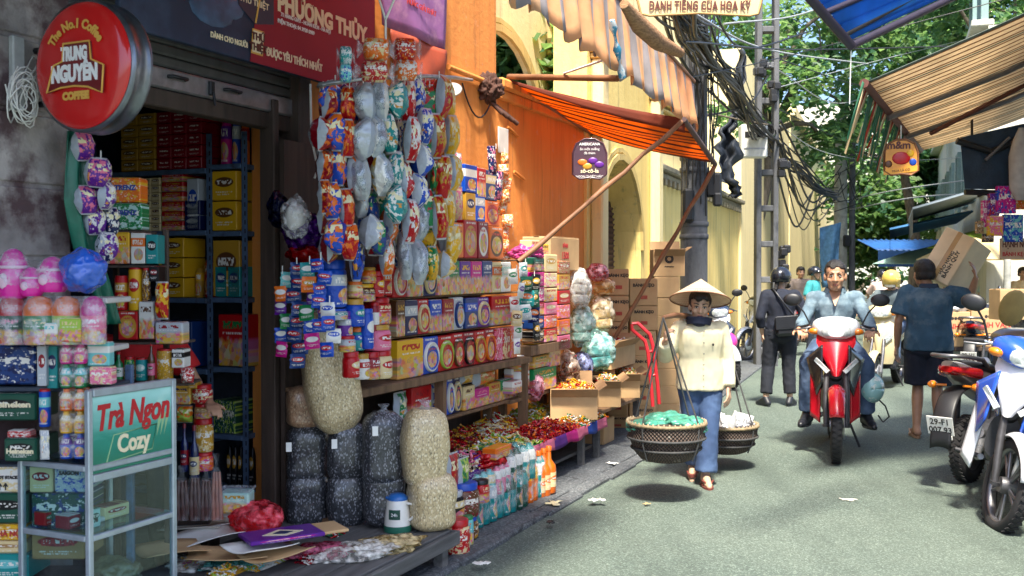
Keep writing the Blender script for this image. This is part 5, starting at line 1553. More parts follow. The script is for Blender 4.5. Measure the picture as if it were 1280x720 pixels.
extra("person in pale striped shirt bending among the motorbikes on the right",1236,432,.9,cloth_mat("pale_teal_shirt",(.35,.5,.48)),mdk,s=.92,yaw=.4,pitch=.35)
extra("dark haired person at the right edge behind the cartons",1277,445,.6,cloth_mat("ochre_shirt",(.4,.28,.12)),mdk,s=.9)
extra("white capped figure far behind the carried carton",1192,408,.2,cloth_mat("white_shirt",(.6,.6,.58)),mdk,STAND,mk("helmet_white",(.7,.7,.68),.3))
# ---- shopkeeper in red inside the doorway
kp=W1.P(UPX(196,-.3),-.42,0);kz=W1.ang-.9
KJ=dict(STAND);KJ.update(dict(pelvis=(0,0,.8),neck=(0,0,1.27),head=(-.02,-.05,1.4),shR=(-.17,0,1.2),shL=(.17,0,1.2),elL=(.3,-.02,.95),wrL=(.36,-.2,.9),elR=(-.22,-.1,.98),wrR=(-.1,-.25,.95),hpR=(-.09,0,.78),hpL=(.09,0,.78)))
kpr,X=body("shopkeeper in red top half hidden behind the stacked jars in the doorway",kp,kz,KJ,M_SKIN,s=.96,hands={'L':dict(d=(.2,-1,0),p=(0,0,-1),curl=.5)},vox=.01)
shirt(kpr,KJ,cloth_mat("red_top",(.5,.012,.015)),.96,.018,1.0,lo=-.12,sleeve=.3,seed=31,vox=.012)
trousers(kpr,KJ,mdk,.96,vox=.013)
hair(kpr,X,M_HAIR)
# ------------------------------------------------------------------ goods: makers
def mkframe(o,u,n):
 f=Frame.__new__(Frame);f.o,f.u,f.n=V(o),V(u),V(n);f.ang=atan2(f.u.y,f.u.x);return f
def front(Y):return mkframe((0,Y,0),(1,0,0),(0,-1,0))
C=dict(red=(.5,.012,.02),crimson=(.32,.01,.03),orange=(.75,.2,.02),yellow=(.75,.46,.03),gold=(.55,.33,.05),green=(.02,.25,.09),teal=(.02,.3,.3),blue=(.015,.1,.48),navy=(.012,.025,.12),purple=(.16,.03,.32),magenta=(.6,.015,.28),pink=(.75,.22,.35),white=(.75,.74,.7),cream=(.72,.6,.35),brown=(.16,.07,.03),silver=(.5,.53,.56),black=(.015,.015,.018),turquoise=(.2,.55,.55),lime=(.4,.55,.1),tan=(.45,.28,.13))
C={k:tuple(v**1.22 for v in c)for k,c in C.items()}
C['dark green']=(.01,.07,.045);C['dark red']=(.2,.012,.02);C['pale teal']=(.4,.6,.55);C['dark blue']=(.01,.04,.17)
ORD=['first','second','third','fourth','fifth','sixth','seventh','eighth','ninth','tenth','eleventh','twelfth','thirteenth','fourteenth','fifteenth','sixteenth','seventeenth','eighteenth','nineteenth','twentieth']
def rect(fr,px0,px1,py0,py1,n):
 pc,qc=(px0+px1)/2,(py0+py1)/2
 ua,ub=fr.hit(px0,qc,n)[0],fr.hit(px1,qc,n)[0]
 return(ua+ub)/2,ub-ua,fr.hit(pc,py1,n)[1],fr.hit(pc,py0,n)[1]
_pil={}
def pouch_back():
 if "pouch_back" in _mc:return _mc["pouch_back"]
 t=NT("pouch_back");s_=t.n("SeparateXYZ",{0:t.coords('Generated')});x,z=s_.outputs[0],s_.outputs[2]
 v=t.n("CombineXYZ",{0:t.math('MULTIPLY',x,30.0),1:0.0,2:t.math('MULTIPLY',z,22.0)}).outputs[0]
 tx=t.math('MULTIPLY',t.step(t.noise(v,1.0,1),.52,.55),t.math('MULTIPLY',t.step(t.math('ABSOLUTE',t.math('SUBTRACT',z,.5)),.3,.28),t.step(t.math('ABSOLUTE',t.math('SUBTRACT',x,.5)),.3,.28)))
 base=t.mix(t.step(t.math('ABSOLUTE',t.math('SUBTRACT',x,.5)),.22,.25),(.42,.46,.5),t.n("ObjectInfo").outputs["Color"]);base=t.mix(tx,base,(.2,.25,.3))
 t.set(Base_Color=base,Roughness=.25,Metallic=.25,Coat_Weight=.5);t.bump(t.noise(t.coords(),24.0,3),.55,.02)
 _mc["pouch_back"]=t.mat;return t.mat
def pillow(w,h,d,seed=0,crimp=.06,mats=None,name="pouch",pn_=.95):
 key=(round(w,3),round(h,3),round(d,3),seed,id(mats),pn_)
 if key in _pil:return _pil[key]
 b=MB();nx,nz=10,14
 def pt(s,t,sg):
  q=max(0,(t-crimp)/(1-2*crimp));q=min(1,q)
  inf=max(0,(1-abs(2*s-1)**2.6))**.6*max(0,(1-abs(2*q-1)**2.4))**.6*(crimp<t<1-crimp)
  k=noise.noise(V((s*3+seed*5,t*4,sg)))*.35+noise.noise(V((s*9,t*9+seed,sg)))*.12
  pinch=1-.07*inf
  return V(((s-.5)*w*pinch*(pn_+(1-pn_)*sin(pi*min(1,max(0,t)))**.7)+.006*noise.noise(V((t*6,seed,2))),sg*d*.5*inf*(1+k)+.01*w*sin(s*40)*(t<crimp or t>1-crimp),t*h))
 two=1 if mats is None else 0
 b.grid(nx,nz,lambda s,t:pt(s,t,-1));b.grid(nx,nz,lambda s,t:pt(1-s,t,1),two)
 _pil[key]=b.mesh(name,mats or[printed('bag'),pouch_back()]);return _pil[key]
def jar_parts(t,w,h,style,lid,content=None):
 r=w/2;lh=min(h*.2,r*.6)
 b=MB();b.lathe([(r*.9,0),(r*.98,h*.04),(r,h*.1),(r*.99,h*.62),(r*.93,h-lh-h*.05),(r*.78,h-lh)],20)
 j=b.build("jar_body",printed(style,film=True)if content is None else content,t)
 b=MB();b.lathe([(r*.86,h-lh),(r*.88,h-lh*.15),(r*.8,h)],20);b.build("lid",lid,t)
 return j
def lid_mat(c):return mk("lid_"+c.replace(' ','_'),C[c],.35,var=.05)
def item(fr,px0,px1,py0,py1,n,shape,style,c1,c2,noun,where,group=None,depth=None,film=False,lid='red',supports=False,cat=None,zb=None,zt=None,label=None,rz=0.0,tilt=0.0):
 u,w,z0,z1=rect(fr,px0,px1,py0,py1,n)
 if zb is not None:z0=zb
 if zt is not None:z1=zt-.012*R.random()
 h=z1-z0
 d=depth if depth else min(w*.6,.12)
 if shape in('jar','bottle','can'):d=w
 loc=fr.P(u,n-d/2,z0)
 lab=label or f"{c1} and {c2} {noun} {where}"
 t=thing(noun.replace(' ','_'),lab,cat or noun.split()[-1],loc,fr.ang+rz,group)
 if tilt:t.rotation_euler=(tilt,0,fr.ang+rz)
 col,co2=C[c1],C[c2]
 if shape=='box':
  b=MB();b.box((0,0,h/2),(w*.97,d,h*.985),0,min(.006,w*.05))
  o=b.build("carton_body",printed(style,film=film),t);paint(o,col,co2)
  b=MB();b.box((0,0,h*.985+.0005),(w*.9,d*.88,.003),0,.001);q=b.build("top_flap",printed('tex'),t);paint(q,co2,col)
 elif shape=='oval':
  b=MB();b.box((0,.004,h/2),(w*.97,d*.8,h*.985),0,.006);o=b.build("carton_body",printed('oval'),t);paint(o,col,co2)
  b=MB();k=28;ring=lambda sx,y:[V((w*.43*sx*cos(2*pi*i/k),y,h*.46+h*.4*sx*sin(2*pi*i/k)))for i in range(k)]
  b.loft([ring(1,-d*.4+.005),ring(1,-d*.4-.01),ring(.93,-d*.4-.016),ring(.86,-d*.4-.009),ring(.2,-d*.4-.012)],0)
  q=b.build("oval_window",printed('oval',film=True),t,(0,0,0));paint(q,co2,col)
 elif shape=='pouch':
  o=link("pouch",pillow(w,h,d,R.randint(0,2),.05,[printed(style if style=='bag' else style,film=True)]if style!='bag' else None),t);paint(o,col,co2)
  b=MB();b.box((0,0,h*.985),(w*.96,.003,h*.03),0);q=b.build("seal",mk("foil_seal",(.4,.4,.42),.3,.6),t)
 elif shape=='jar':
  o=jar_parts(t,w,h,style,lid_mat(lid));paint(o,col,co2)
 elif shape=='bottle':
  r=w/2;b=MB();b.lathe([(r*.92,0),(r,h*.03),(r,h*.52),(r*.9,h*.6),(r*.36,h*.72),(r*.33,h*.93)],16);o=b.build("bottle_body",mk("bottle_"+c1.replace(' ','_'),col,.12,coat=.6),t)
  b=MB();b.lathe([(r*.39,h*.9),(r*.4,h*.99),(r*.3,h)],12);b.build("cap",lid_mat(lid),t)
  b=MB();b.lathe([(r*1.02,h*.14),(r*1.02,h*.45)],16);o=b.build("bottle_label",printed('logo'),t);paint(o,co2,col)
 elif shape=='can':
  r=w/2;b=MB();b.lathe([(r*.9,0),(r,h*.03),(r,h*.96),(r*.93,h)],18);o=b.build("can_body",printed(style,film=film),t);paint(o,col,co2)
  b=MB();b.lathe([(r*.9,h),(r*.92,h+.008),(r*.84,h+.009)],18);b.build("lid",lid_mat(lid),t)
 if supports and z0>.12:
  k=0;z=z0
  while z>.05 and k<4:
   hh=min(h,z);z-=hh;k+=1
   if hh<.06:break
   c=copy_tree(t,lab.replace(where,f"{ORD[k]} below the {noun} {where}")[:110],fr.P(u,n-d/2,z));c.scale=(1,1,hh/h)
 return t
def carton(fr,px0,px1,py0,py1,n,d,label,group=None,ink=M_INK,words=None,rz=0.0,open_top=False,supports=False,zb=None,name="carton",tape=True):
 u,w,z0,z1=rect(fr,px0,px1,py0,py1,n);
 if zb is not None:z0=zb
 h=z1-z0
 t=thing(name,label,"carton",fr.P(u,n-d/2,z0),fr.ang+rz,group)
 th=.006
 if open_top:
  b=MB()
  for c,s in(((0,-d/2+th/2,h/2),(w,th,h)),((0,d/2-th/2,h/2),(w,th,h)),((-w/2+th/2,0,h/2),(th,d-2*th-.001,h-.002)),((w/2-th/2,0,h/2),(th,d-2*th-.001,h-.002)),((0,0,th/2),(w-2*th-.001,d-2*th-.001,th))):b.box(c,s)
  b.build("carton_body",M_CARD,t)
  for c,s,r in(((0,-d/2-.04,h-.03),(w*.98,th,.1),(.8,0,0)),((w/2+.035,0,h+.0),(th,d*.96,.1),(0,.95,0)),((0,d/2+.02,h+.045),(w*.98,th,.1),(-.35,0,0))):
   b=MB();b.box((0,0,0),s);b.build("flap",M_CARDIN,t,c,r)
 else:
  b=MB();b.box((0,0,h/2),(w,d,h),0,.006);b.build("carton_body",M_CARD,t)
  for s in(-1,1):
   b=MB();b.box((0,s*d*.246,h+.002),(w*.985,d*.485,.004),0,.001);b.build("flap",M_CARD,t)
  if tape:
   b=MB();b.box((0,0,h+.0055),(w+.004,.05,.002));b.box((w/2+.0015,0,h-.05),(.002,.05,.1));b.build("tape",mk("parcel_tape",(.5,.32,.14),.25,coat=.5),t)
 for s,cx,cz,size,ik in(words or[]):
  letter(s,size*h,ik or ink,t,(cx*w,-d/2-.0012,cz*h),.002,width=None)
 if supports:
  z=z0;k=0
  while z>.08 and k<6:
   hh=min(h,z);z-=hh;k+=1
   copy_tree(t,f"{ORD[k - 1]} carton down hidden under the "+label.split(" in view")[0],fr.P(u,n-d/2,z)).scale=(1,1,hh/h)
 return t
# ------------------------------------------------------------------ the biscuit rack on the orange wall
ND=.45
rack=thing("display_rack","wooden rack filled with biscuit boxes against the orange wall","rack",W1.o,W1.ang)
uq0,uq1=UPX(432,ND),UPX(660,ND)
shelf_px=[(497,471,646,450),(495,422,640,411),(493,374,640,372-1),(565,324,640,329)]
b=MB();strip(W1,uq0,uq1,.02,.05,.1,W1.hit(600,205,ND)[1],b);b.build("back_board",M_DARKWOOD,rack)
za=W1.hit(497,472,ND)[1];zc2=W1.hit(646,450,ND)[1];zs1=(za+zc2)/2
lev=[zs1,(W1.hit(520,422,ND)[1]+W1.hit(606,406,ND)[1])/2,(W1.hit(500,374,ND)[1]+W1.hit(610,365,ND)[1])/2,W1.hit(590,323,ND)[1]]
for i,z_ in enumerate(lev):
 b=MB();strip(W1,uq0 if i<3 else UPX(565,ND),uq1,.05,ND-.03 if i else ND+.02,z_-(.012 if i else .028),z_-.002,b,0,.004);b.build("shelf",M_WOOD,rack)
b=MB();strip(W1,uq0,uq1,ND+.021,ND+.04,zs1-.05,zs1-.004,b,0,.004);b.build("shelf_edge",M_WOOD,rack)
for px in(436,553,656):
 b=MB();uu=UPX(px,ND);strip(W1,uu-.022,uu+.022,ND-.05,ND+.02,0,zs1-.03,b,0,.004);b.build("post",M_WOOD,rack)
b=MB();strip(W1,uq0,uq1,.05,ND,.2,.225,b);b.build("shelf",M_WOOD,rack)
rows={'bottom row of rack':(0,[(497,530,425,'box','photo','yellow','red'),(530,550,420,'oval','oval','blue','white'),(550,568,414,'oval','oval','red','lime'),(567,581,411,'oval','oval','red','brown'),(580,595,410,'oval','oval','crimson','black'),(594,608,410,'oval','oval','red','gold'),(607,620,410,'oval','oval','crimson','orange'),(620,629,412,'box','tex','pink','red'),(629,638,412,'box','tex','red','cream'),(638,647,412,'box','tex','orange','pink')]),'third row of rack':(1,[(496,507,376,'box','photo','brown','gold'),(507,523,382,'box','band','navy','silver'),(523,538,372,'oval','oval','red','cream'),(538,553,371,'box','photo','blue','white'),(554,568,373,'box','photo','crimson','gold'),(569,581,370,'oval','oval','silver','dark blue'),(582,598,370,'box','band','dark blue','blue'),(598,613,367,'oval','oval','purple','cream'),(615,640,390,'box','photo','red','yellow')]),'second row of rack':(2,[(493,510,329,'oval','oval','red','white'),(510,530,341,'box','photo','yellow','brown'),(531,547,333,'oval','oval','navy','cream'),(548,562,333,'box','photo','pale teal','white'),(562,575,326,'box','photo','green','gold'),(575,589,324,'box','photo','purple','yellow'),(589,603,323,'box','photo','magenta','yellow'),(603,616,323,'box','photo','dark blue','white'),(616,627,349,'box','band','cream','orange'),(627,639,349,'box','band','white','pale teal')]),'top shelf of rack':(3,[(565,580,278,'box','oval','orange','yellow'),(580,597,275,'box','oval','red','gold'),(598,611,277,'box','oval','crimson','white'),(612,630,283,'box','oval','orange','brown')]),}
for where,(li,lst)in rows.items():
 for i,(a,b_,top,shp,sty,c1,c2)in enumerate(lst):
  zl2=lev[li+1]-.014 if li<3 else None
  item(W1,a,b_,top,top+40,ND,shp,sty,c1,c2,"biscuit box",f"{ORD[i]} from left, {where}","biscuit boxes on the rack",.06,zb=lev[li],zt=zl2)
for i,(a,b_,y0,y1,st,c1,c2)in enumerate([(616,640,330,347,'photo','black','yellow'),(581,597,206,241,'band','blue','white'),(597,608,210,247,'photo','red','white'),(607,622,213,251,'band','dark blue','cream'),(582,595,241,276,'logo','gold','navy'),(595,607,242,277,'band','blue','silver'),(607,625,251,283,'oval','orange','red')]):
 item(W1,a,b_,y0,y1,.1 if i else ND,'box',st,c1,c2,"wall packet",("perched above the cream packs on the rack","top left of the packets pinned to the wall","top middle of the packets pinned to the wall","top right of the packets pinned to the wall","lower left of the packets pinned to the wall","lower middle of the packets pinned to the wall","lower right of the packets pinned to the wall")[i],"packets fixed to the orange wall",.04)
for i,(a,b_,y0,y1,c1,c2)in enumerate([(566,581,190,232,'white','pink'),(567,582,232,276,'cream','pink')]):
 item(W1,a,b_,y0,y1,.3,'pouch','bag',c1,c2,"snack pouch",("above the other beside the wall packets","below the other beside the wall packets")[i],depth=.05)
b=MB();z_=W1.hit(600,509,.38)[1];strip(W1,UPX(512,.4),UPX(656,.4),.06,.4,z_-.02,z_,b,0,.003);b.build("shelf",M_WOOD,rack)
ZLOW=z_
low=[(560,568,472,505,'oval','blue','white'),(568,577,470,503,'oval','navy','cream'),(578,596,462,480,'pouch','yellow','cream'),(580,594,482,512,'box','cream','brown'),(594,612,485,515,'box','magenta','pink'),(612,626,478,510,'box','gold','red'),(626,640,474,505,'box','green','white'),(596,624,462,482,'pouch','gold','orange'),(640,653,460,475,'box','white','red'),(640,653,476,492,'box','white','teal'),(515,540,482,508,'box','red','crimson'),(498,514,490,508,'pouch','silver','green'),(541,552,478,508,'pouch','blue','white')]
for i,(a,b_,y0,y1,shp,c1,c2)in enumerate(low):
 item(W1,a,b_,y0,y1,.38,shp,'photo' if shp=='box' else('oval' if shp=='oval' else 'bag'),c1,c2,"sweet box" if shp!='pouch' else "sweet pouch",f"{ORD[i]} along the lower shelf under the biscuit rack","packs on the low shelf of the rack",.07,zb=ZLOW+.001 if y1>490 else None)
# ------------------------------------------------------------------ jars beside the rack
jars=[(421,441,325,384,'blue','silver','blue'),(447,458,352,372,'cream','orange','orange'),(447,461,374,408,'blue','teal','gold'),(449,461,409,438,'teal','blue','orange'),(458,476,355,377,'brown','cream','yellow'),(461,471,386,436,'blue','white','blue'),(470,477,378,436,'crimson','white','red'),(464,474,334,354,'orange','yellow','gold'),(474,484,339,371,'red','yellow','red'),(483,494,330,369,'red','orange','red'),(477,496,372,405,'red','cream','red'),(477,496,406,438,'pink','red','gold'),(434,445,389,421,'purple','silver','purple'),(437,449,420,440,'silver','red','red'),(442,454,440,472,'red','cream','red'),(455,467,442,474,'white','red','gold'),(468,480,440,474,'crimson','white','red'),(481,496,438,473,'cream','red','red'),(424,441,386,400,'silver','teal','blue')]
for i,(a,b_,y0,y1,c1,c2,ld)in enumerate(jars):
 item(W1,a,b_,y0,y1,.58+.02*(i%3),'jar',('band','photo','logo')[i%3],c1,c2,"sweet jar",f"with {ld} lid, {('top', 'upper', 'middle', 'lower', 'bottom')[min(4, int((y0 - 320) / 26))]} tier, {ORD[sum(1 for q in jars if q[0] < a)]} from left","jars stacked beside the biscuit rack",lid=ld)
# ------------------------------------------------------------------ hanging strips of snack bags
def strip_of(px,y0,y1,n,cnt,wpx,c1,c2,label,style='bag',group="strips of snack bags hanging from the canopy",swing=0.0,depth=.07,flip=0.0,name="snack_strip",pname="pouch",alt=None,twist=.5,face=0.0):
 p=W1.at(px,y0,n);q=W1.at(px+swing,y1,n)
 L=p.z-q.z;w=wpx/F*p.y;h=L/cnt
 t=thing(name,label,"snack strip",p,W1.ang-pi/2*.62+flip,group)
 st=printed(style,film=True)
 ms=pillow(w*(1.0 if style=='bag' else 1.12),h*1.12,depth,len(label)%3,.05,None if style=='bag' else[st],pn_=.5 if style=='bag' else .95)
 b=MB();b.tube([(0,.0,.04),(0,0,-.0)],.003,5);b.build("string",M_WHITE,t)
 dx=(q-p)
 for i in range(cnt):
  o=link(pname,ms,t,(0.018*sin(i*2.2+px),.02*cos(i*3.1),-(i+1)*h),(.1*sin(i*1.9),.09*sin(i*2.7+px),twist*sin(i*1.7+px*.7)+face))
  cc=alt[i%len(alt)]if alt else(c1,c2)
  paint(o,C[cc[0]],C[cc[1]])
 return t
SS=[(404,112,268,.62,4,20,'crimson','orange',"dark red"),(419,104,318,.66,5,25,'blue','orange',"blue"),(437,112,326,.7,5,22,'red','orange',"orange red"),(454,104,250,.76,3,26,'silver','blue',"silver blue"),(474,102,245,.8,3,24,'white','yellow',"white and yellow"),(492,105,280,.82,4,22,'teal','white',"teal"),(509,102,305,.84,4,22,'red','white',"red and white"),(526,100,262,.86,4,24,'blue','white',"blue and white"),(537,110,285,.8,4,16,'green','red',"green"),(549,98,300,.84,4,24,'red','gold',"red and gold"),(563,105,330,.8,5,22,'yellow','cream',"yellow"),(457,232,312,.7,2,20,'silver','white',"second silver"),(470,240,320,.72,2,22,'dark blue','green',"navy"),(487,262,345,.74,2,20,'orange','white',"orange and white"),(505,296,350,.74,1,20,'silver','navy',"short silver"),(522,252,356,.76,2,22,'silver','blue',"pale blue"),(538,272,352,.76,2,20,'yellow','green',"yellow green"),(446,300,352,.66,1,18,'blue','navy',"short blue"),(556,285,348,.76,2,18,'cream','yellow',"cream")]
for i,(px,y0,y1,n,cnt,w,c1,c2,nm)in enumerate(SS):
 strip_of(px,y0,y1,n,cnt,w,c1,c2,f"{nm} strip of snack bags, {ORD[i] + ' from the left in the upper curtain' if i < 11 else ORD[i - 11] + ' of the lower fringe'}",depth=.13,twist=.5,face=(.6,-.4,.2,2.6,3.5,-.5,.4,.6,-.4,.3,.3)[i%11])
SB=[(410,110,330,6,22,'dark red','gold'),(428,108,300,5,22,'navy','blue'),(446,108,340,5,20,'blue','silver'),(463,105,320,5,22,'crimson','navy'),(482,104,330,5,22,'green','teal'),(500,103,335,5,22,'dark blue','white'),(517,103,345,5,20,'red','blue'),(532,103,340,5,20,'navy','red'),(545,103,330,5,20,'orange','red'),(556,104,320,5,20,'gold','red')]
for i,(px,y0,y1,cnt,w,c1,c2)in enumerate(SB):
 strip_of(px,y0,y1,.56,cnt,w,c1,c2,f"{c1} strip hidden behind the front snack curtain, {ORD[i]} from the left",depth=.1,twist=.9,face=(1.2,-.8,.4)[i%3])
hr=thing("hanging_rail","bent rail over the shop front carrying the curtain of snack bags","rail",W1.at(485,104,.8))
b=MB();pts=[W1.at(398,108,.05),W1.at(400,106,.62),W1.at(455,98,.76),W1.at(530,95,.85),W1.at(568,97,.8),W1.at(590,100,.05)]
b.tube([p-hr.location for p in pts],.012,6);b.build("rod",M_STEEL,hr)
bun=[(432,70,20,24,'teal','silver'),(432,92,20,22,'turquoise','blue'),(470,62,42,28,'orange','cream'),(506,62,36,28,'red','orange'),(468,90,44,26,'red','cream'),(508,88,36,26,'orange','white')]
for i,(px,py,w,h,c1,c2)in enumerate(bun):
 p=W1.at(px,py+h/2,.9);k=p.y/F
 t=thing("noodle_pack",f"{c1} and {c2} clear wrapped roll pack, {('upper left', 'lower left', 'upper middle', 'upper right', 'lower middle', 'lower right')[i]} of the bundle under the banner","pack",p,W1.ang-.9,"wrapped roll packs hung above the snack curtain")
 b=MB();L,r=w*k*.62,h*k*.5
 b.lathe([(r*.1,-L*.62),(r*.8,-L*.55),(r,-L*.45),(r*1.02,0),(r,L*.45),(r*.8,L*.55),(r*.1,L*.62)],16,0,(0,0,0),1,1,Matrix.Translation((0,0,r))@Matrix.Rotation(pi/2,4,'Y'))
 paint(b.build("roll",printed('tex',film=True),t),C[c1],C[c2])
 for s in(-1,1):
  b=MB();b.grid(8,3,lambda a,q,s=s:V((s*(L*.55+q*L*.35),r*.5*q*cos(2*pi*a),r+r*.75*(.25+q)*sin(2*pi*a))),0,True)
  b.build("twist_end",M_FILM,t)
b=MB();p=W1.at(482,50,.9)
b.tube([(0,0,-.14),(.0,0,.1),(-.05,0,.26)],.006,5);b.tube([(0,0,.1),(.06,0,.24)],.006,5)
o_=b.build("hook",M_WHITE,None,p);tag(o_,"white wire hook holding the wrapped roll packs under the banner","hook")
alts=[[('turquoise','white'),('orange','white'),('purple','white'),('green','white'),('blue','white'),('magenta','white')],[('dark blue','red')],[('teal','white'),('orange','gold'),('purple','white'),('green','white'),('blue','white'),('magenta','white')],[('blue','red')],[('white','blue'),('blue','red')]]
for i,(px,y0,y1,cnt,w)in enumerate([(353,342,446,6,14),(371,330,460,8,19),(387,330,436,6,17),(401,325,415,6,16),(412,380,446,4,17)]):
 strip_of(px,y0,y1,.3+.1*i,cnt,w,'blue','red',f"{('many coloured', 'navy and red', 'bright mixed', 'blue and red', 'white and blue')[i]} sachet strip, {ORD[i]} from the left by the door post",'logo',"sachet strips by the shop door",name="sachet_strip",pname="sachet",alt=alts[i],depth=.022)
for i,(px,py,rx,rz_,c,l)in enumerate([(380,290,26,24,'purple',"crumpled clear bag of purple packets hung by the door post"),(370,272,18,26,'white',"white packet bundle hung behind the clear bag by the door"),(383,318,24,14,'red',"striped red and blue packet under the clear bag by the door"),(348,262,12,22,'navy',"dark packet bundle at the left of the door post")]):
 p=W1.at(px,py,.4 if i!=3 else .2);kk=p.y/F
 o_=lump("hanging_parcel",l,"parcel",p,(rx*kk,.09,rz_*kk),clear_film("parcel_film_"+str(i),C[c]if c!='white' else(.9,.9,.9),.3),40+i,.3)
 b=MB();b.ell((0,0,0),(rx*kk*.75,.07,rz_*kk*.7),14,10);q=b.build("packets",printed('tex'),o_);paint(q,C[c],C['white'])
b=MB();p=W1.at(388,105,.2)
b.tube([(0,0,0),(.005,0,-.3),(.03,0,-.42),(.05,0,-.44),(.02,0,-.52)],.007,6);tag(b.build("hook",M_WHITE,None,p),"long white wire hook hanging in front of the dark door post","hook")
strip_of(631,192,332,.25,9,13,'orange','cream',"narrow speckled orange strip of sweets hanging at the right end of the rack",'tex',None,flip=.3,depth=.05)
strip_of(620,186,250,.22,2,12,'navy','pink',"short dark strip hanging from the white notice on the wall",'tex',None,flip=.3,depth=.04)
# ------------------------------------------------------------------ platform and sacks of seeds
PZ=.2
pe=gnd(566,661,PZ);pu,pn=W1.un(pe)
plat=thing("low_platform","low grey plank platform in front of the shop carrying the seed sacks","platform",W1.P(0,0,0),W1.ang)
u0p=UPX(20,.2)-.1
nb=6
for i in range(nb):
 b=MB();n0=.06+(pn-.06)*i/nb;n1=.06+(pn-.06)*(i+1)/nb-.008
 strip(W1,u0p,pu-.01*(i%2),n0,n1,PZ-.03,PZ-.002*(i%3),b,0,.004);b.build("plank",M_GREYWOOD,plat)
b=MB();strip(W1,u0p,pu+.005,pn+.001,pn+.03,PZ-.085,PZ-.012,b,0,.004);b.build("rail",M_GREYWOOD,plat)
b=MB();strip(W1,pu+.006,pu+.03,.1,pn+.03,PZ-.085,PZ-.012,b,0,.004);b.build("rail",M_GREYWOOD,plat)
for uu,nn in((pu-.1,pn-.02),(pu-.9,pn-.02),(pu-.1,.2),(pu-1.7,pn-.02)):
 b=MB();strip(W1,uu-.03,uu+.03,nn-.03,nn+.03,0,PZ-.086,b,0,.004);b.build("leg",M_GREYWOOD,plat)
def seed_mat(name,a,b_,c,sc_=75):
 if name in _mc:return _mc[name]
 t=NT(name);v=t.coords('Object',(1,1,.55))
 vo=t.n("TexVoronoi",{"Vector":v,"Scale":sc_})
 k=t.n("SeparateColor",{0:vo.outputs["Color"]}).outputs[0]
 base=t.mix(k,a,b_);base=t.mix(t.step(k,.78,.85),base,c)
 base=t.mix(t.step(vo.outputs["Distance"],.5,1.0),base,tuple(q*.35 for q in a))
 t.set(Base_Color=base,Roughness=.5,Coat_Weight=.85,Coat_Roughness=.16)
 cn=t.n("Bump",{"Height":t.noise(t.coords('Object',(1,1,.25)),16,4),"Strength":.8,"Distance":.03})
 t.t.links.new(cn.outputs[0],t.b.inputs["Coat Normal"])
 t.bump(vo.outputs["Distance"],-.7,.006)
 _mc[name]=t.mat;return t.mat
S_BLK=seed_mat("sunflower_seed",(.014,.016,.021),(.05,.056,.068),(.22,.23,.26),170)
S_BEI=seed_mat("pale_seed",(.5,.38,.2),(.62,.5,.28),(.75,.65,.42),150)
S_TAN=seed_mat("tan_seed",(.36,.2,.11),(.46,.28,.16),(.55,.4,.25),150)
def sack(px,py,wpx,hpx,mat,label,Y,seed,lean=0.0,top=False,sq_=.62):
 p=at(px,py,Y);k=Y/F;w,h=wpx*k,hpx*k
 t=thing("seed_sack",label,"sack",p,R.uniform(-.1,.1)+.35,"clear sacks of seeds on the platform")
 t.rotation_euler.y=lean
 b=MB();n=28;rings=[]
 for i in range(17):
  q=i/16
  pr=(1-abs(2*q-1)**9)**.4*(.95+.07*sin(pi*q))if .01<q<.99 else .55
  bulge=1+.035*sin(q*9+seed)
  ring=[]
  for j in range(n):
   a=2*pi*j/n;c_,s_=cos(a),sin(a)
   e=sq_
   x=(abs(c_)**e)*(1 if c_>=0 else-1);y=(abs(s_)**e)*(1 if s_>=0 else-1)
   d=1+.05*noise.noise(V((c_*2,s_*2,q*4+seed*3)))
   ring.append(V((x*w*.5*pr*bulge*d,y*w*.42*pr*bulge*d,h*q)))
  rings.append(ring)
 b.loft(rings,0,True);b.build("seeds",mat,t)
 b=MB()
 b.lathe([(w*.22,h*.985),(w*.09,h*1.03),(w*.07,h*1.05),(w*.16,h*1.1)],12);b.build("gathered_neck",M_FILM,t)
 return t
SY=5.62
sacks=[(384,657,52,68,S_BLK,"black seed sack at the bottom of the leftmost column",5.75,0),(382,602,50,72,S_BLK,"black seed sack on the leftmost column beneath the tan one",5.75,.05),(381,534,46,52,S_TAN,"tan seed sack on top of the leftmost column",5.75,.04),(433,657,48,68,S_BLK,"black seed sack at the bottom of the second column",5.68,0),(432,602,48,74,S_BLK,"black seed sack on the second column under the tall pale sack",5.68,.06),(424,538,66,152,S_BEI,"tall pale seed sack leaning on top of the second column",5.66,-.16),(480,656,52,68,S_BLK,"black seed sack at the bottom behind the thermos jug",5.62,0),(477,606,50,92,S_BLK,"tall black seed sack on the third column",5.6,.03),(540,661,58,72,S_BEI,"pale seed sack at the bottom right corner of the platform",5.56,0),(530,608,57,98,S_BEI,"tall pale seed sack on the rightmost column",5.56,.02)]
for i,(px,py,w,h,m_,l,Y,ln)in enumerate(sacks):sack(px,py,w,h,m_,l,Y,i,ln)
for px,py,Y in((361,559,5.55),(418,555,5.48),(469,539,5.4)):
 b=MB();b.box((0,0,0),(.03,.004,.05),0,.001);tag(b.build("price_tag",M_WHITE,None,at(px,py,Y-.02),(.0,.0,.3)),f"white price tag on the {('tan topped', 'second', 'third')[(361, 418, 469).index(px)]} column of seed sacks","tag")
p=gnd(497,663,PZ);k=p.y/F
jg=thing("thermos_jug","white thermos jug with blue lid and green base on the platform","jug",p,-.15)
h=47*k;r=17*k
b=MB();b.lathe([(r*1.0,h*.16),(r*.98,h*.3),(r*.78,h*.8),(r*.74,h*.84)],28);b.build("jug_body",mk("jug_white",(.75,.74,.68),.3,coat=.4),jg)
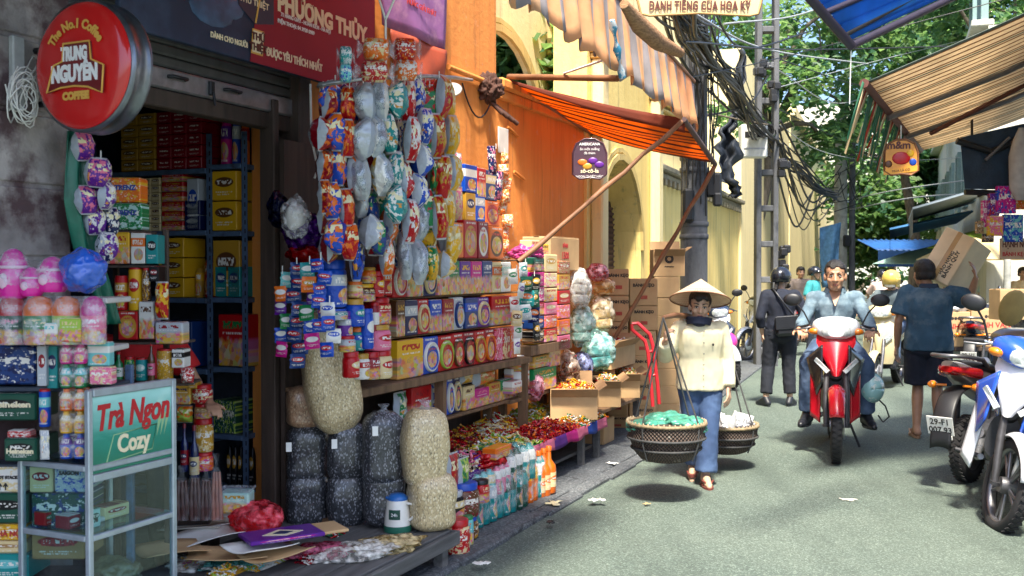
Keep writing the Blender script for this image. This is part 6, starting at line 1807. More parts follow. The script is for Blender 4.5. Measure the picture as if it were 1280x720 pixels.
b=MB();b.lathe([(r*1.02,0),(r*1.03,h*.02),(r*1.02,h*.17)],28);b.build("base",mk("jug_green",(.02,.14,.09),.4),jg)
b=MB();b.lathe([(r*.76,h*.835),(r*.74,h*.9),(r*.5,h*.98),(r*.2,h*1.0)],24);b.ell((-r*.7,-.01,h*.88),(r*.2,r*.14,h*.04));b.build("lid",mk("jug_blue",(.02,.13,.42),.35),jg)
b=MB();b.tube([(r*.7,-.02,h*.76),(r*1.25,-.02,h*.74),(r*1.38,-.02,h*.62),(r*1.3,-.02,h*.42),(r*.95,-.02,h*.3)],r*.1,8);b.build("handle",mk("jug_white"),jg)
b=MB();b.grid(8,1,lambda s,t:V((r*.93*sin((s-.5)*.95),-r*.97*cos((s-.5)*.95)+.0,h*(.36+.26*t))),0,True);lb=b.build("printed_panel",mk("panel_green",(.015,.07,.05),.4),jg)
letter("24h",h*.12,M_WHITEINK,lb,(0,-r*.99,h*.45))
flat_=[(262,672,4.75,.34,.24,.35,0,'white',"curled white paper sheet at the left of the paper pile"),(300,655,4.95,.32,.22,.1,.01,'white',"white sheet at the back of the paper pile"),(325,690,4.6,.3,.2,.5,.02,'white',"white sheet sticking out at the front of the paper pile"),(285,690,4.6,.36,.24,-.2,-.012,'tan',"flattened brown carton under the papers"),(345,690,4.7,.3,.2,.5,-.01,'tan',"brown card sheet under the purple box"),(240,662,4.8,.3,.2,-.3,.012,'cream',"cream sheet at the far left of the paper pile"),(215,690,4.5,.3,.25,.2,0,'tan',"brown board lying beside the glass case")]
for i,(px,py,Y,w,d,rz,dz,c,l)in enumerate(flat_):
 b=MB();b.grid(8,6,lambda s,t:V(((s-.5)*w,(t-.5)*d,.012*sin(s*3+i)+.01*(t-.5)**2*8)),0,True)
 p=gnd(px,py,PZ+.085);o_=b.build("paper_sheet",M_WHITE if c=='white' else(M_CARD if c=='tan' else mk("cream_paper",(.66,.6,.5),.8)),None,(p.x,p.y,PZ+.085+dz),(0,.02*i-.05,rz+.4))
 o_.modifiers.new("thickness",'SOLIDIFY').thickness=.004;tag(o_,l,"sheet")
p=gnd(352,668,PZ+.14)
bx=thing("flattened_box","purple printed box lid lying flat on the paper pile","box",p,.55)
b=MB();b.box((0,0,0),(.36,.2,.02),0,.004);paint(b.build("lid",printed('logo'),bx),C['purple'],C['magenta'])
b=MB();b.box((.22,.02,-.004),(.18,.19,.014),0,.003);b.build("flap",M_CARD,bx)
b=MB();b.prism([(-.1,-.02),(0,-.07),(.1,-.02),(.0,.05)],.0105,.0125,axis='z');b.build("printed_diamond",M_CREAMINK,bx)
b=MB();b.prism([(-.05,-.02),(0,-.045),(.05,-.02),(.0,.02)],.013,.0145,axis='z');b.build("printed_emblem",mk("emblem_navy",(.02,.03,.1),.5),bx)
lump("plastic_bag","translucent red plastic bag with oranges on the paper pile","bag",gnd(322,648,PZ+.16),(.13,.11,.085),clear_film("red_film",(.9,.1,.14),.6),60,.25)
lump("orange_packet","orange packet inside the red plastic bag","packet",gnd(324,652,PZ+.13),(.1,.06,.05),mk("orange_pack",(.7,.18,.03),.4),61,.2)
def candy_mat(name,cols,coat=.6):
 if name in _mc:return _mc[name]
 t=NT(name);rnd=t.n("NewGeometry").outputs["Random Per Island"]
 cr=t.n("ValToRGB",{0:rnd});cr.color_ramp.interpolation='CONSTANT';el=cr.color_ramp.elements
 el[0].color=(*C[cols[0]],1);el[1].position=1/len(cols);el[1].color=(*C[cols[1]],1)
 for i,c in enumerate(cols[2:]):e=el.new((i+2)/len(cols));e.color=(*C[c],1)
 t.set(Base_Color=cr.outputs[0],Roughness=.25,Coat_Weight=coat,Coat_Roughness=.08)
 _mc[name]=t.mat;return t.mat
def sweets(b,p,s,rr):
 """one twist-wrapped sweet"""
 X=Matrix.Translation(p)@Matrix.Rotation(rr.uniform(0,6.3),4,'Z')@Matrix.Rotation(rr.uniform(-.6,.6),4,'Y')
 ring=lambda x,r:[V((x*s,r*s*cos(a),r*s*sin(a)*.7))for a in(0,1.257,2.513,3.77,5.027)]
 b.loft([ring(-1.0,.45),ring(-.5,.12),ring(-.42,.32),ring(.42,.32),ring(.5,.12),ring(1.0,.45)],0,False,False,True,X)
def heap(fr,u0,u1,n0,n1,z,hgt,n,s,cols,label,name="wrapped_sweets",seed=0):
 rr=random.Random(seed);b=MB()
 for i in range(n):
  u,q=rr.uniform(0,1),rr.uniform(0,1)
  top=hgt*(1-abs(2*u-1)**3)*(1-abs(2*q-1)**3)*(.75+.5*noise.noise(V((u*4,q*4,seed))))
  zz=z+s*.4+top*(rr.random()**.3)
  sweets(b,fr.P(u0+(u1-u0)*u,n0+(n1-n0)*q,zz),s*rr.uniform(.75,1.2),rr)
 b.grid(6,6,lambda a,c:fr.P(u0+(u1-u0)*a,n0+(n1-n0)*c,z+hgt*.5*max(0,1-abs(2*a-1)**3)*max(0,1-abs(2*c-1)**3)),0,True)
 o=b.build(name,candy_mat("candy_"+"_".join(cols).replace(' ',''),cols));kind(o,'stuff');tag(o,label,"sweets");return o
FR=mkframe(W1.o,W1.u,W1.n)
for i,(px,py,w,h,cols,l)in enumerate([(330,705,.3,.1,('lime','white','yellow','turquoise'),"clear bag of green and yellow sweets at the bottom edge"),(240,708,.24,.09,('pink','white','magenta','yellow'),"bag of pink sweets at the foot of the glass case"),(390,700,.2,.07,('red','crimson','white','black'),"bag of dark red sweets beside the green one"),(286,716,.26,.08,('yellow','gold','white','lime'),"bag of yellow sweets at the very bottom edge"),(420,668,.16,.03,('green','red','white','dark green'),"striped green sweet sticks lying on the platform")]):
 p=gnd(px,py,PZ);u,n=W1.un(p)
 heap(W1,u-w*.4,u+w*.4,n-w*.2,n+w*.2,PZ,h*.5,130 if i<4 else 50,.016,cols,l,"loose_sweets",70+i)
for i,(px,py,w,l,c)in enumerate([(440,690,.2,"white plastic packet with red print on the platform edge",'white'),(485,681,.17,"white crinkled packet nearest the platform corner",'cream'),(400,690,.16,"clear packet with red sweets by the purple box",'pink'),(265,700,.2,"crinkled clear packet at the foot of the papers",'white'),(300,700,.18,"crinkled packet of pale sweets below the papers",'turquoise')]):
 o_=lump("packet",l,"packet",gnd(px,py,PZ+.02),(w,w*.55,.04),clear_film("packet_film_"+c,tuple(min(1,k_*1.1)for k_ in C[c]),.8),80+i,.5,rz=.5)
# ------------------------------------------------------------------ sweets table beyond the sacks
NT1=.74
ta,tbb=W1.hit(560,600,NT1)[0],W1.hit(757,522,NT1)[0]
tz=(W1.hit(669,560,NT1)[1]+W1.hit(755,522,NT1)[1])/2
tab=thing("sweets_table","low plank table spread with heaps of wrapped sweets","table",W1.o,W1.ang)
for i in range(5):
 b=MB();strip(W1,ta,tbb,.12+.125*i,.235+.125*i,tz-.03,tz,b,0,.003);b.build("plank",M_WOOD,tab)
b=MB()
ncl=14
pcl=[C['pink'],C['purple'],C['magenta'],C['pink'],C['blue'],C['pink']]
cl=[mk("cloth_"+str(i),tuple(k*.7 for k in c),.8,var=.2)for i,c in enumerate(pcl)]
b.grid(60,3,lambda s,t:V((ta+(tbb-ta)*s,-NT1-.006-.012*t-.008*t*sin(s*60),tz+.012-.085*t*(1+.12*sin(s*44)))),0,True,None,lambda i,j:(i//5)%len(cl))
o_=b.build("edge_cloth",cl,tab);o_.modifiers.new("thickness",'SOLIDIFY').thickness=.004
for uu in(ta+.08,W1.hit(735,585,NT1)[0],tbb-.06):
 for nn in(.2,NT1-.06):
  b=MB();strip(W1,uu-.025,uu+.025,nn-.025,nn+.025,0,tz-.031,b,0,.003);b.build("leg",M_GREYWOOD,tab)
b=MB();strip(W1,ta+.06,tbb-.04,.25,NT1-.1,.1,.125,b,0,.003);b.build("shelf",M_GREYWOOD,tab)
zones=[(0,.2,.15,.5,('red','white','gold','magenta','crimson'),"heap of red and gold sweets at the near back of the table"),(.2,.45,.12,.42,('crimson','red','gold','brown'),"heap of dark red sweets at the back of the table"),(.45,.7,.12,.42,('yellow','cream','red','white'),"heap of yellow and cream sweets at the middle back"),(.7,1,.12,.42,('yellow','gold','lime','white','cream'),"heap of golden sweets at the far back of the table"),(0,.25,.48,.74,('white','purple','cream','pink','black'),"heap of white and purple sweets at the near front edge"),(.22,.5,.44,.74,('white','lime','green','yellow','cream'),"heap of pale green and white sweets at the front"),(.5,.78,.42,.74,('red','crimson','orange','red'),"long heap of bright red sweets at the far front"),(.78,1,.42,.74,('cream','yellow','green','white','orange'),"heap of mixed pale sweets at the far end of the table")]
for i,(a,c,n0,n1,cols,l)in enumerate(zones):
 heap(W1,ta+(tbb-ta)*a,ta+(tbb-ta)*c,n0,n1,tz+.004,.16 if n0<.3 else .1,460,.027,cols,l,seed=100+i)
M_SHRINK=clear_film("shrink_film",(.97,.99,1),.18,.08,20)
def drinkpack(px0,px1,ytop,ybot,n,cols,label,rows_=2,cnt=3):
 u,w,z0,z1=rect(W1,px0,px1,ytop,ybot,n);h=z1-z0;r=w/cnt/2
 if z0<.06:z0=.024
 t=thing("drink_pack",label,"pack",W1.P(u,n-r*2,z0),W1.ang,"shrink wrapped drink packs on the pavement")
 b=MB();b.lathe([(r*.8,0),(r*.96,h*.02),(r*.96,h*.2),(r*.86,h*.32),(r*.95,h*.44),(r*.95,h*.72),(r*.7,h*.86),(r*.34,h*.92),(r*.34,h*.985)],12)
 me=b.mesh("bottle",printed('band',film=True))
 for i in range(cnt):
  for j in range(rows_):
   paint(link("bottle",me,t,((i-(cnt-1)/2)*2*r,(j-.5)*2*r,0),(0,0,i*1.1+j)),C[cols[0]],C[cols[1]])
 b=MB();b.box((0,0,h*.5),(w*1.02,r*2*rows_*1.02,h*.97),0,r*.8);b.build("film",M_SHRINK,t)
dp=[(600,616,628,680,.84,('teal','white'),"teal drink pack at the near bottom of the row",2),(617,634,615,668,.85,('teal','silver'),"pale teal drink pack second along the bottom",2),(634,649,606,658,.86,('teal','dark green'),"green drink pack third along the bottom",2),(650,663,598,650,.87,('dark green','teal'),"dark green pack fourth along the bottom",2),(664,675,592,643,.86,('orange','yellow'),"orange drink pack fifth along the bottom",2),(676,684,585,636,.85,('teal','white'),"teal pack at the far bottom behind the orange bottles",1),(600,623,590,628,.84,('turquoise','cream'),"turquoise pack at the near top of the row",3),(624,641,580,615,.85,('pink','white'),"pink drink pack second along the top",3),(642,657,561,608,.86,('dark green','white'),"dark green drink pack third along the top",2),(658,673,555,600,.87,('teal','white'),"teal and white drink pack fourth along the top",2)]
for(a,c,y0,y1,n,cols,l,cn_)in dp:drinkpack(a,c,y0,y1,n,cols,l,2,max(2,cn_))
for i in range(3):
 item(W1,678+i*6.5,685+i*6.5,564+i*-3,624-i*4,.86+.02*i,'bottle','logo','orange','cream',"soft drink bottle",f"{ORD[i]} of three by the pack row",lid='orange',group="orange bottles by the sweets table")
item(front(5.66),555,587,652,699,0,'jar','tex','red','cream',"pickle jar","",lid='red',zb=.024,label="large red lidded jar of shredded pickle on the pavement")
item(front(5.85),577,592,646,690,0,'jar','photo','turquoise','orange',"pickle jar","",lid='green',zb=.024,label="green lidded jar half hidden behind the red lidded jar")
item(W1,588,605,646,687,.92,'jar','tex','brown','gold',"olive jar","",lid='blue',label="blue lidded jar of olives at the bottom of the pair",zb=.024)
item(W1,588,607,604,646,.92,'jar','tex','brown','dark red',"olive jar","",lid='blue',label="blue lidded jar of dark olives on top of the pair")
item(W1,568,590,614,650,.88,'jar','band','black','cream',"sauce jar","",lid='silver',label="black jar with cream label and silver lid on the pickle jars")
item(W1,606,616,600,628,.9,'jar','photo','red','cream',"pickle jar","",lid='black',label="small dark lidded jar beside the olive jars")
item(W1,562,577,566,618,.84,'pouch','bag','red','crimson',"standing pouch","",label="red glossy pouch standing at the left of the sweets table",depth=.05)
item(W1,576,590,572,616,.84,'pouch','bag','green','lime',"standing pouch","",label="green pouch tucked beside the red pouch",depth=.05)
for i,(px,py,r_,c,l)in enumerate([(605,578,(.17,.12,.07),'red',"crumpled red and clear plastic bag on the near end of the table"),(628,568,(.15,.1,.06),'crimson',"dark red crumpled plastic bag behind the yellow box")]):
 p=W1.at(px,py,.7);lump("plastic_bag",l,"bag",p,r_,clear_film("film_"+c,tuple(min(1,k_*1.6)for k_ in C[c]),.85),90+i,.5,rz=1)
item(W1,620,640,558,572,.82,'box','photo','orange','yellow',"flat sweet box","",label="orange and yellow box resting on the drink packs",depth=.1)
# ------------------------------------------------------------------ second table with open cartons of sweets
NT2=.72
sa,sb_=W1.hit(690,505,NT2)[0]+.1,W1.hit(812,480,NT2)[0]
t2z=.385
tb2=thing("trestle_table","rough trestle table holding open cartons of sweets","table",W1.o,W1.ang)
b=MB();strip(W1,sa,sb_,.1,NT2-.06,t2z-.03,t2z,b,0,.003);b.build("top",M_WOOD,tb2)
for uu in(sa+.05,(sa+sb_)/2,sb_-.05):
 for nn in(.2,NT2-.12):
  b=MB();strip(W1,uu-.025,uu+.025,nn-.025,nn+.025,0,t2z-.031,b,0,.003);b.build("leg",M_GREYWOOD,tb2)
for i,(a,c,y0,y1,l,cols,YY)in enumerate([(688,747,486,517,"open carton of golden sweets with its front flap folded out",('yellow','gold','cream','red'),8.3),(748,776,476,508,"open carton of mixed sweets second along the trestle",('white','green','yellow','red','cream'),9.05),(776,800,467,498,"open carton of pale sweets at the far end of the trestle",('white','lime','cream','orange'),9.7)]):
 FQ=front(YY);t=carton(FQ,a,c,y0,y1,0,.5,l,"open cartons of sweets on the trestle",open_top=True,zb=t2z+.002)
 u,w,_,z1=rect(FQ,a,c,y0,y1,0)
 heap(FQ,u-w/2+.01,u+w/2-.01,-.49,-.01,z1-.04,.07,260,.024,cols,f"sweets heaped in the {('first', 'second', 'third')[i]} open carton on the trestle",seed=130+i)
carton(W1,764,794,424,458,.55,.26,"open carton of red packets with a white flap on the sweets stall",open_top=True)
u,w,z0,z1=rect(W1,764,794,424,458,.55);heap(W1,u-w/2+.01,u+w/2,.31,.54,z1-.06,.07,120,.03,('red','crimson','red','white'),"red packets heaped in the white flapped carton",seed=150)
carton(W1,755,768,523,560,.55,.3,"brown carton standing under the trestle table end",None,zb=.024)
carton(W2,812,840,487,530,.55,.22,"yellow brown carton standing on the ground behind the front basket",None,words=[("||",0,.3,.3,None)],ink=mk("ink_amber",(.6,.3,.03),.6),zb=.0)
for i,(px,y0,y1,cnt,w,alt)in enumerate([(646,338,442,6,12,[('white','green'),('white','purple'),('white','red'),('cream','brown')]),(657,330,400,4,17,[('silver','teal'),('dark green','gold'),('teal','orange')]),(668,345,424,4,14,[('black','gold'),('dark green','gold'),('navy','orange')])]):
 strip_of(px,y0,y1,.55,cnt,w,'white','red',f"sachet strip hanging right of the rack, {ORD[i]} of three",'logo',"sachet strips right of the biscuit rack",name="sachet_strip",pname="sachet",alt=alt,flip=.3,depth=.03)
colA=[(667,681,[(322,339,'dark green','teal'),(340,358,'magenta','pink'),(359,377,'magenta','white'),(378,394,'crimson','pink'),(395,411,'dark blue','orange'),(412,427,'black','tan')]),(681,697,[(318,340,'cream','gold'),(341,359,'cream','pink'),(360,377,'cream','red'),(378,393,'pink','cream'),(394,410,'orange','pink'),(411,427,'red','cream')]),(698,713,[(326,342,'tan','red'),(343,362,'gold','red'),(363,380,'red','cream'),(381,398,'pink','orange'),(399,418,'orange','pink'),(419,437,'pink','red')])]
for j,(a,c,lst)in enumerate(colA):
 for i,(y0,y1,c1,c2)in enumerate(lst):
  item(W1,a,c,y0,y1,.5,'box',('photo','logo','tex')[(i+j)%3],c1,c2,"tea box",f"{ORD[i]} from top, {('left', 'middle', 'right')[j]} column right of the rack","tea boxes stacked in columns",.1)
b=MB();u0,z0=W1.hit(664,428,.5);u1,_=W1.hit(715,438,.5);z0=W1.hit(690,437,.5)[1]
st=thing("stacking_stand","small stand under the columns of tea boxes","stand",W1.o,W1.ang)
strip(W1,u0,u1,.2,.5,z0-.02,W1.hit(690,428,.5)[1]-.001,b,0,.003);b.build("top",M_WOOD,st)
for uu in(u0+.03,u1-.03):
 b=MB();strip(W1,uu-.02,uu+.02,.22,.28,0,z0-.021,b);b.build("leg",M_WOOD,st)
st2=thing("goods_shelf","plank shelf carrying cups and boxes behind the open cartons","shelf",W1.o,W1.ang)
b=MB();zz2=W1.hit(680,489,.45)[1];strip(W1,UPX(640,.45),UPX(772,.45),.06,.44,zz2-.03,zz2-.002,b,0,.003);b.build("plank",M_WOOD,st2)
for px in(643,768):
 b=MB();uu=UPX(px,.45);strip(W1,uu-.02,uu+.02,.2,.26,0,zz2-.031,b);b.build("leg",M_WOOD,st2)
carton(W1,688,724,297,338,.42,.25,"brown printed carton on top of the tea box columns",None,M_REDINK,[("1500",0,.35,.3,None),("BÁNH",0,.7,.16,None)])
p=W1.at(658,316,.4);lump("plastic_bag","pink tied plastic bag lying above the sachet strips","bag",p,(.12,.09,.06),M_GREENBAG if False else mk("pink_plastic",(.5,.05,.22),.35,var=.3,bump=.5,bs=30,coat=.4),95,.5)
for i,(a,c,y0,y1,shp,c1,c2,l)in enumerate([(667,687,428,443,'box','yellow','white',"yellow box, upper of two under the tea columns"),(667,687,444,459,'box','gold','green',"yellow box, lower of two under the tea columns"),(687,701,428,458,'box','cream','red',"cream boxes beside the two yellow boxes"),(667,696,459,488,'box','green','gold',"green box with gold edge below the yellow boxes"),(654,667,445,464,'can','white','pink',"white cup, upper of two left of the yellow boxes"),(654,667,464,484,'can','white','orange',"white cup, lower of two left of the green box"),(641,653,476,492,'box','white','red',"white wrapped pack at the foot of the sachet strips"),(676,686,305,322,'box','yellow','black',"yellow packet leaning on top of the tea columns"),(664,675,300,320,'box','cream','red',"cream packet above the tea columns")]):
 item(W1,a,c,y0,y1,.46,shp,'photo',c1,c2,"goods box" if shp=='box' else "paper cup","",label=l,depth=.1,lid='white',cat="box" if shp=='box' else "cup")
for i,(px,py,rx,rz_,cols,l,tint)in enumerate([(724,361,15,25,0,"tall clear bag of white packs beside the tea columns",'white'),(747,340,14,11,1,"clear bag of pink sweets at the top of the bag pile",'pink'),(752,358,17,12,0,"clear bag of yellow packs under the pink sweets",'yellow'),(727,408,17,25,0,"large white and green bag in the middle of the bag pile",'pale teal'),(752,392,16,24,0,"large crinkled clear bag right of the white bag",'cream'),(748,438,21,26,0,"big pale green bag at the bottom of the bag pile",'turquoise'),(710,460,14,22,1,"bag of brown sweets behind the open cartons",'tan'),(728,460,13,20,1,"bag of blue and white sweets behind the open cartons",'blue'),(668,484,12,18,1,"bag of mixed ball sweets left of the open cartons",'pink')]):
 p=W1.at(px,py,.42);k=p.y/F
 rr_=(rx*k,.14,rz_*k)
 t=lump("goods_bag",l,"bag",p,rr_,clear_film("bag_film_"+tint,tuple(.35+.65*min(1,q*1.2)for q in C[tint]),.5,.14,9),160+i,.22,"plastic bags of goods on the stall")
 if cols:
  rq=random.Random(i);b=MB()
  for q in range(70):
   d=V((rq.gauss(0,1),rq.gauss(0,1),rq.gauss(0,1))).normalized()*rq.random()**.4*.84
   sweets(b,V((d.x*rr_[0],d.y*rr_[1],d.z*rr_[2])),.026,rq)
  kind(b.build("sweets",candy_mat("candy_bag_"+tint,[tint,'white','red','gold']),t),'stuff')
 else:
  b=MB()
  for q in range(3):b.box((0,0,rr_[2]*(-.5+.5*q)),(rr_[0]*1.35,rr_[1]*1.2,rr_[2]*.46),0,.015,Matrix.Rotation(.2*sin(q*2+i),4,'Y'))
  kind(b.build("wrapped_packs",mk("packs_"+tint,tuple(.3+.6*q for q in C[tint]),.6,var=.2),t),'stuff')
# ------------------------------------------------------------------ cartons stacked by the yellow wall
NC=.62
FRC=lambda px:front(10.25 if px<787 else(10.5 if px<815 else 10.9))
cs=[(760,786,337,369,"topmost carton of the left stack by the yellow wall",NC-.05),(760,786,370,402,"second carton of the left stack by the yellow wall",NC-.05),(760,785,403,432,"third carton of the left stack by the yellow wall",NC-.05),(787,822,349,382,"topmost carton of the middle stack by the yellow wall",NC),(788,822,383,413,"second carton of the middle stack by the yellow wall",NC),(787,820,414,445,"third carton of the middle stack by the yellow wall",NC),(818,850,346,372,"pale carton under the open one in the right stack",NC-.15),(822,850,373,395,"lowest seen carton of the right stack behind the hat",NC-.15)]
for i,(a,c,y0,y1,l,n)in enumerate(cs):
 carton(FRC(a),a,c,y0,y1,0,.3,l+" in view","cartons stacked by the yellow wall",words=[("BÁNH KẸO",0,.72,.16,M_INK),("||||||||",0,.28,.14,M_REDINK)]if i<6 else None,supports=i in(2,5,7))
carton(FRC(817),817,856,312,345,0,.3,"open topped carton with a round stamp on the right stack","cartons stacked by the yellow wall",words=[("◎",0,.5,.4,M_INK),("~~~",0,.3,.2,M_INK)],open_top=True)
p=gnd(820,505);p.z=0
ht=thing("hand_truck","red tubular hand truck leaning by the cartons","trolley",at(812,480,8.6)*1.0);ht.location.z=0
hz=lambda px,py,Y=8.6:at(px,py,Y)-ht.location
b=MB()
b.tube([hz(790,405),hz(797,404),hz(812,418),hz(816,432),hz(822,480),hz(824,505)],.016,8);b.tube([hz(790,405),hz(790,412),hz(806,426),hz(810,440),hz(814,482),hz(816,508)],.016,8)
b.build("frame",mk("truck_red",(.5,.02,.03),.35,coat=.4),ht)
for q in((812,440,818,437),(814,470,821,468)):
 b=MB();b.tube([hz(q[0],q[1]),hz(q[2],q[3])],.012,6);b.build("crossbar",mk("truck_red"),ht)
for s_ in(0,1):
 b=MB();c0=hz(812+14*s_,505);b.lathe([(.02,-.02),(.09,-.02),(.1,0),(.09,.02),(.02,.02)],16,0,(0,0,0),1,1,Matrix.Translation((c0.x,c0.y,.1))@Matrix.Rotation(pi/2,4,'Y'));b.build("wheel",M_RUBBER,ht)
# ------------------------------------------------------------------ round coffee sign
sn=.36
su,sz=W1.hit(104,82,sn)
sgn=thing("round_sign","red round coffee lightbox sign with steel rim on the peeling pillar","sign",W1.P(su,sn,sz),W1.ang-pi/2)
Rr=83/F*W1.P(su,sn,sz).y*1.0
XR=Matrix.Rotation(pi/2,4,'X')
b=MB();b.lathe([(Rr*.955,.0),(Rr,.01),(Rr,.025),(Rr*.985,.03),(Rr*.985,.085),(Rr,.09),(Rr,.105),(Rr*.955,.11)],56,0,(0,0,0),1,1,Matrix.Translation((0,.11,0))@XR);b.build("rim",mk("brushed_rim",(.2,.22,.26),.32,.9,var=.15,vs=30),sgn)
M_SIGNRED=mk("sign_red",(.62,.012,.012),.18,coat=.7,var=.04)
b=MB();b.lathe([(Rr*.95*cos(a),.002+.035*sin(a))for a in(i*pi/20 for i in range(10))]+[(.004,.037)],56,0,(0,0,0),1,1,XR);b.build("face",M_SIGNRED,sgn)
b=MB();ol=[(-.62,-.36),(-.5,.05),(-.3,.08),(-.27,.27),(.3,.27),(.33,.08),(.6,-.02),(.56,-.4)]
ol2=[(-.62,-.40),(-.46,.0),(-.26,.05),(-.24,.31),(.34,.31),(.37,.04),(.64,-.06),(.6,-.46),(.3,-.36),(0,-.33),(-.3,-.34)]
b.prism([(x*Rr*.9,z*Rr)for x,z in ol2],-.044,-.034);em=b.build("emblem",mk("emblem_maroon",(.16,.006,.01),.3,coat=.5),sgn)
b=MB();pts=[V((x*Rr*.9,-.045,z*Rr))for x,z in ol2];b.tube(pts+[pts[0],pts[1]],.0042,6);b.build("outline",M_GOLDINK,em)
letter("TRUNG",Rr*.27,M_WHITEINK,sgn,(.0,-.0455,Rr*.06),.004,width=Rr*.52)
letter("NGUYÊN",Rr*.33,M_WHITEINK,sgn,(.0,-.0455,Rr*-.25),.005,width=Rr*.92)
letter("COFFEE",Rr*.15,M_GOLDINK,sgn,(.0,-.039,Rr*-.52),.003)
vs,fs=text_geo("The No.1 Coffee",Rr*.19,.002,'CENTER',.001)
b=MB();rad=Rr*.52
b.add([((rad+v.y)*sin(v.x/rad*.82),-.036+.0*v.z-.03*0-(.001-v.z),(rad+v.y)*cos(v.x/rad*.82)+Rr*.02)for v in vs],fs);b.build("lettering",M_GOLDINK,sgn)
for z_ in(.1,-.12):
 b=MB();b.tube([(-Rr*.97,.08,z_),(-sn-.02,.08,z_)],.014,6);b.build("bracket",M_BLACK,sgn)
ub=thing("junction_box","dirty white switch box with tangled white wires on the pillar","box",W1.P(*(lambda q:(q[0],.015,q[1]))(W1.hit(20,92,.02))),W1.ang)
b=MB();b.box((0,-.01,0),(.06,.03,.3),0,.006);b.build("cover",mk("dirty_white",(.4,.42,.42),.6,var=.3),ub)
b=MB();rr=random.Random(5)
for i in range(9):
 x=rr.uniform(-.04,.02);r_=rr.uniform(.03,.07);b.tube([(x+r_*cos(q*.45+i),-.035-.004*i-.01*sin(q),-.07+r_*1.5*sin(q*.45+i)-.004*q)for q in range(18)]+[(x+.1,-.03,.02+.03*(i%3)),(x+.17,-.02,.03*(i%3))],.003,5)
kind(b.build("wires",M_WHITE,ub),'stuff')
# ------------------------------------------------------------------ shop banner
nbn=.24
def onb(px,py):return W1.hit(px,py,nbn)
ux0,ux1=onb(150,40)[0],onb(468,60)[0]
zb0=(onb(200,54)[1]+onb(417,100)[1])/2
bn=thing("shop_banner","long blue and red shop banner with the shop's name over the shutter","banner",W1.P(0,nbn,0),W1.ang)
b=MB();strip(W1,ux0,ux1,-.03,0,zb0,zb0+1.25,b,0,.004);b.build("panel",mk("banner_blue",(.014,.026,.06),.65,var=.25,vs=2,col2=(.05,.08,.14),c2=(.45,.7,2)),bn)
ud,ud2=onb(312,75)[0],onb(352,-10)[0]
b=MB();b.prism([(ud,zb0+.002),(ux1,zb0+.002),(ux1,zb0+1.24),(ud+.32,zb0+1.24),(ud+.04,zb0+.2)],-.004,-.001);b.build("red_print",mk("banner_red",(.3,.006,.018),.65,var=.12,vs=2),bn)
b=MB();b.tube([V((ud+.04,-.005,zb0+.2)),V((ud+.32,-.005,zb0+1.24))],.006,5);b.build("gold_line",M_GOLDINK,bn)
def bt(s,px,py,hpx,mat,bold=.002,width=None,align='LEFT'):
 u,z=onb(px,py);k=W1.P(u,nbn,0).y/F
 w=None
 if width:w=onb(width,py)[0]-u
 return letter(s,hpx*k/.72,mat,bn,(u,-.0055,z),bold,align,width=w)
bt("PHƯƠNG THỦY",346,12,21,M_CREAMINK,.006,458)
bt("71 HÀNG GIẤY - HOÀN KIẾM - HÀ NỘI",350,20,5,M_WHITEINK,.0005,412)
bt("ĐIỆN THOẠI: 04 3928 0989",346,28,5,M_WHITEINK,.0005,392)
bt("ĐƯỢC YÊU THÍCH NHẤT",332,69,10,M_CREAMINK,.002,402)
bt("DÀNH CHO NGƯỜI",262,46,7,M_CREAMINK,.001,308)
u,z=onb(321,53);k=W1.P(u,nbn,0).y/F
for d,m_ in((1.0,M_GOLDINK),(.86,M_CREAMINK)):
 b=MB();b.prism([(u-13*k*d,z-15.5*k*d),(u+10*k*d,z-15.5*k*d),(u+13*k*d,z+15.5*k*d),(u-10*k*d,z+15.5*k*d)],-.0062-(1-d)*.02,-.0045);b.build("print_panel",m_,bn)
letter("THỨ",9*k/.72,mk("ink_brown",(.1,.02,.01),.5),bn,(u,-.0105,z+2*k),.002);letter("THIỆT",9*k/.72,mk("ink_brown"),bn,(u,-.0105,z-11*k),.002)
u,z=onb(318,-2)
b=MB();b.prism([(u-.13,z-.06),(u,z-.13),(u+.15,z-.1),(u+.15,z+.2),(u-.15,z+.2)],-.006,-.0045);sb2=b.build("print_shield",mk("shield_navy",(.015,.025,.05),.4),bn)
bt("THỨ THIỆT",298,0,8,M_CREAMINK,.001,335)
b=MB()
for x_,y_,r_ in((265,12,.16),(285,8,.12)):
 u,z=onb(x_,y_);b.ell((u,-.001,z),(r_,.004,r_*.5),20,6)
b.build("print_cups",mk("cup_print",(.04,.09,.17),.3,var=.5,vs=8),bn)
p2b=thing("poster_banner","faded purple poster hanging on the orange wall beside the shop banner","banner",W1.P(0,.1,0),W1.ang)
q0,q1=W1.hit(478,50,.1)[0],W1.hit(557,60,.1)[0];zt0,zm0=W1.hit(530,103,.1)[1],W1.hit(530,52,.1)[1]
b=MB();b.grid(20,12,lambda s,t:V((q0+(q1-q0)*s,.012*sin(s*9+t*4),zm0+.9*t)),0,True);b.build("purple_sheet",mk("poster_purple",(.3,.12,.3),.6,var=.3,vs=4,col2=(.55,.3,.4),c2=(.5,.7,3)),p2b).modifiers.new("thickness",'SOLIDIFY').thickness=.003
b=MB();b.grid(20,8,lambda s,t:V((q0+.12+(q1-q0-.12)*s,.012*sin(s*9-t*5),zt0+(zm0-zt0)*t)),0,True);b.build("orange_sheet",mk("poster_rust",(.35,.06,.02),.6,var=.3,vs=5),p2b).modifiers.new("thickness",'SOLIDIFY').thickness=.003
letter("NƯỚC GIẢI KHÁT",.05,M_REDINK,p2b,((q0+q1)/2+.06,-.016,zm0+.2),.001)
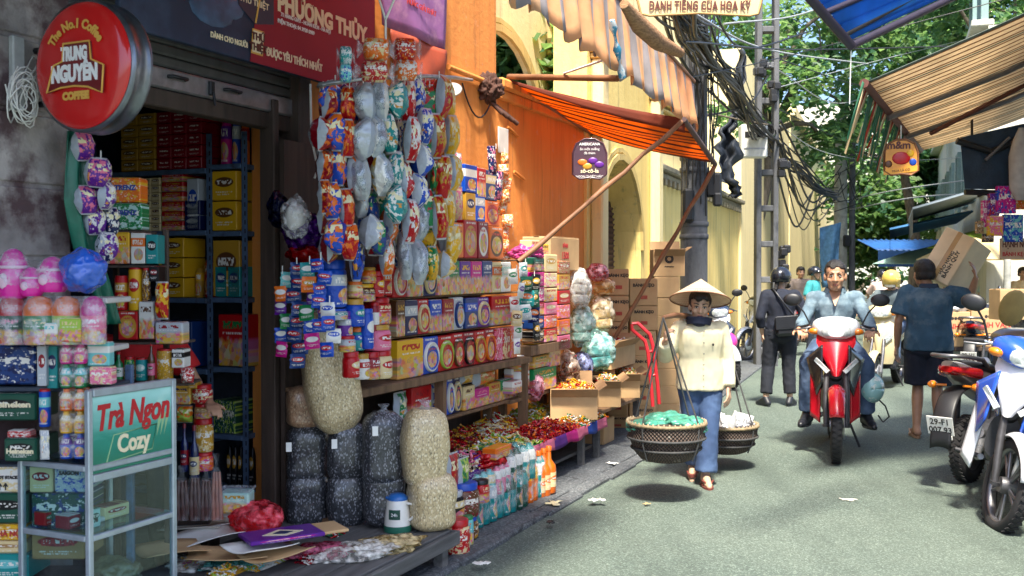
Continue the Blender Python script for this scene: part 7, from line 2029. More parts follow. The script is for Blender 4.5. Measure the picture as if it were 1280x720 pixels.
b=MB();uu,z_=W1.hit(564,112,.25);b.ell((0,0,0),(.12,.07,.012),20,6)
o_=b.build("wall_fan_dish",mk("dish_grey",(.42,.4,.36),.5),None,W1.P(uu,.25,z_),(.5,-.5,W1.ang));tag(o_,"pale oval dish fixed to the orange wall by the snack curtain","dish")
b=MB();b.tube([W1.P(uu-.05,.02,z_+.02)-W1.P(uu,.25,z_),V((0,0,0))],.008,5);
o2=b.build("arm",M_STEEL,o_);o2.matrix_parent_inverse=Matrix.Rotation(-W1.ang,4,'Z')
def plate_sign(px,py,Y,w,h,outline,mat,rim,label,name,rz=0):
 p=at(px,py,Y);t=thing(name,label,"sign",p,rz);k=Y/F
 b=MB();b.prism([(x*w*k,z*h*k)for x,z in outline],-.012,.012);b.build("board",mat,t)
 b=MB();pts=[V((x*w*k,-.012,z*h*k))for x,z in outline];b.tube(pts+[pts[0],pts[1]],.008,5);b.build("edging",rim,t)
 return t,k
ol=[(-.5,.2),(-.47,-.35),(-.4,-.42),(0,-.32),(.4,-.42),(.47,-.35),(.5,.2),(.5,1.2),(-.5,1.2)]
t,k=plate_sign(874,6,6.4,155,34,ol,mk("sign_cream",(.66,.5,.26),.6,var=.1),mk("sign_gold",(.42,.24,.08),.5),"cream hanging sign board with brown capitals at the top edge","hanging_sign")
letter("DANH TIẾNG CỦA HOA KỲ",15*k,mk("ink_brown"),t,(0,-.022,-7*k),.003,width=126*k,sp=1.1)
dome=[(-.5,-.38),(-.5,.15),(-.4,.38),(-.15,.5),(.15,.5),(.4,.38),(.5,.15),(.5,-.38),(.3,-.5),(0,-.46),(-.3,-.5)]
t,k=plate_sign(737,199,8.3,42,50,dome,mk("sign_choc",(.06,.02,.035),.35,coat=.4,var=.15),mk("sign_choc"),"dark brown dome topped chocolate sign hanging on the gate","hanging_sign",W1.ang-pi/2+.35)
letter("AMERICANA",4.6*k,M_WHITEINK,t,(0,-.016,17*k),.0005);letter("ăn một miếng",4.2*k,M_WHITEINK,t,(0,-.016,11*k),.0);letter("đã thèm",4.2*k,M_WHITEINK,t,(0,-.016,6*k),.0);letter("sô-cô-la",7*k,M_CREAMINK,t,(0,-.016,-17*k),.0008);letter("NGON TUYỆT HẢO",3.8*k,M_WHITEINK,t,(0,-.016,-23*k),.0,width=34*k)
for x_,z_,c in((-9,-4,'orange'),(4,-2,'purple'),(12,-7,'purple'),(-3,-9,'gold')):
 b=MB();b.ell((x_*k,-.013,z_*k),(6*k,.006,4*k),12,6);b.build("printed_sweet",mk("print_"+c,C[c],.4),t)
t,k=plate_sign(1126,197,7.2,40,44,dome,mk("sign_orange",(.72,.3,.04),.4,var=.15),mk("sign_brown",(.2,.07,.02),.5),"orange sweet brand sign hanging under the striped awning","hanging_sign",-.15)
letter("m&m",13*k,mk("ink_brown"),t,(-3*k,-.016,11*k),.002)
b=MB();b.ell((0,-.013,-1*k),(11*k,.008,8*k),18,7);b.build("printed_sweet",mk("print_red",C['red'],.3),t)
for x_,z_,c in((-15,-8,'brown'),(14,-6,'blue'),(11,5,'yellow')):
 b=MB();b.ell((x_*k,-.013,z_*k),(4.5*k,.006,4.5*k),12,6);b.build("printed_sweet",mk("print_"+c,C[c],.4),t)
b=MB();b.prism([(-21*k,-22*k),(21*k,-17*k),(21*k,-10*k),(-21*k,-15*k)],-.018,-.0125);rb_=b.build("ribbon",mk("ribbon_orange",(.75,.33,.03),.4),t)
letter("MUA LÀ CÓ",4*k,mk("ink_brown"),t,(0,-.019,-17.5*k),.0,roll=-.11)
b=MB();b.tube([(0,0,22*k),(0,0,40*k)],.004,4);b.build("string",M_WHITE,t)
# ------------------------------------------------------------------ glass showcase
n1,n0=.53,.18
uA_,uB_=W1.hit(111,560,n1)[0],W1.hit(216,560,n1)[0]
zl_=W1.hit(70,578,(n0+n1)/2)[1];zt_=(W1.hit(112,486,n1)[1]+W1.hit(212,475,n1)[1])/2;zpb=(W1.hit(113,597,n1)[1]+W1.hit(213,568,n1)[1])/2
shw=thing("glass_showcase","blue steel framed glass showcase topped by a green tea sign","showcase",W1.o,W1.ang)
M_SHF=mk("showcase_frame",(.45,.53,.6),.32,.6,var=.15,vs=14)
for uu,nn,top in((uA_,n1,zt_),(uB_,n1,zt_+.0),(uA_,n0,zl_),(uB_,n0,zl_)):
 b=MB();strip(W1,uu-.012,uu+.012,nn-.012,nn+.012,.0,top,b,0,.004);b.build("post",M_SHF,shw)
def rail(u0,u1,n0_,n1_,z,h=.022):
 b=MB();strip(W1,u0,u1,n0_,n1_,z-h,z,b,0,.003);b.build("rail",M_SHF,shw)
shl=[.35,.6,(W1.hit(70,662,.35)[1])]
shl=[W1.hit(120,668,n1)[1],.22]
for z_ in(zl_,shl[0],shl[1],.06):
 rail(uA_+.013,uB_-.013,n1-.011,n1+.011,z_);rail(uA_+.013,uB_-.013,n0-.011,n0+.011,z_)
 rail(uA_-.011,uA_+.011,n0+.013,n1-.013,z_);rail(uB_-.011,uB_+.011,n0+.013,n1-.013,z_)
rail(uA_+.013,uB_-.013,n1-.014,n1+.014,zt_+.002,.03);rail(uA_+.013,uB_-.013,n1-.012,n1+.012,zpb,.03)
GL=glass_pane("showcase_glass")
for z_ in shl:
 b=MB();strip(W1,uA_+.014,uB_-.014,n0+.014,n1-.014,z_+.001,z_+.007,b);b.build("glass_shelf",GL,shw)
b=MB();strip(W1,uA_+.014,uB_-.014,n1-.003,n1+.001,.07,zpb-.032,b);b.build("front_pane",GL,shw)
b=MB();strip(W1,uA_-.003,uA_+.001,n0+.014,n1-.014,.07,zl_-.024,b);b.build("side_pane",GL,shw)
b=MB();strip(W1,uA_+.012,uB_-.012,n0+.012,n1-.012,zl_+.001,zl_+.006,b);b.build("top_pane",GL,shw)
def m_tea():
 t=NT("tea_sign_print");s_=t.n("SeparateXYZ",{0:t.coords('Generated')});nz=t.noise(t.coords('Object',(1,1,3)),9,4)
 v=t.math('ADD',s_.outputs[2],t.math('MULTIPLY',nz,.3))
 base=t.mix(t.step(v,.3,.75),(.01,.2,.12),(.03,.32,.24));base=t.mix(t.step(v,.6,1.15),base,(.4,.75,.7))
 t.set(Base_Color=base,Roughness=.3,Coat_Weight=.3);return t.mat
b=MB();strip(W1,uA_+.013,uB_-.013,n1-.006,n1+.004,zpb+.002,zt_-.03,b);tsn=b.build("tea_sign",m_tea(),shw)
uc_=(uA_+uB_)/2;hh_=zt_-zpb
ws=uB_-uA_-.03
letter("Trà Ngon",hh_*.42,mk("ink_teared",(.5,.012,.02),.4),tsn,(uc_,-n1-.0055,zpb+hh_*.52),.004,shear=.25,width=ws*.92,roll=-.02)
letter("Cozy",hh_*.3,M_CREAMINK,tsn,(uc_+.0,-n1-.0055,zpb+hh_*.2),.003,width=ws*.42)
b=MB();pts=[V((uc_+x*ws,-n1-.005,zpb+z*hh_))for x,z in((-.34,.1),(-.25,.42),(.3,.46),(.24,.16))];b.tube(pts+[pts[0]],.0025,5);b.build("outline",mk("print_lime",(.3,.5,.25),.4),tsn)
b=MB()
for k_ in range(3):
 b.add([(uc_+ws*(.3+.05*k_),-n1-.0048,zpb+hh_*.3),(uc_+ws*(.38+.06*k_),-n1-.0048,zpb+hh_*(.55+.05*k_)),(uc_+ws*(.33+.05*k_),-n1-.0048,zpb+hh_*(.6-.03*k_))],[(0,1,2)])
b.build("printed_leaf",mk("print_lime"),tsn)
def inn(fu,fn,z,w,d,h,style,c1,c2,label,words=None,rz=0.0,cat="box"):
 p=W1.P(uA_+(uB_-uA_)*fu,n0+(n1-n0)*fn,z)
 t=thing("tea_packet" if cat=='packet' else "goods_box",label,cat,p,W1.ang+rz);b=MB();b.box((0,0,h/2),(w,d,h),0,.003);paint(b.build("carton_body",printed(style),t),C[c1],C[c2])
 for s,z_,sz_,m_ in(words or[]):letter(s,sz_,m_,t,(0,-d/2-.001,z_),.0005)
 b=MB();b.box((0,0,h+.0012),(w*.96,d*.96,.002));paint(b.build("top_flap",printed('tex'),t),C[c2],C[c1])
inn(.55,.6,shl[0]+.008,.13,.07,.05,'logo','cream','crimson',"cream tea box on the upper glass shelf of the showcase");inn(.45,.45,shl[0]+.008,.2,.16,.015,'tex','white','silver',"white tray under the cream tea box in the showcase",rz=.2)
inn(.1,.2,shl[0]+.008,.05,.06,.05,'logo','red','green',"red tea packet at the left of the upper glass shelf");inn(.1,.55,shl[0]+.008,.06,.07,.05,'logo','crimson','white',"dark red tea packet beside the red one in the showcase");inn(.2,.8,shl[0]+.008,.05,.02,.07,'logo','pale teal','dark green',"pale card packet standing at the front of the upper shelf",[("78",.02,.02,M_INK)])
inn(.45,.3,shl[1]+.008,.24,.1,.06,'logo','crimson','red',"long red tea box on the lower glass shelf");inn(.5,.8,shl[1]+.008,.26,.05,.06,'logo','dark green','lime',"dark green tea box along the front of the lower shelf",[("Cozy",.015,.03,M_CREAMINK)])
p=W1.P(uA_+(uB_-uA_)*.7,n0+.15,shl[1]+.12);lump("plastic_bag","clear bag of dried green leaves inside the showcase","bag",p,(.11,.09,.07),mk("dried_leaf",(.12,.11,.06),.5,var=.5,vs=40,coat=.6,bump=.6),210,.4)
# ------------------------------------------------------------------ counter of goods at the far left and in the doorway
FL=front(4.06)
cnt=thing("goods_counter","stepped counter behind the showcase carrying jars and drink packs","counter",FL.o,0)
def shelf_px(px0,px1,py,d=.26,fr=FL,mat=None,nm="shelf_board"):
 u0,u1=fr.hit(px0,py)[0],fr.hit(px1,py)[0];z=fr.hit(px0,py)[1]
 b=MB();b.box(((u0+u1)/2,d/2-.02,z-.012),(u1-u0,d,.022),0,.004);b.build(nm,mat or mk("counter_dark",(.03,.045,.07),.5,var=.3),cnt);return z
shelf_px(-30,136,482);shelf_px(-30,110,579)
b=MB();z=shelf_px(-30,136,372,.26,FL,mk("tray_white",(.6,.58,.56),.4,var=.1),"white_tray");
shelf_px(-30,138,433,.22,FL,mk("tray_white"),"white_tray")
for px in(-25,133):
 b=MB();u0=FL.hit(px,400)[0];b.box((u0,.24,.6),(.03,.03,1.2),0,.004);b.build("post",M_BLUESTEEL,cnt)
LI=[]
def L_(*a,**k):LI.append((a,k))
def lg(px0,px1,py0,py1,shp,sty,c1,c2,label,cat,n=0.0,lid='red',film=False,fr=None,depth=None,noun=None,words=None):
 t=item(fr or FL,px0,px1,py0,py1,n,shp,sty,c1,c2,noun or cat,"",label=label,cat=cat,lid=lid,film=film,depth=depth)
 if words:
  u,w,z0,z1=rect(fr or FL,px0,px1,py0,py1,n);h=z1-z0;d=depth or min(w*.6,.12)
  for s,fz,fs_,m_ in words:letter(s,fs_*h,m_,t,(0,-d/2-.002,fz*h),.001,width=min(w*.8,fs_*h*len(s)*.62))
 return t
M_MAG=mk("jar_magenta",(.7,.015,.32),.25,coat=.5,var=.1)
for i,(px,py,rx,ry,l)in enumerate([(17,342,19,31,"tall magenta plastic jar at the far left of the top tray"),(40,352,14,18,"small magenta jar second along the top tray"),(66,343,18,22,"magenta jar in clear wrap in the middle of the top tray")]):
 p=FL.at(px,py+ry,.08+.02*(i==1));k=p.y/F;t=thing("plastic_jar",l,"jar",p,0,"magenta jars on the white tray")
 b=MB();r,h=rx*k,2*ry*k;b.lathe([(r*.8,0),(r,h*.12),(r*1.02,h*.4),(r*.85,h*.72),(r*.55,h*.93),(r*.2,h)],22);b.build("jar_body",M_MAG,t)
 b=MB();b.lathe([(r*1.0,h*.6),(r*1.04,h*.62),(r*1.0,h*.66)],22);b.ell((-.2*r,-r*.93,h*.35),(r*.4,r*.12,h*.16));b.build("printed_label",mk("label_pink",(.75,.5,.6),.4),t)
 b=MB();b.ell((0,0,h*.48),(r*1.1,r*1.1,h*.55),20,12);b.build("film",M_FILM,t)
lump("plastic_bag","blue bag in crinkled clear wrap at the right of the top tray","bag",FL.at(105,338,.1),(.085,.08,.085),mk("bag_blue",(.02,.1,.5),.22,coat=.8,var=.3,bump=.6,bs=20),220,.2)
for i,(px,w,c1,c2,c3)in enumerate([(16,36,'red','dark green','pink'),(50,38,'orange','green','cream'),(84,36,'orange','lime','cream'),(117,30,'magenta','pink','white')]):
 p=FL.at(px,430,.1+.015*(i%2));k=p.y/F;r,h=w*k/2,60*k
 t=thing("sweet_tub",f"{c1} domed tub with {c2} wrapping, {ORD[i]} from the left under the white tray","tub",p,0,"domed sweet tubs on the counter")
 b=MB();b.lathe([(r*.92,0),(r,h*.05),(r*1.02,h*.6)],22);paint(b.build("tub_body",printed('photo',film=True),t),C[c2],C[c3])
 b=MB();b.lathe([(r*1.04,h*.6),(r*1.0,h*.75),(r*.7,h*.94),(r*.2,h)],22);b.build("lid",mk("dome_"+c1,C[c1],.25,coat=.5),t)
 b=MB();b.lathe([(r*1.06,0),(r*1.08,h*.5),(r*1.05,h*.8),(r*.7,h*1.0)],22);b.build("film",M_FILM,t)
for a in[(-20,45,432,481,'box','tex','dark blue','navy',"dark blue carton at the far left under the tubs","box",.05),(43,72,404,431,'box','photo','white','turquoise',"white wrapped doll box before the tubs","box",.16),(73,101,398,428,'box','photo','lime','cream',"pale green packet with two printed eyes before the tubs","packet",.16),(46,58,432,483,'box','logo','silver','crimson',"column of small silver boxes beside the dark blue carton","box",.08),(58,72,432,486,'box','logo','teal','navy',"column of teal boxes next to the silver boxes","box",.06),(108,137,428,458,'box','band','turquoise','white',"turquoise and white milk packs on the counter","pack",.08),(111,140,459,481,'box','tex','pink','cream',"pale pink sweets pack under the milk packs","pack",.1),(-20,46,492,526,'box','logo','dark green','black',"dark green beer crate pack on the left counter","crate",.06,'red',False,None,.2,None,[("Heineken",.5,.3,M_CREAMINK)]),(4,46,548,577,'box','logo','dark green','black',"dark green beer carton with open red top below the crate","carton",.12,'red',False,None,.2,None,[("Heineken",.35,.3,M_CREAMINK)]),(8,38,539,548,'box','tex','red','white',"red packets on the open beer carton","packet",.1),(48,60,538,575,'pouch','bag','white','silver',"white packet beside the open beer carton","packet",.16),(46,60,490,534,'can','band','blue','turquoise',"tall blue can beside the beer crate","can",.1)]:lg(*a)
for i,(y0,y1,c1,c2,l)in enumerate([(430,455,'magenta','pink',"pink bottle pack on the counter under the tubs"),(456,485,'green','turquoise',"green bottle pack under the pink one"),(487,514,'orange','cream',"orange bottle pack under the green one"),(515,542,'yellow','cream',"yellow bottle pack under the orange one"),(543,574,'blue','purple',"blue bottle pack at the bottom of the pile")]):
 fr=FL;u,w,z0,z1=rect(fr,71,106,y0,y1,.12);h=z1-z0;r=w/4
 t=thing("bottle_pack",l,"pack",fr.P(u,.12-r*2,z0),0,"shrink wrapped bottle packs piled on the counter")
 b=MB();b.lathe([(r*.85,0),(r*.95,h*.1),(r*.95,h*.6),(r*.5,h*.85),(r*.45,h)],12);me=b.mesh("bottle",printed('band',film=True))
 for x in(-1,1):
  for y in(-1,1):paint(link("bottle",me,t,(x*r,y*r,0)),C[c1],C[c2])
 b=MB();b.box((0,0,h/2),(w,4*r,h),0,r*.7);b.build("film",M_SHRINK,t)
for i,(a,c,y0,y1,c1,c2,st,l,wd)in enumerate([(-25,32,584,616,'white','cream','tex',"white carton with stacking arrows at the top of the floor stack",[("DO NOT STACK",.55,.16,M_INK),("↑↑",.12,.34,M_INK)]),(-25,36,617,655,'dark green','black','logo',"dark green carton second in the floor stack",None),(-25,34,656,676,'yellow','gold','tex',"yellow beer carton third in the floor stack",[("BIA HÀ NỘI",.3,.45,M_REDINK)]),(-25,34,677,692,'cream','tan','logo',"cream carton fourth in the floor stack",None),(-25,36,693,725,'teal','turquoise','logo',"teal carton at the bottom edge of the floor stack",None),(36,66,583,616,'cream','crimson','logo',"cream carton with red ring beside the floor stack",None),(67,106,583,616,'silver','blue','tex',"silver blue beer carton behind the showcase glass",[("SAIGON",.68,.2,M_INK)]),(38,106,617,662,'dark green','dark blue','tex',"dark carton behind the lower showcase glass",None),(38,106,663,700,'tan','crimson','logo',"brown carton low behind the showcase",[("BIA HÀ",.5,.3,M_REDINK)])]):
 lg(a,c,y0,y1,'box',st,c1,c2,l,"carton",.03,'red',False,None,.2,None,wd)
b=MB();b.box((FL.hit(20,725)[0]+.05,.1,FL.hit(20,726)[1]/2),(.5,.24,FL.hit(20,726)[1]),0,.01);tag(b.build("pallet",M_DARKWOOD,None,FL.o),"dark wooden crate base under the floor stack of cartons","pallet")
FD=front(4.75)
dst=thing("doorway_shelf","narrow dark shelf in the doorway holding tea boxes and tins","shelf",FD.o)
for px0,px1,py in((136,182,288),(130,198,331),(140,196,389),(140,232,426),(118,240,477)):
 u0,u1=FD.hit(px0,py)[0],FD.hit(px1,py)[0];z=FD.hit(px0,py)[1];b=MB();b.box(((u0+u1)/2,.05,z-.008),(u1-u0,.2,.012),0,.002);b.build("board",M_DARKWOOD,dst)
for px in(132,196):
 u0=FD.hit(px,400)[0];b=MB();zt2=FD.hit(px,286)[1];b.box((u0,.13,zt2/2),(.025,.025,zt2),0,.003);b.build("post",M_DARKWOOD,dst)
for a in[(137,176,222,253,'box','tex','orange','yellow',"bright orange tea box on top of the doorway stack","box",[("TRENZ",.5,.28,mk("ink_blue",(.02,.05,.3),.5))]),(138,178,254,287,'box','tex','green','pale teal',"green tea box under the orange one in the doorway","box",[("TRENZ",.55,.26,mk("ink_blue"))]),(133,162,290,330,'box','photo','yellow','red',"yellow drink box with red print in the doorway stack","box",None),(163,181,291,330,'box','band','white','orange',"white and orange narrow box beside the yellow drink box","box",None),(182,197,293,330,'box','logo','teal','black',"teal packet at the right of the doorway stack","packet",None),(141,157,347,388,'can','band','red','gold',"red tin left of the yellow tin in the doorway","tin",None),(158,175,337,388,'can','logo','yellow','red',"tall yellow tin in the doorway stack","tin",None),(176,186,335,375,'jar','tex','brown','gold',"brown jar behind the yellow tin","jar",None),(186,198,333,352,'box','logo','black','crimson',"black packet above the red packet in the doorway","packet",None),(147,172,389,425,'box','oval','red','gold',"red biscuit box under the tins in the doorway","box",None),(173,192,377,424,'box','photo','white','brown',"white wafer box beside the red biscuit box","box",None),(190,206,352,400,'pouch','bag','red','yellow',"red pouch hanging in front of the shopkeeper","pouch",None),(193,229,403,430,'box','photo','silver','crimson',"clear box of mixed sweets before the shopkeeper","box",None),(193,213,439,475,'can','tex','gold','yellow',"glittering gold tin on the counter in the doorway","tin",None),(140,152,440,476,'bottle','logo','green','white',"green bottle with white foil neck on the counter","bottle",None),(153,166,446,476,'jar','tex','green','lime',"green sweet jar beside the foil necked bottle","jar",None),(167,182,450,476,'can','logo','teal','pale teal',"teal tin on the doorway counter","tin",None),(183,192,428,476,'bottle','logo','brown','pink',"brown bottle beside the gold tin","bottle",None),(214,230,437,460,'box','band','white','black',"white packet on the right of the doorway counter","packet",None),(222,238,461,480,'pouch','tex','red','white',"red ribboned packet at the right end of the counter","packet",None)]:
 lg(a[0],a[1],a[2],a[3],a[4],a[5],a[6],a[7],a[8],a[9],.06 if a[4]!='pouch' else .1,'red',False,FD,.1,None,a[10])
FE=front(5.3)
for a in[(236,262,482,505,'jar','tex','red','cream',"red lidded sweet jar at the top of the jar column by the showcase","jar",'red'),(240,261,506,524,'jar','photo','tan','cream',"small jar under the red lidded sweet jar","jar",'red'),(237,263,524,566,'jar','tex','gold','cream',"big sweet jar with red lid low in the jar column","jar",'red'),(238,263,567,590,'jar','tex','orange','magenta',"red topped jar of bright sweets at the foot of the column","jar",'red'),(215,238,482,506,'box','photo','gold','navy',"gold and navy packet left of the jar column","packet",'red'),(216,238,508,530,'pouch','bag','lime','orange',"green and orange packet above the wine bottles","packet",'red'),(224,234,530,590,'bottle','logo','navy','crimson',"dark wine bottle with red label left of its pair","bottle",'dark red'),(235,247,532,604,'bottle','logo','navy','cream',"dark wine bottle with cream label beside the jar column","bottle",'dark red'),(234,246,476,486,'box','logo','gold','brown',"small gold packet on the jar column","packet",'red')]:
 lg(a[0],a[1],a[2],a[3],a[4],a[5],a[6],a[7],a[8],a[9],.0+.04*(a[4]=='bottle'),a[6]if False else a[10],False,FE,.08)
b=MB();u0=FE.hit(212,600)[0];u1=FE.hit(266,600)[0];z=FE.hit(240,604)[1];b.box(((u0+u1)/2,.03,z/2),(u1-u0,.2,z),0,.008);tag(b.build("crate",M_DARKWOOD,None,FE.o),"dark crate under the jar column and wine bottles","crate")
for i,(px,w,h,l)in enumerate([(228,20,62,"clear bag of dark sausages nearest the showcase"),(244,18,66,"clear bag of dark sausages in the middle"),(258,18,62,"clear bag of dark sausages third along"),(271,16,76,"pink brown sausage bag at the right of the row")]):
 p=FE.at(px,650,.25);k=p.y/F
 t=thing("sausage_bag",l,"bag",p,0,"bags of sausages beside the showcase");b=MB()
 for q in range(3):b.tube([((q-1)*w*k*.26,.01*q,.0),((q-1)*w*k*.28,0,h*k*.4),((q-1)*w*k*.2,0,h*k*.8)],[w*k*.17,w*k*.19,w*k*.1],8)
 kind(b.build("sausages",mk("sausage"+str(i//3),((.09,.03,.025),(.35,.14,.1))[i//3],.35,var=.3,coat=.5,vs=12),t),'stuff')
 b=MB();b.lathe([(w*k*.44,0),(w*k*.5,h*k*.3),(w*k*.46,h*k*.75),(w*k*.12,h*k*.95),(w*k*.3,h*k*1.1)],14,0,(0,0,0),1,.6);b.build("film",clear_film("thin_film",fac=.07),t)
p=FE.at(296,640,.15);k=p.y/F
t=thing("plastic_tub","clear lidded tub with yellow and red packets by the door post","tub",p);b=MB();b.box((0,0,14*k),(38*k,30*k,26*k),0,.01);paint(b.build("tub_body",printed('photo',film=True),t),C['pale teal'],C['gold']);b=MB();b.box((0,0,29*k),(42*k,33*k,4*k),0,.006);b.build("lid",M_FILM,t)
for i,(px,y0,y1,cnt_,w,c1,c2,l)in enumerate([(112,168,268,3,30,'purple','pink',"purple strip of packets hanging left in the doorway"),(126,200,325,4,28,'purple','white',"purple and white strip of packets hanging in the doorway"),(134,262,330,2,22,'navy','white',"short navy strip of packets by the green sheet")]):
 strip_of(px,y0,y1,.18,cnt_,w,c1,c2,l,group=None,flip=.5)
gs=thing("green_sheet","dark green plastic sheet hanging down the doorway edge","sheet",W1.at(112,260,.12),W1.ang)
b=MB();o_p=gs.location
pth=[W1.at(x_,y_,.12)-o_p for x_,y_ in((96,165),(98,250),(112,310),(128,360),(140,405))]
def gsf(s,t):
 k_=t*3.999;i_=int(k_);p_=pth[i_].lerp(pth[i_+1],k_-i_)
 q_=Matrix.Rotation(-W1.ang,3,'Z')@p_
 return q_+V(((s-.5)*(.09+.05*sin(t*3)),.02*sin(s*12+t*4),0))
b.grid(10,24,gsf,0,True);b.build("sheet",mk("sheet_green",(.01,.13,.08),.35,var=.3,bump=.4,bs=20),gs).modifiers.new("thickness",'SOLIDIFY').thickness=.004
# ------------------------------------------------------------------ steel shelving inside the shop
SHF=mkframe(W1.P(-.12,0,0),W1.n,-W1.u)
sv=thing("steel_shelving","blue slotted angle shelving along the inside wall of the shop","shelving",SHF.o,SHF.ang)
hitS=lambda px,py,n=0.0:SHF.hit(px,py,n)
cols_=[hitS(px,300)[0]for px in(118,262,306)]
for uu in cols_:
 for nn in(0,-.32):
  b=MB();b.box((uu,-nn,1.2),(.04,.004,2.4));b.box((uu-.018,-nn+.016,1.2),(.004,.034,2.4));po_=b.build("post",M_BLUESTEEL,sv)
  if nn==0:
   b=MB()
   for q in range(44):b.box((uu+.004,-.0025,.1+q*.052),(.008,.002,.026))
   kind(b.build("slots",M_INK,po_),'stuff')
lv={}
for nm,py in(('top',213),('second',289),('third',372),('fourth',459),('fifth',543),('sixth',612)):
 for j in range(2):
  z=hitS(200 if j==0 else 285,py if j==0 or py>213 else 205)[1];lv[(nm,j)]=z
  b=MB();b.box(((cols_[j]+cols_[j+1])/2,.16,z-.015),(cols_[j+1]-cols_[j]-.045,.34,.03),0,.002);b.build("shelf",M_BLUESTEEL,sv)
def shelf_block(px0,px1,py0,cols,rows_,lev_,j,c1,c2,noun,style='logo',shp='box',d=.2,lid='red'):
 u0,u1=hitS(px0,py0)[0],hitS(px1,py0)[0];z0=lv[(lev_,j)]+.001;z1=hitS((px0+px1)/2,py0)[1]
 w,h=(u1-u0)/cols,(z1-z0)/rows_
 for a in range(cols):
  for r_ in range(rows_):
   t=thing(noun.replace(' ','_'),f"{c1} {noun}"+(f" on the {lev_} shelf inside the shop" if cols*rows_==1 else f", row {ORD[r_]} up, {ORD[a]} across, on the {lev_} shelf inside"),noun.split()[-1],SHF.P(u0+w*(a+.5),-.1,z0+h*r_),SHF.ang,f"goods on the {lev_} inner shelf")
   b=MB()
   if shp=='box':b.box((0,0,h/2),(w*.95,d,h*.96),0,.004)
   else:b.lathe([(w*.4,0),(w*.46,h*.05),(w*.46,h*.8),(w*.3,h*.95),(w*.2,h)],12)
   paint(b.build("carton_body" if shp=='box' else "tube_body",printed(style),t),C[c1],C[c2])
for a in[(150,194,142,2,5,'top',0,'gold','brown',"tea carton"),(195,252,138,3,5,'top',0,'crimson','dark red',"biscuit carton"),(263,276,146,1,1,'top',1,'magenta','purple',"paper tube",'band','tube'),(277,287,146,1,1,'top',1,'blue','silver',"foil tube",'band','tube'),(288,298,150,1,1,'top',1,'orange','red',"crisp tube",'band','tube'),(176,200,222,2,7,'second',0,'cream','brown',"milk box"),(201,229,215,1,6,'second',0,'red','gold',"wafer box",'photo'),(230,250,250,1,2,'second',0,'navy','silver',"coffee box"),(264,296,213,1,2,'second',1,'yellow','brown',"yellow noodle box"),(233,248,222,1,1,'second',0,'silver','blue',"upright packet"),(197,230,297,1,3,'third',0,'yellow','brown',"snack carton"),(231,241,335,1,1,'third',0,'gold','yellow',"mustard tube",'band','tube'),(243,259,320,1,1,'third',0,'red','orange',"red crisp tube",'band','tube'),(265,300,299,1,1,'third',1,'gold','brown',"gold noodle box"),(272,308,392,1,1,'fourth',1,'red','green',"red printed sack",'photo'),(268,300,332,2,1,'third',1,'teal','dark blue',"teal packet"),(266,294,500,2,1,'fifth',1,'dark green','lime',"green packet",'tex'),(170,240,400,3,1,'fourth',0,'dark blue','silver',"dark blue carton"),(270,306,562,5,1,'sixth',1,'black','gold',"capped oil bottle",'logo','tube')]:
 shelf_block(*a)
# ------------------------------------------------------------------ cartons on the man's shoulder and on the rack bike
p=at(1194,327,9.95);
cb=thing("carton","brown carton carried on the man's shoulder, tilted","carton",p,0)
cb.rotation_euler=(Matrix.Rotation(.5,3,"Y")@Matrix.Rotation(.12,3,"X")@Matrix.Rotation(-.85,3,"Z")).to_euler()
b=MB();b.box((0,0,0),(.32,.38,.5),0,.006);b.build("carton_body",mk("pale_cardboard",(.78,.62,.4),.8,var=.1,vs=5),cb)
b=MB();b.box((0,-.1905,.0),(.05,.0015,.5));b.build("tape",mk("parcel_tape"),cb)
letter("BÁNH QUY",.055,M_INK,cb,(.1,-.192,-.06),.001,roll=-pi/2);letter("HẢO HẠNG",.045,M_INK,cb,(.05,-.192,-.06),.001,roll=-pi/2)
mbx=MB();vs,fs=text_geo("ЖЖЖЖ",.04,0,'CENTER',.001);mbx.add([(-.1612,-v.x+.0,v.y-.05)for v in vs],fs);mbx.box((-.161,0,.08),(.002,.09,.09));mbx.build("printed_mark",M_INK,cb)
pR=gnd(1216,488);pR.z=0
FK=front(pR.y+.25)
rk=thing("cargo_rack","dark plank rack tied on the rear of the carton laden motorbike","rack",FK.o)
u0,u1=FK.hit(1184,436)[0],FK.hit(1264,436)[0];zk=FK.hit(1220,432)[1]
b=MB();b.box(((u0+u1)/2,0,zk-.03),(u1-u0,.5,.05),0,.006);b.build("plank",M_DARKWOOD,rk)
for s_ in(.42,.62):
 b=MB();b.tube([(u0+(u1-u0)*s_,.1,zk-.05),(u0+(u1-u0)*.5,.25,.75)],.014,6);b.build("strut",M_BLACK,rk)
for a,c,y0,l in((1180,1213,390,"printed carton at the left of the motorbike rack"),(1214,1264,387,"printed carton at the right of the motorbike rack")):
 carton(FK,a,c,y0,431,.22,.4,l,"cartons on the motorbike rack",words=[("HẠNH VÂN",0,.52,.2,M_REDINK),("●●●●",0,.78,.1,M_INK),("ĐẶC BIỆT",0,.28,.13,M_INK)],zb=zk)
lump("plastic_bag","white bundle lying on top of the left rack carton","bag",FK.at(1193,384,.1),(.16,.12,.07),M_WHITEBAG,230,.4)
carton(front(12.6),1250,1290,362,400,0,.3,"small brown carton stacked beyond the rack at the right edge",None)
b=MB();b.ell((0,0,0),(.14,.03,.19),16,8);o_=b.build("racket_fan",mk("fan_straw",(.5,.35,.12),.7),None,at(1266,385,10.4),(0,.4,0));tag(o_,"oval straw fan stuck among the goods at the right edge","fan")
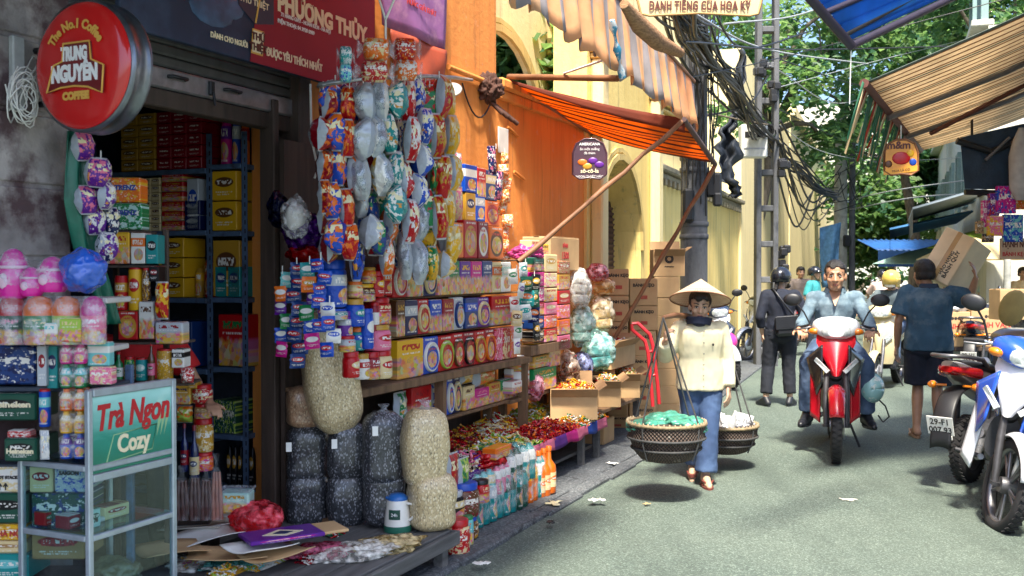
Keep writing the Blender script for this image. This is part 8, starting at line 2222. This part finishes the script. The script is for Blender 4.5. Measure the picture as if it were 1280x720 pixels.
# ------------------------------------------------------------------ right-hand stall: speaker-like roll, toys, signs
FR2=front(9.2)
ab=thing("awning_cassette","dark rolled awning hung from the right hand stall roof","awning",FR2.at(1245,205))
b=MB()
d_=lambda px,py,n=0.0:FR2.at(px,py,n)-ab.location
b.loft([[d_(1200,172,.3),d_(1206,236,.3),d_(1206,236,-.2),d_(1200,172,-.2)],[d_(1300,150,.3),d_(1300,238,.3),d_(1300,238,-.2),d_(1300,150,-.2)]],0,False,True);b.build("cover",mk("navy_tarp",(.02,.04,.07),.55,var=.25,bump=.3),ab)
b=MB();b.tube([d_(1196,176,.32),d_(1240,190,.34),d_(1300,160,.32)],.03,8);b.tube([d_(1206,240,.3),d_(1300,243,.3)],.025,8);b.build("bar",M_BLACK,ab)
b=MB();b.tube([d_(1232,200,.36),d_(1262,172,.36)],.014,6);b.build("arm",mk("grey_arm"),ab)
for px in(1215,1285):
 b=MB();b.tube([d_(px,240,.0),d_(px,120,-.1)],.012,5);b.build("hanger",M_BLACK,ab)
lan=thing("paper_lantern","pale grey bag hanging at the right edge above the toy packs","bag",FR2.at(1276,205,.5))
b=MB();k=8.7/F;b.lathe([(6*k,-45*k),(13*k,-30*k),(14*k,10*k),(10*k,28*k),(3*k,45*k)],14);b.build("bag_body",mk("grey_cloth",(.4,.38,.36),.8,var=.2),lan)
toys=[(1246,1271,232,267,'magenta','blue'),(1236,1250,241,270,'purple','red'),(1228,1238,250,284,'magenta','white'),(1235,1255,270,295,'pink','yellow'),(1254,1280,268,303,'blue','turquoise'),(1272,1290,226,262,'orange','gold'),(1221,1230,276,292,'tan','black'),(1229,1243,292,303,'black','tan')]
for i,(a,c,y0,y1,c1,c2)in enumerate(toys):
 item(FR2,a,c,y0,y1,.45-.03*(i%3),'box','tex',c1,c2,"toy pack",f"{('high in the middle', 'left of the high one', 'at the left end', 'low in the middle', 'low on the right', 'at the right edge', 'small brown at lower left', 'lowest small one')[i]} of the hanging packs","toy packs hanging at the right stall",.04,film=True)
b=MB();b.tube([FR2.at(1222,245,.4)-FR2.at(1250,240,.4),FR2.at(1300,222,.4)-FR2.at(1250,240,.4)],.01,5);tag(b.build("hanging_rail",M_BLACK,None,FR2.at(1250,240,.4)),"thin rail from which the toy packs hang","rail")
t=thing("shop_sign","long tan shop sign with brown capitals under the toy packs","sign",FR2.at(1268,318,.4));k=8.8/F
b=MB();b.box((10*k,0,7*k),(56*k,.03,26*k),0,.004);b.build("board",mk("sign_tan",(.5,.36,.24),.6),t)
letter("HẠNH NGUYÊN",11*k,mk("ink_brown"),t,(8*k,-.017,9*k),.002,width=48*k);letter("BÁNH KẸO - TRÀ",7*k,M_REDINK,t,(8*k,-.017,-2*k),.001,width=48*k)
po4=gnd(1258,452);po4.z=0
t=thing("stall_post","pale post carrying the right hand stall signs","post",po4);b=MB();b.lathe([(.06,0),(.055,3.4)],12);b.build("shaft",mk("pole_pale"),t);b=MB();b.box((0,0,.04),(.2,.2,.08),0,.01);b.build("foot_plate",M_STEEL,t)
for px,py,Y,r_,c,l in((1165,330,24,1.3,'pale teal',"pale parasol above the far right motorbikes"),(1218,325,19,1.0,'cream',"cream parasol behind the carried carton"),(1232,310,21,1.1,'lime',"lime parasol beside the cream one")):
 p=at(px,py,Y);t=thing("parasol",l,"parasol",(p.x,p.y,0),0,"parasols far down the right side");b=MB()
 n_=16;b.loft([[V((q*r_*cos(2*pi*j/n_),q*r_*sin(2*pi*j/n_),p.z+.4-.4*q**1.3))for j in range(n_)]for q in(.03,.4,.75,1.0)],0,False,False)
 b.build("canopy",mk("parasol_"+c,C[c],.7,trans=.3),t).modifiers.new("thickness",'SOLIDIFY').thickness=.01
 b=MB();b.tube([(0,0,0),(0,0,p.z+.35)],.025,8);b.build("pole",M_STEEL,t)
# ------------------------------------------------------------------ litter on the ground
for i,(px,py,w,m_,l,nm)in enumerate([(746,627,.12,M_WHITE,"torn white paper scrap on the road edge","litter"),(692,631,.15,mk("yellow_film",(.6,.55,.35),.35,coat=.4),"flattened pale yellow plastic bag on the pavement","litter"),(765,581,.1,M_WHITE,"white paper scrap near the table leg","litter"),(808,632,.06,mk("scrap_tan",(.4,.3,.15),.8),"small tan scrap on the road","litter"),(806,576,.04,M_WHITE,"tiny white scrap at the kerb joint","litter"),(602,707,.1,M_WHITE,"white scrap lying by the pickle jars","litter"),(688,655,.08,M_BLACK,"crushed black scrap on the pavement","litter"),(1060,625,.12,mk("chalk",(.6,.6,.5),.9),"pale smear of spilled flour on the road","litter")]):
 p=gnd(px,py,.025 if px<800 else .003);w*=.65;b=MB()
 b.grid(8,6,lambda s,t:V(((s-.5)*w*(1.2+.4*sin(t*5+i)),(t-.5)*w*(.8+.3*sin(s*7)),(.012*(1+noise.noise(V((s*5,t*5,i))))if i!=7 else .0015))),0,True)
 o_=b.build(nm,m_,None,(p.x,p.y,p.z+.003),(0,0,i*1.3));tag(o_,l,nm)
 o_.modifiers.new("thickness",'SOLIDIFY').thickness=.002
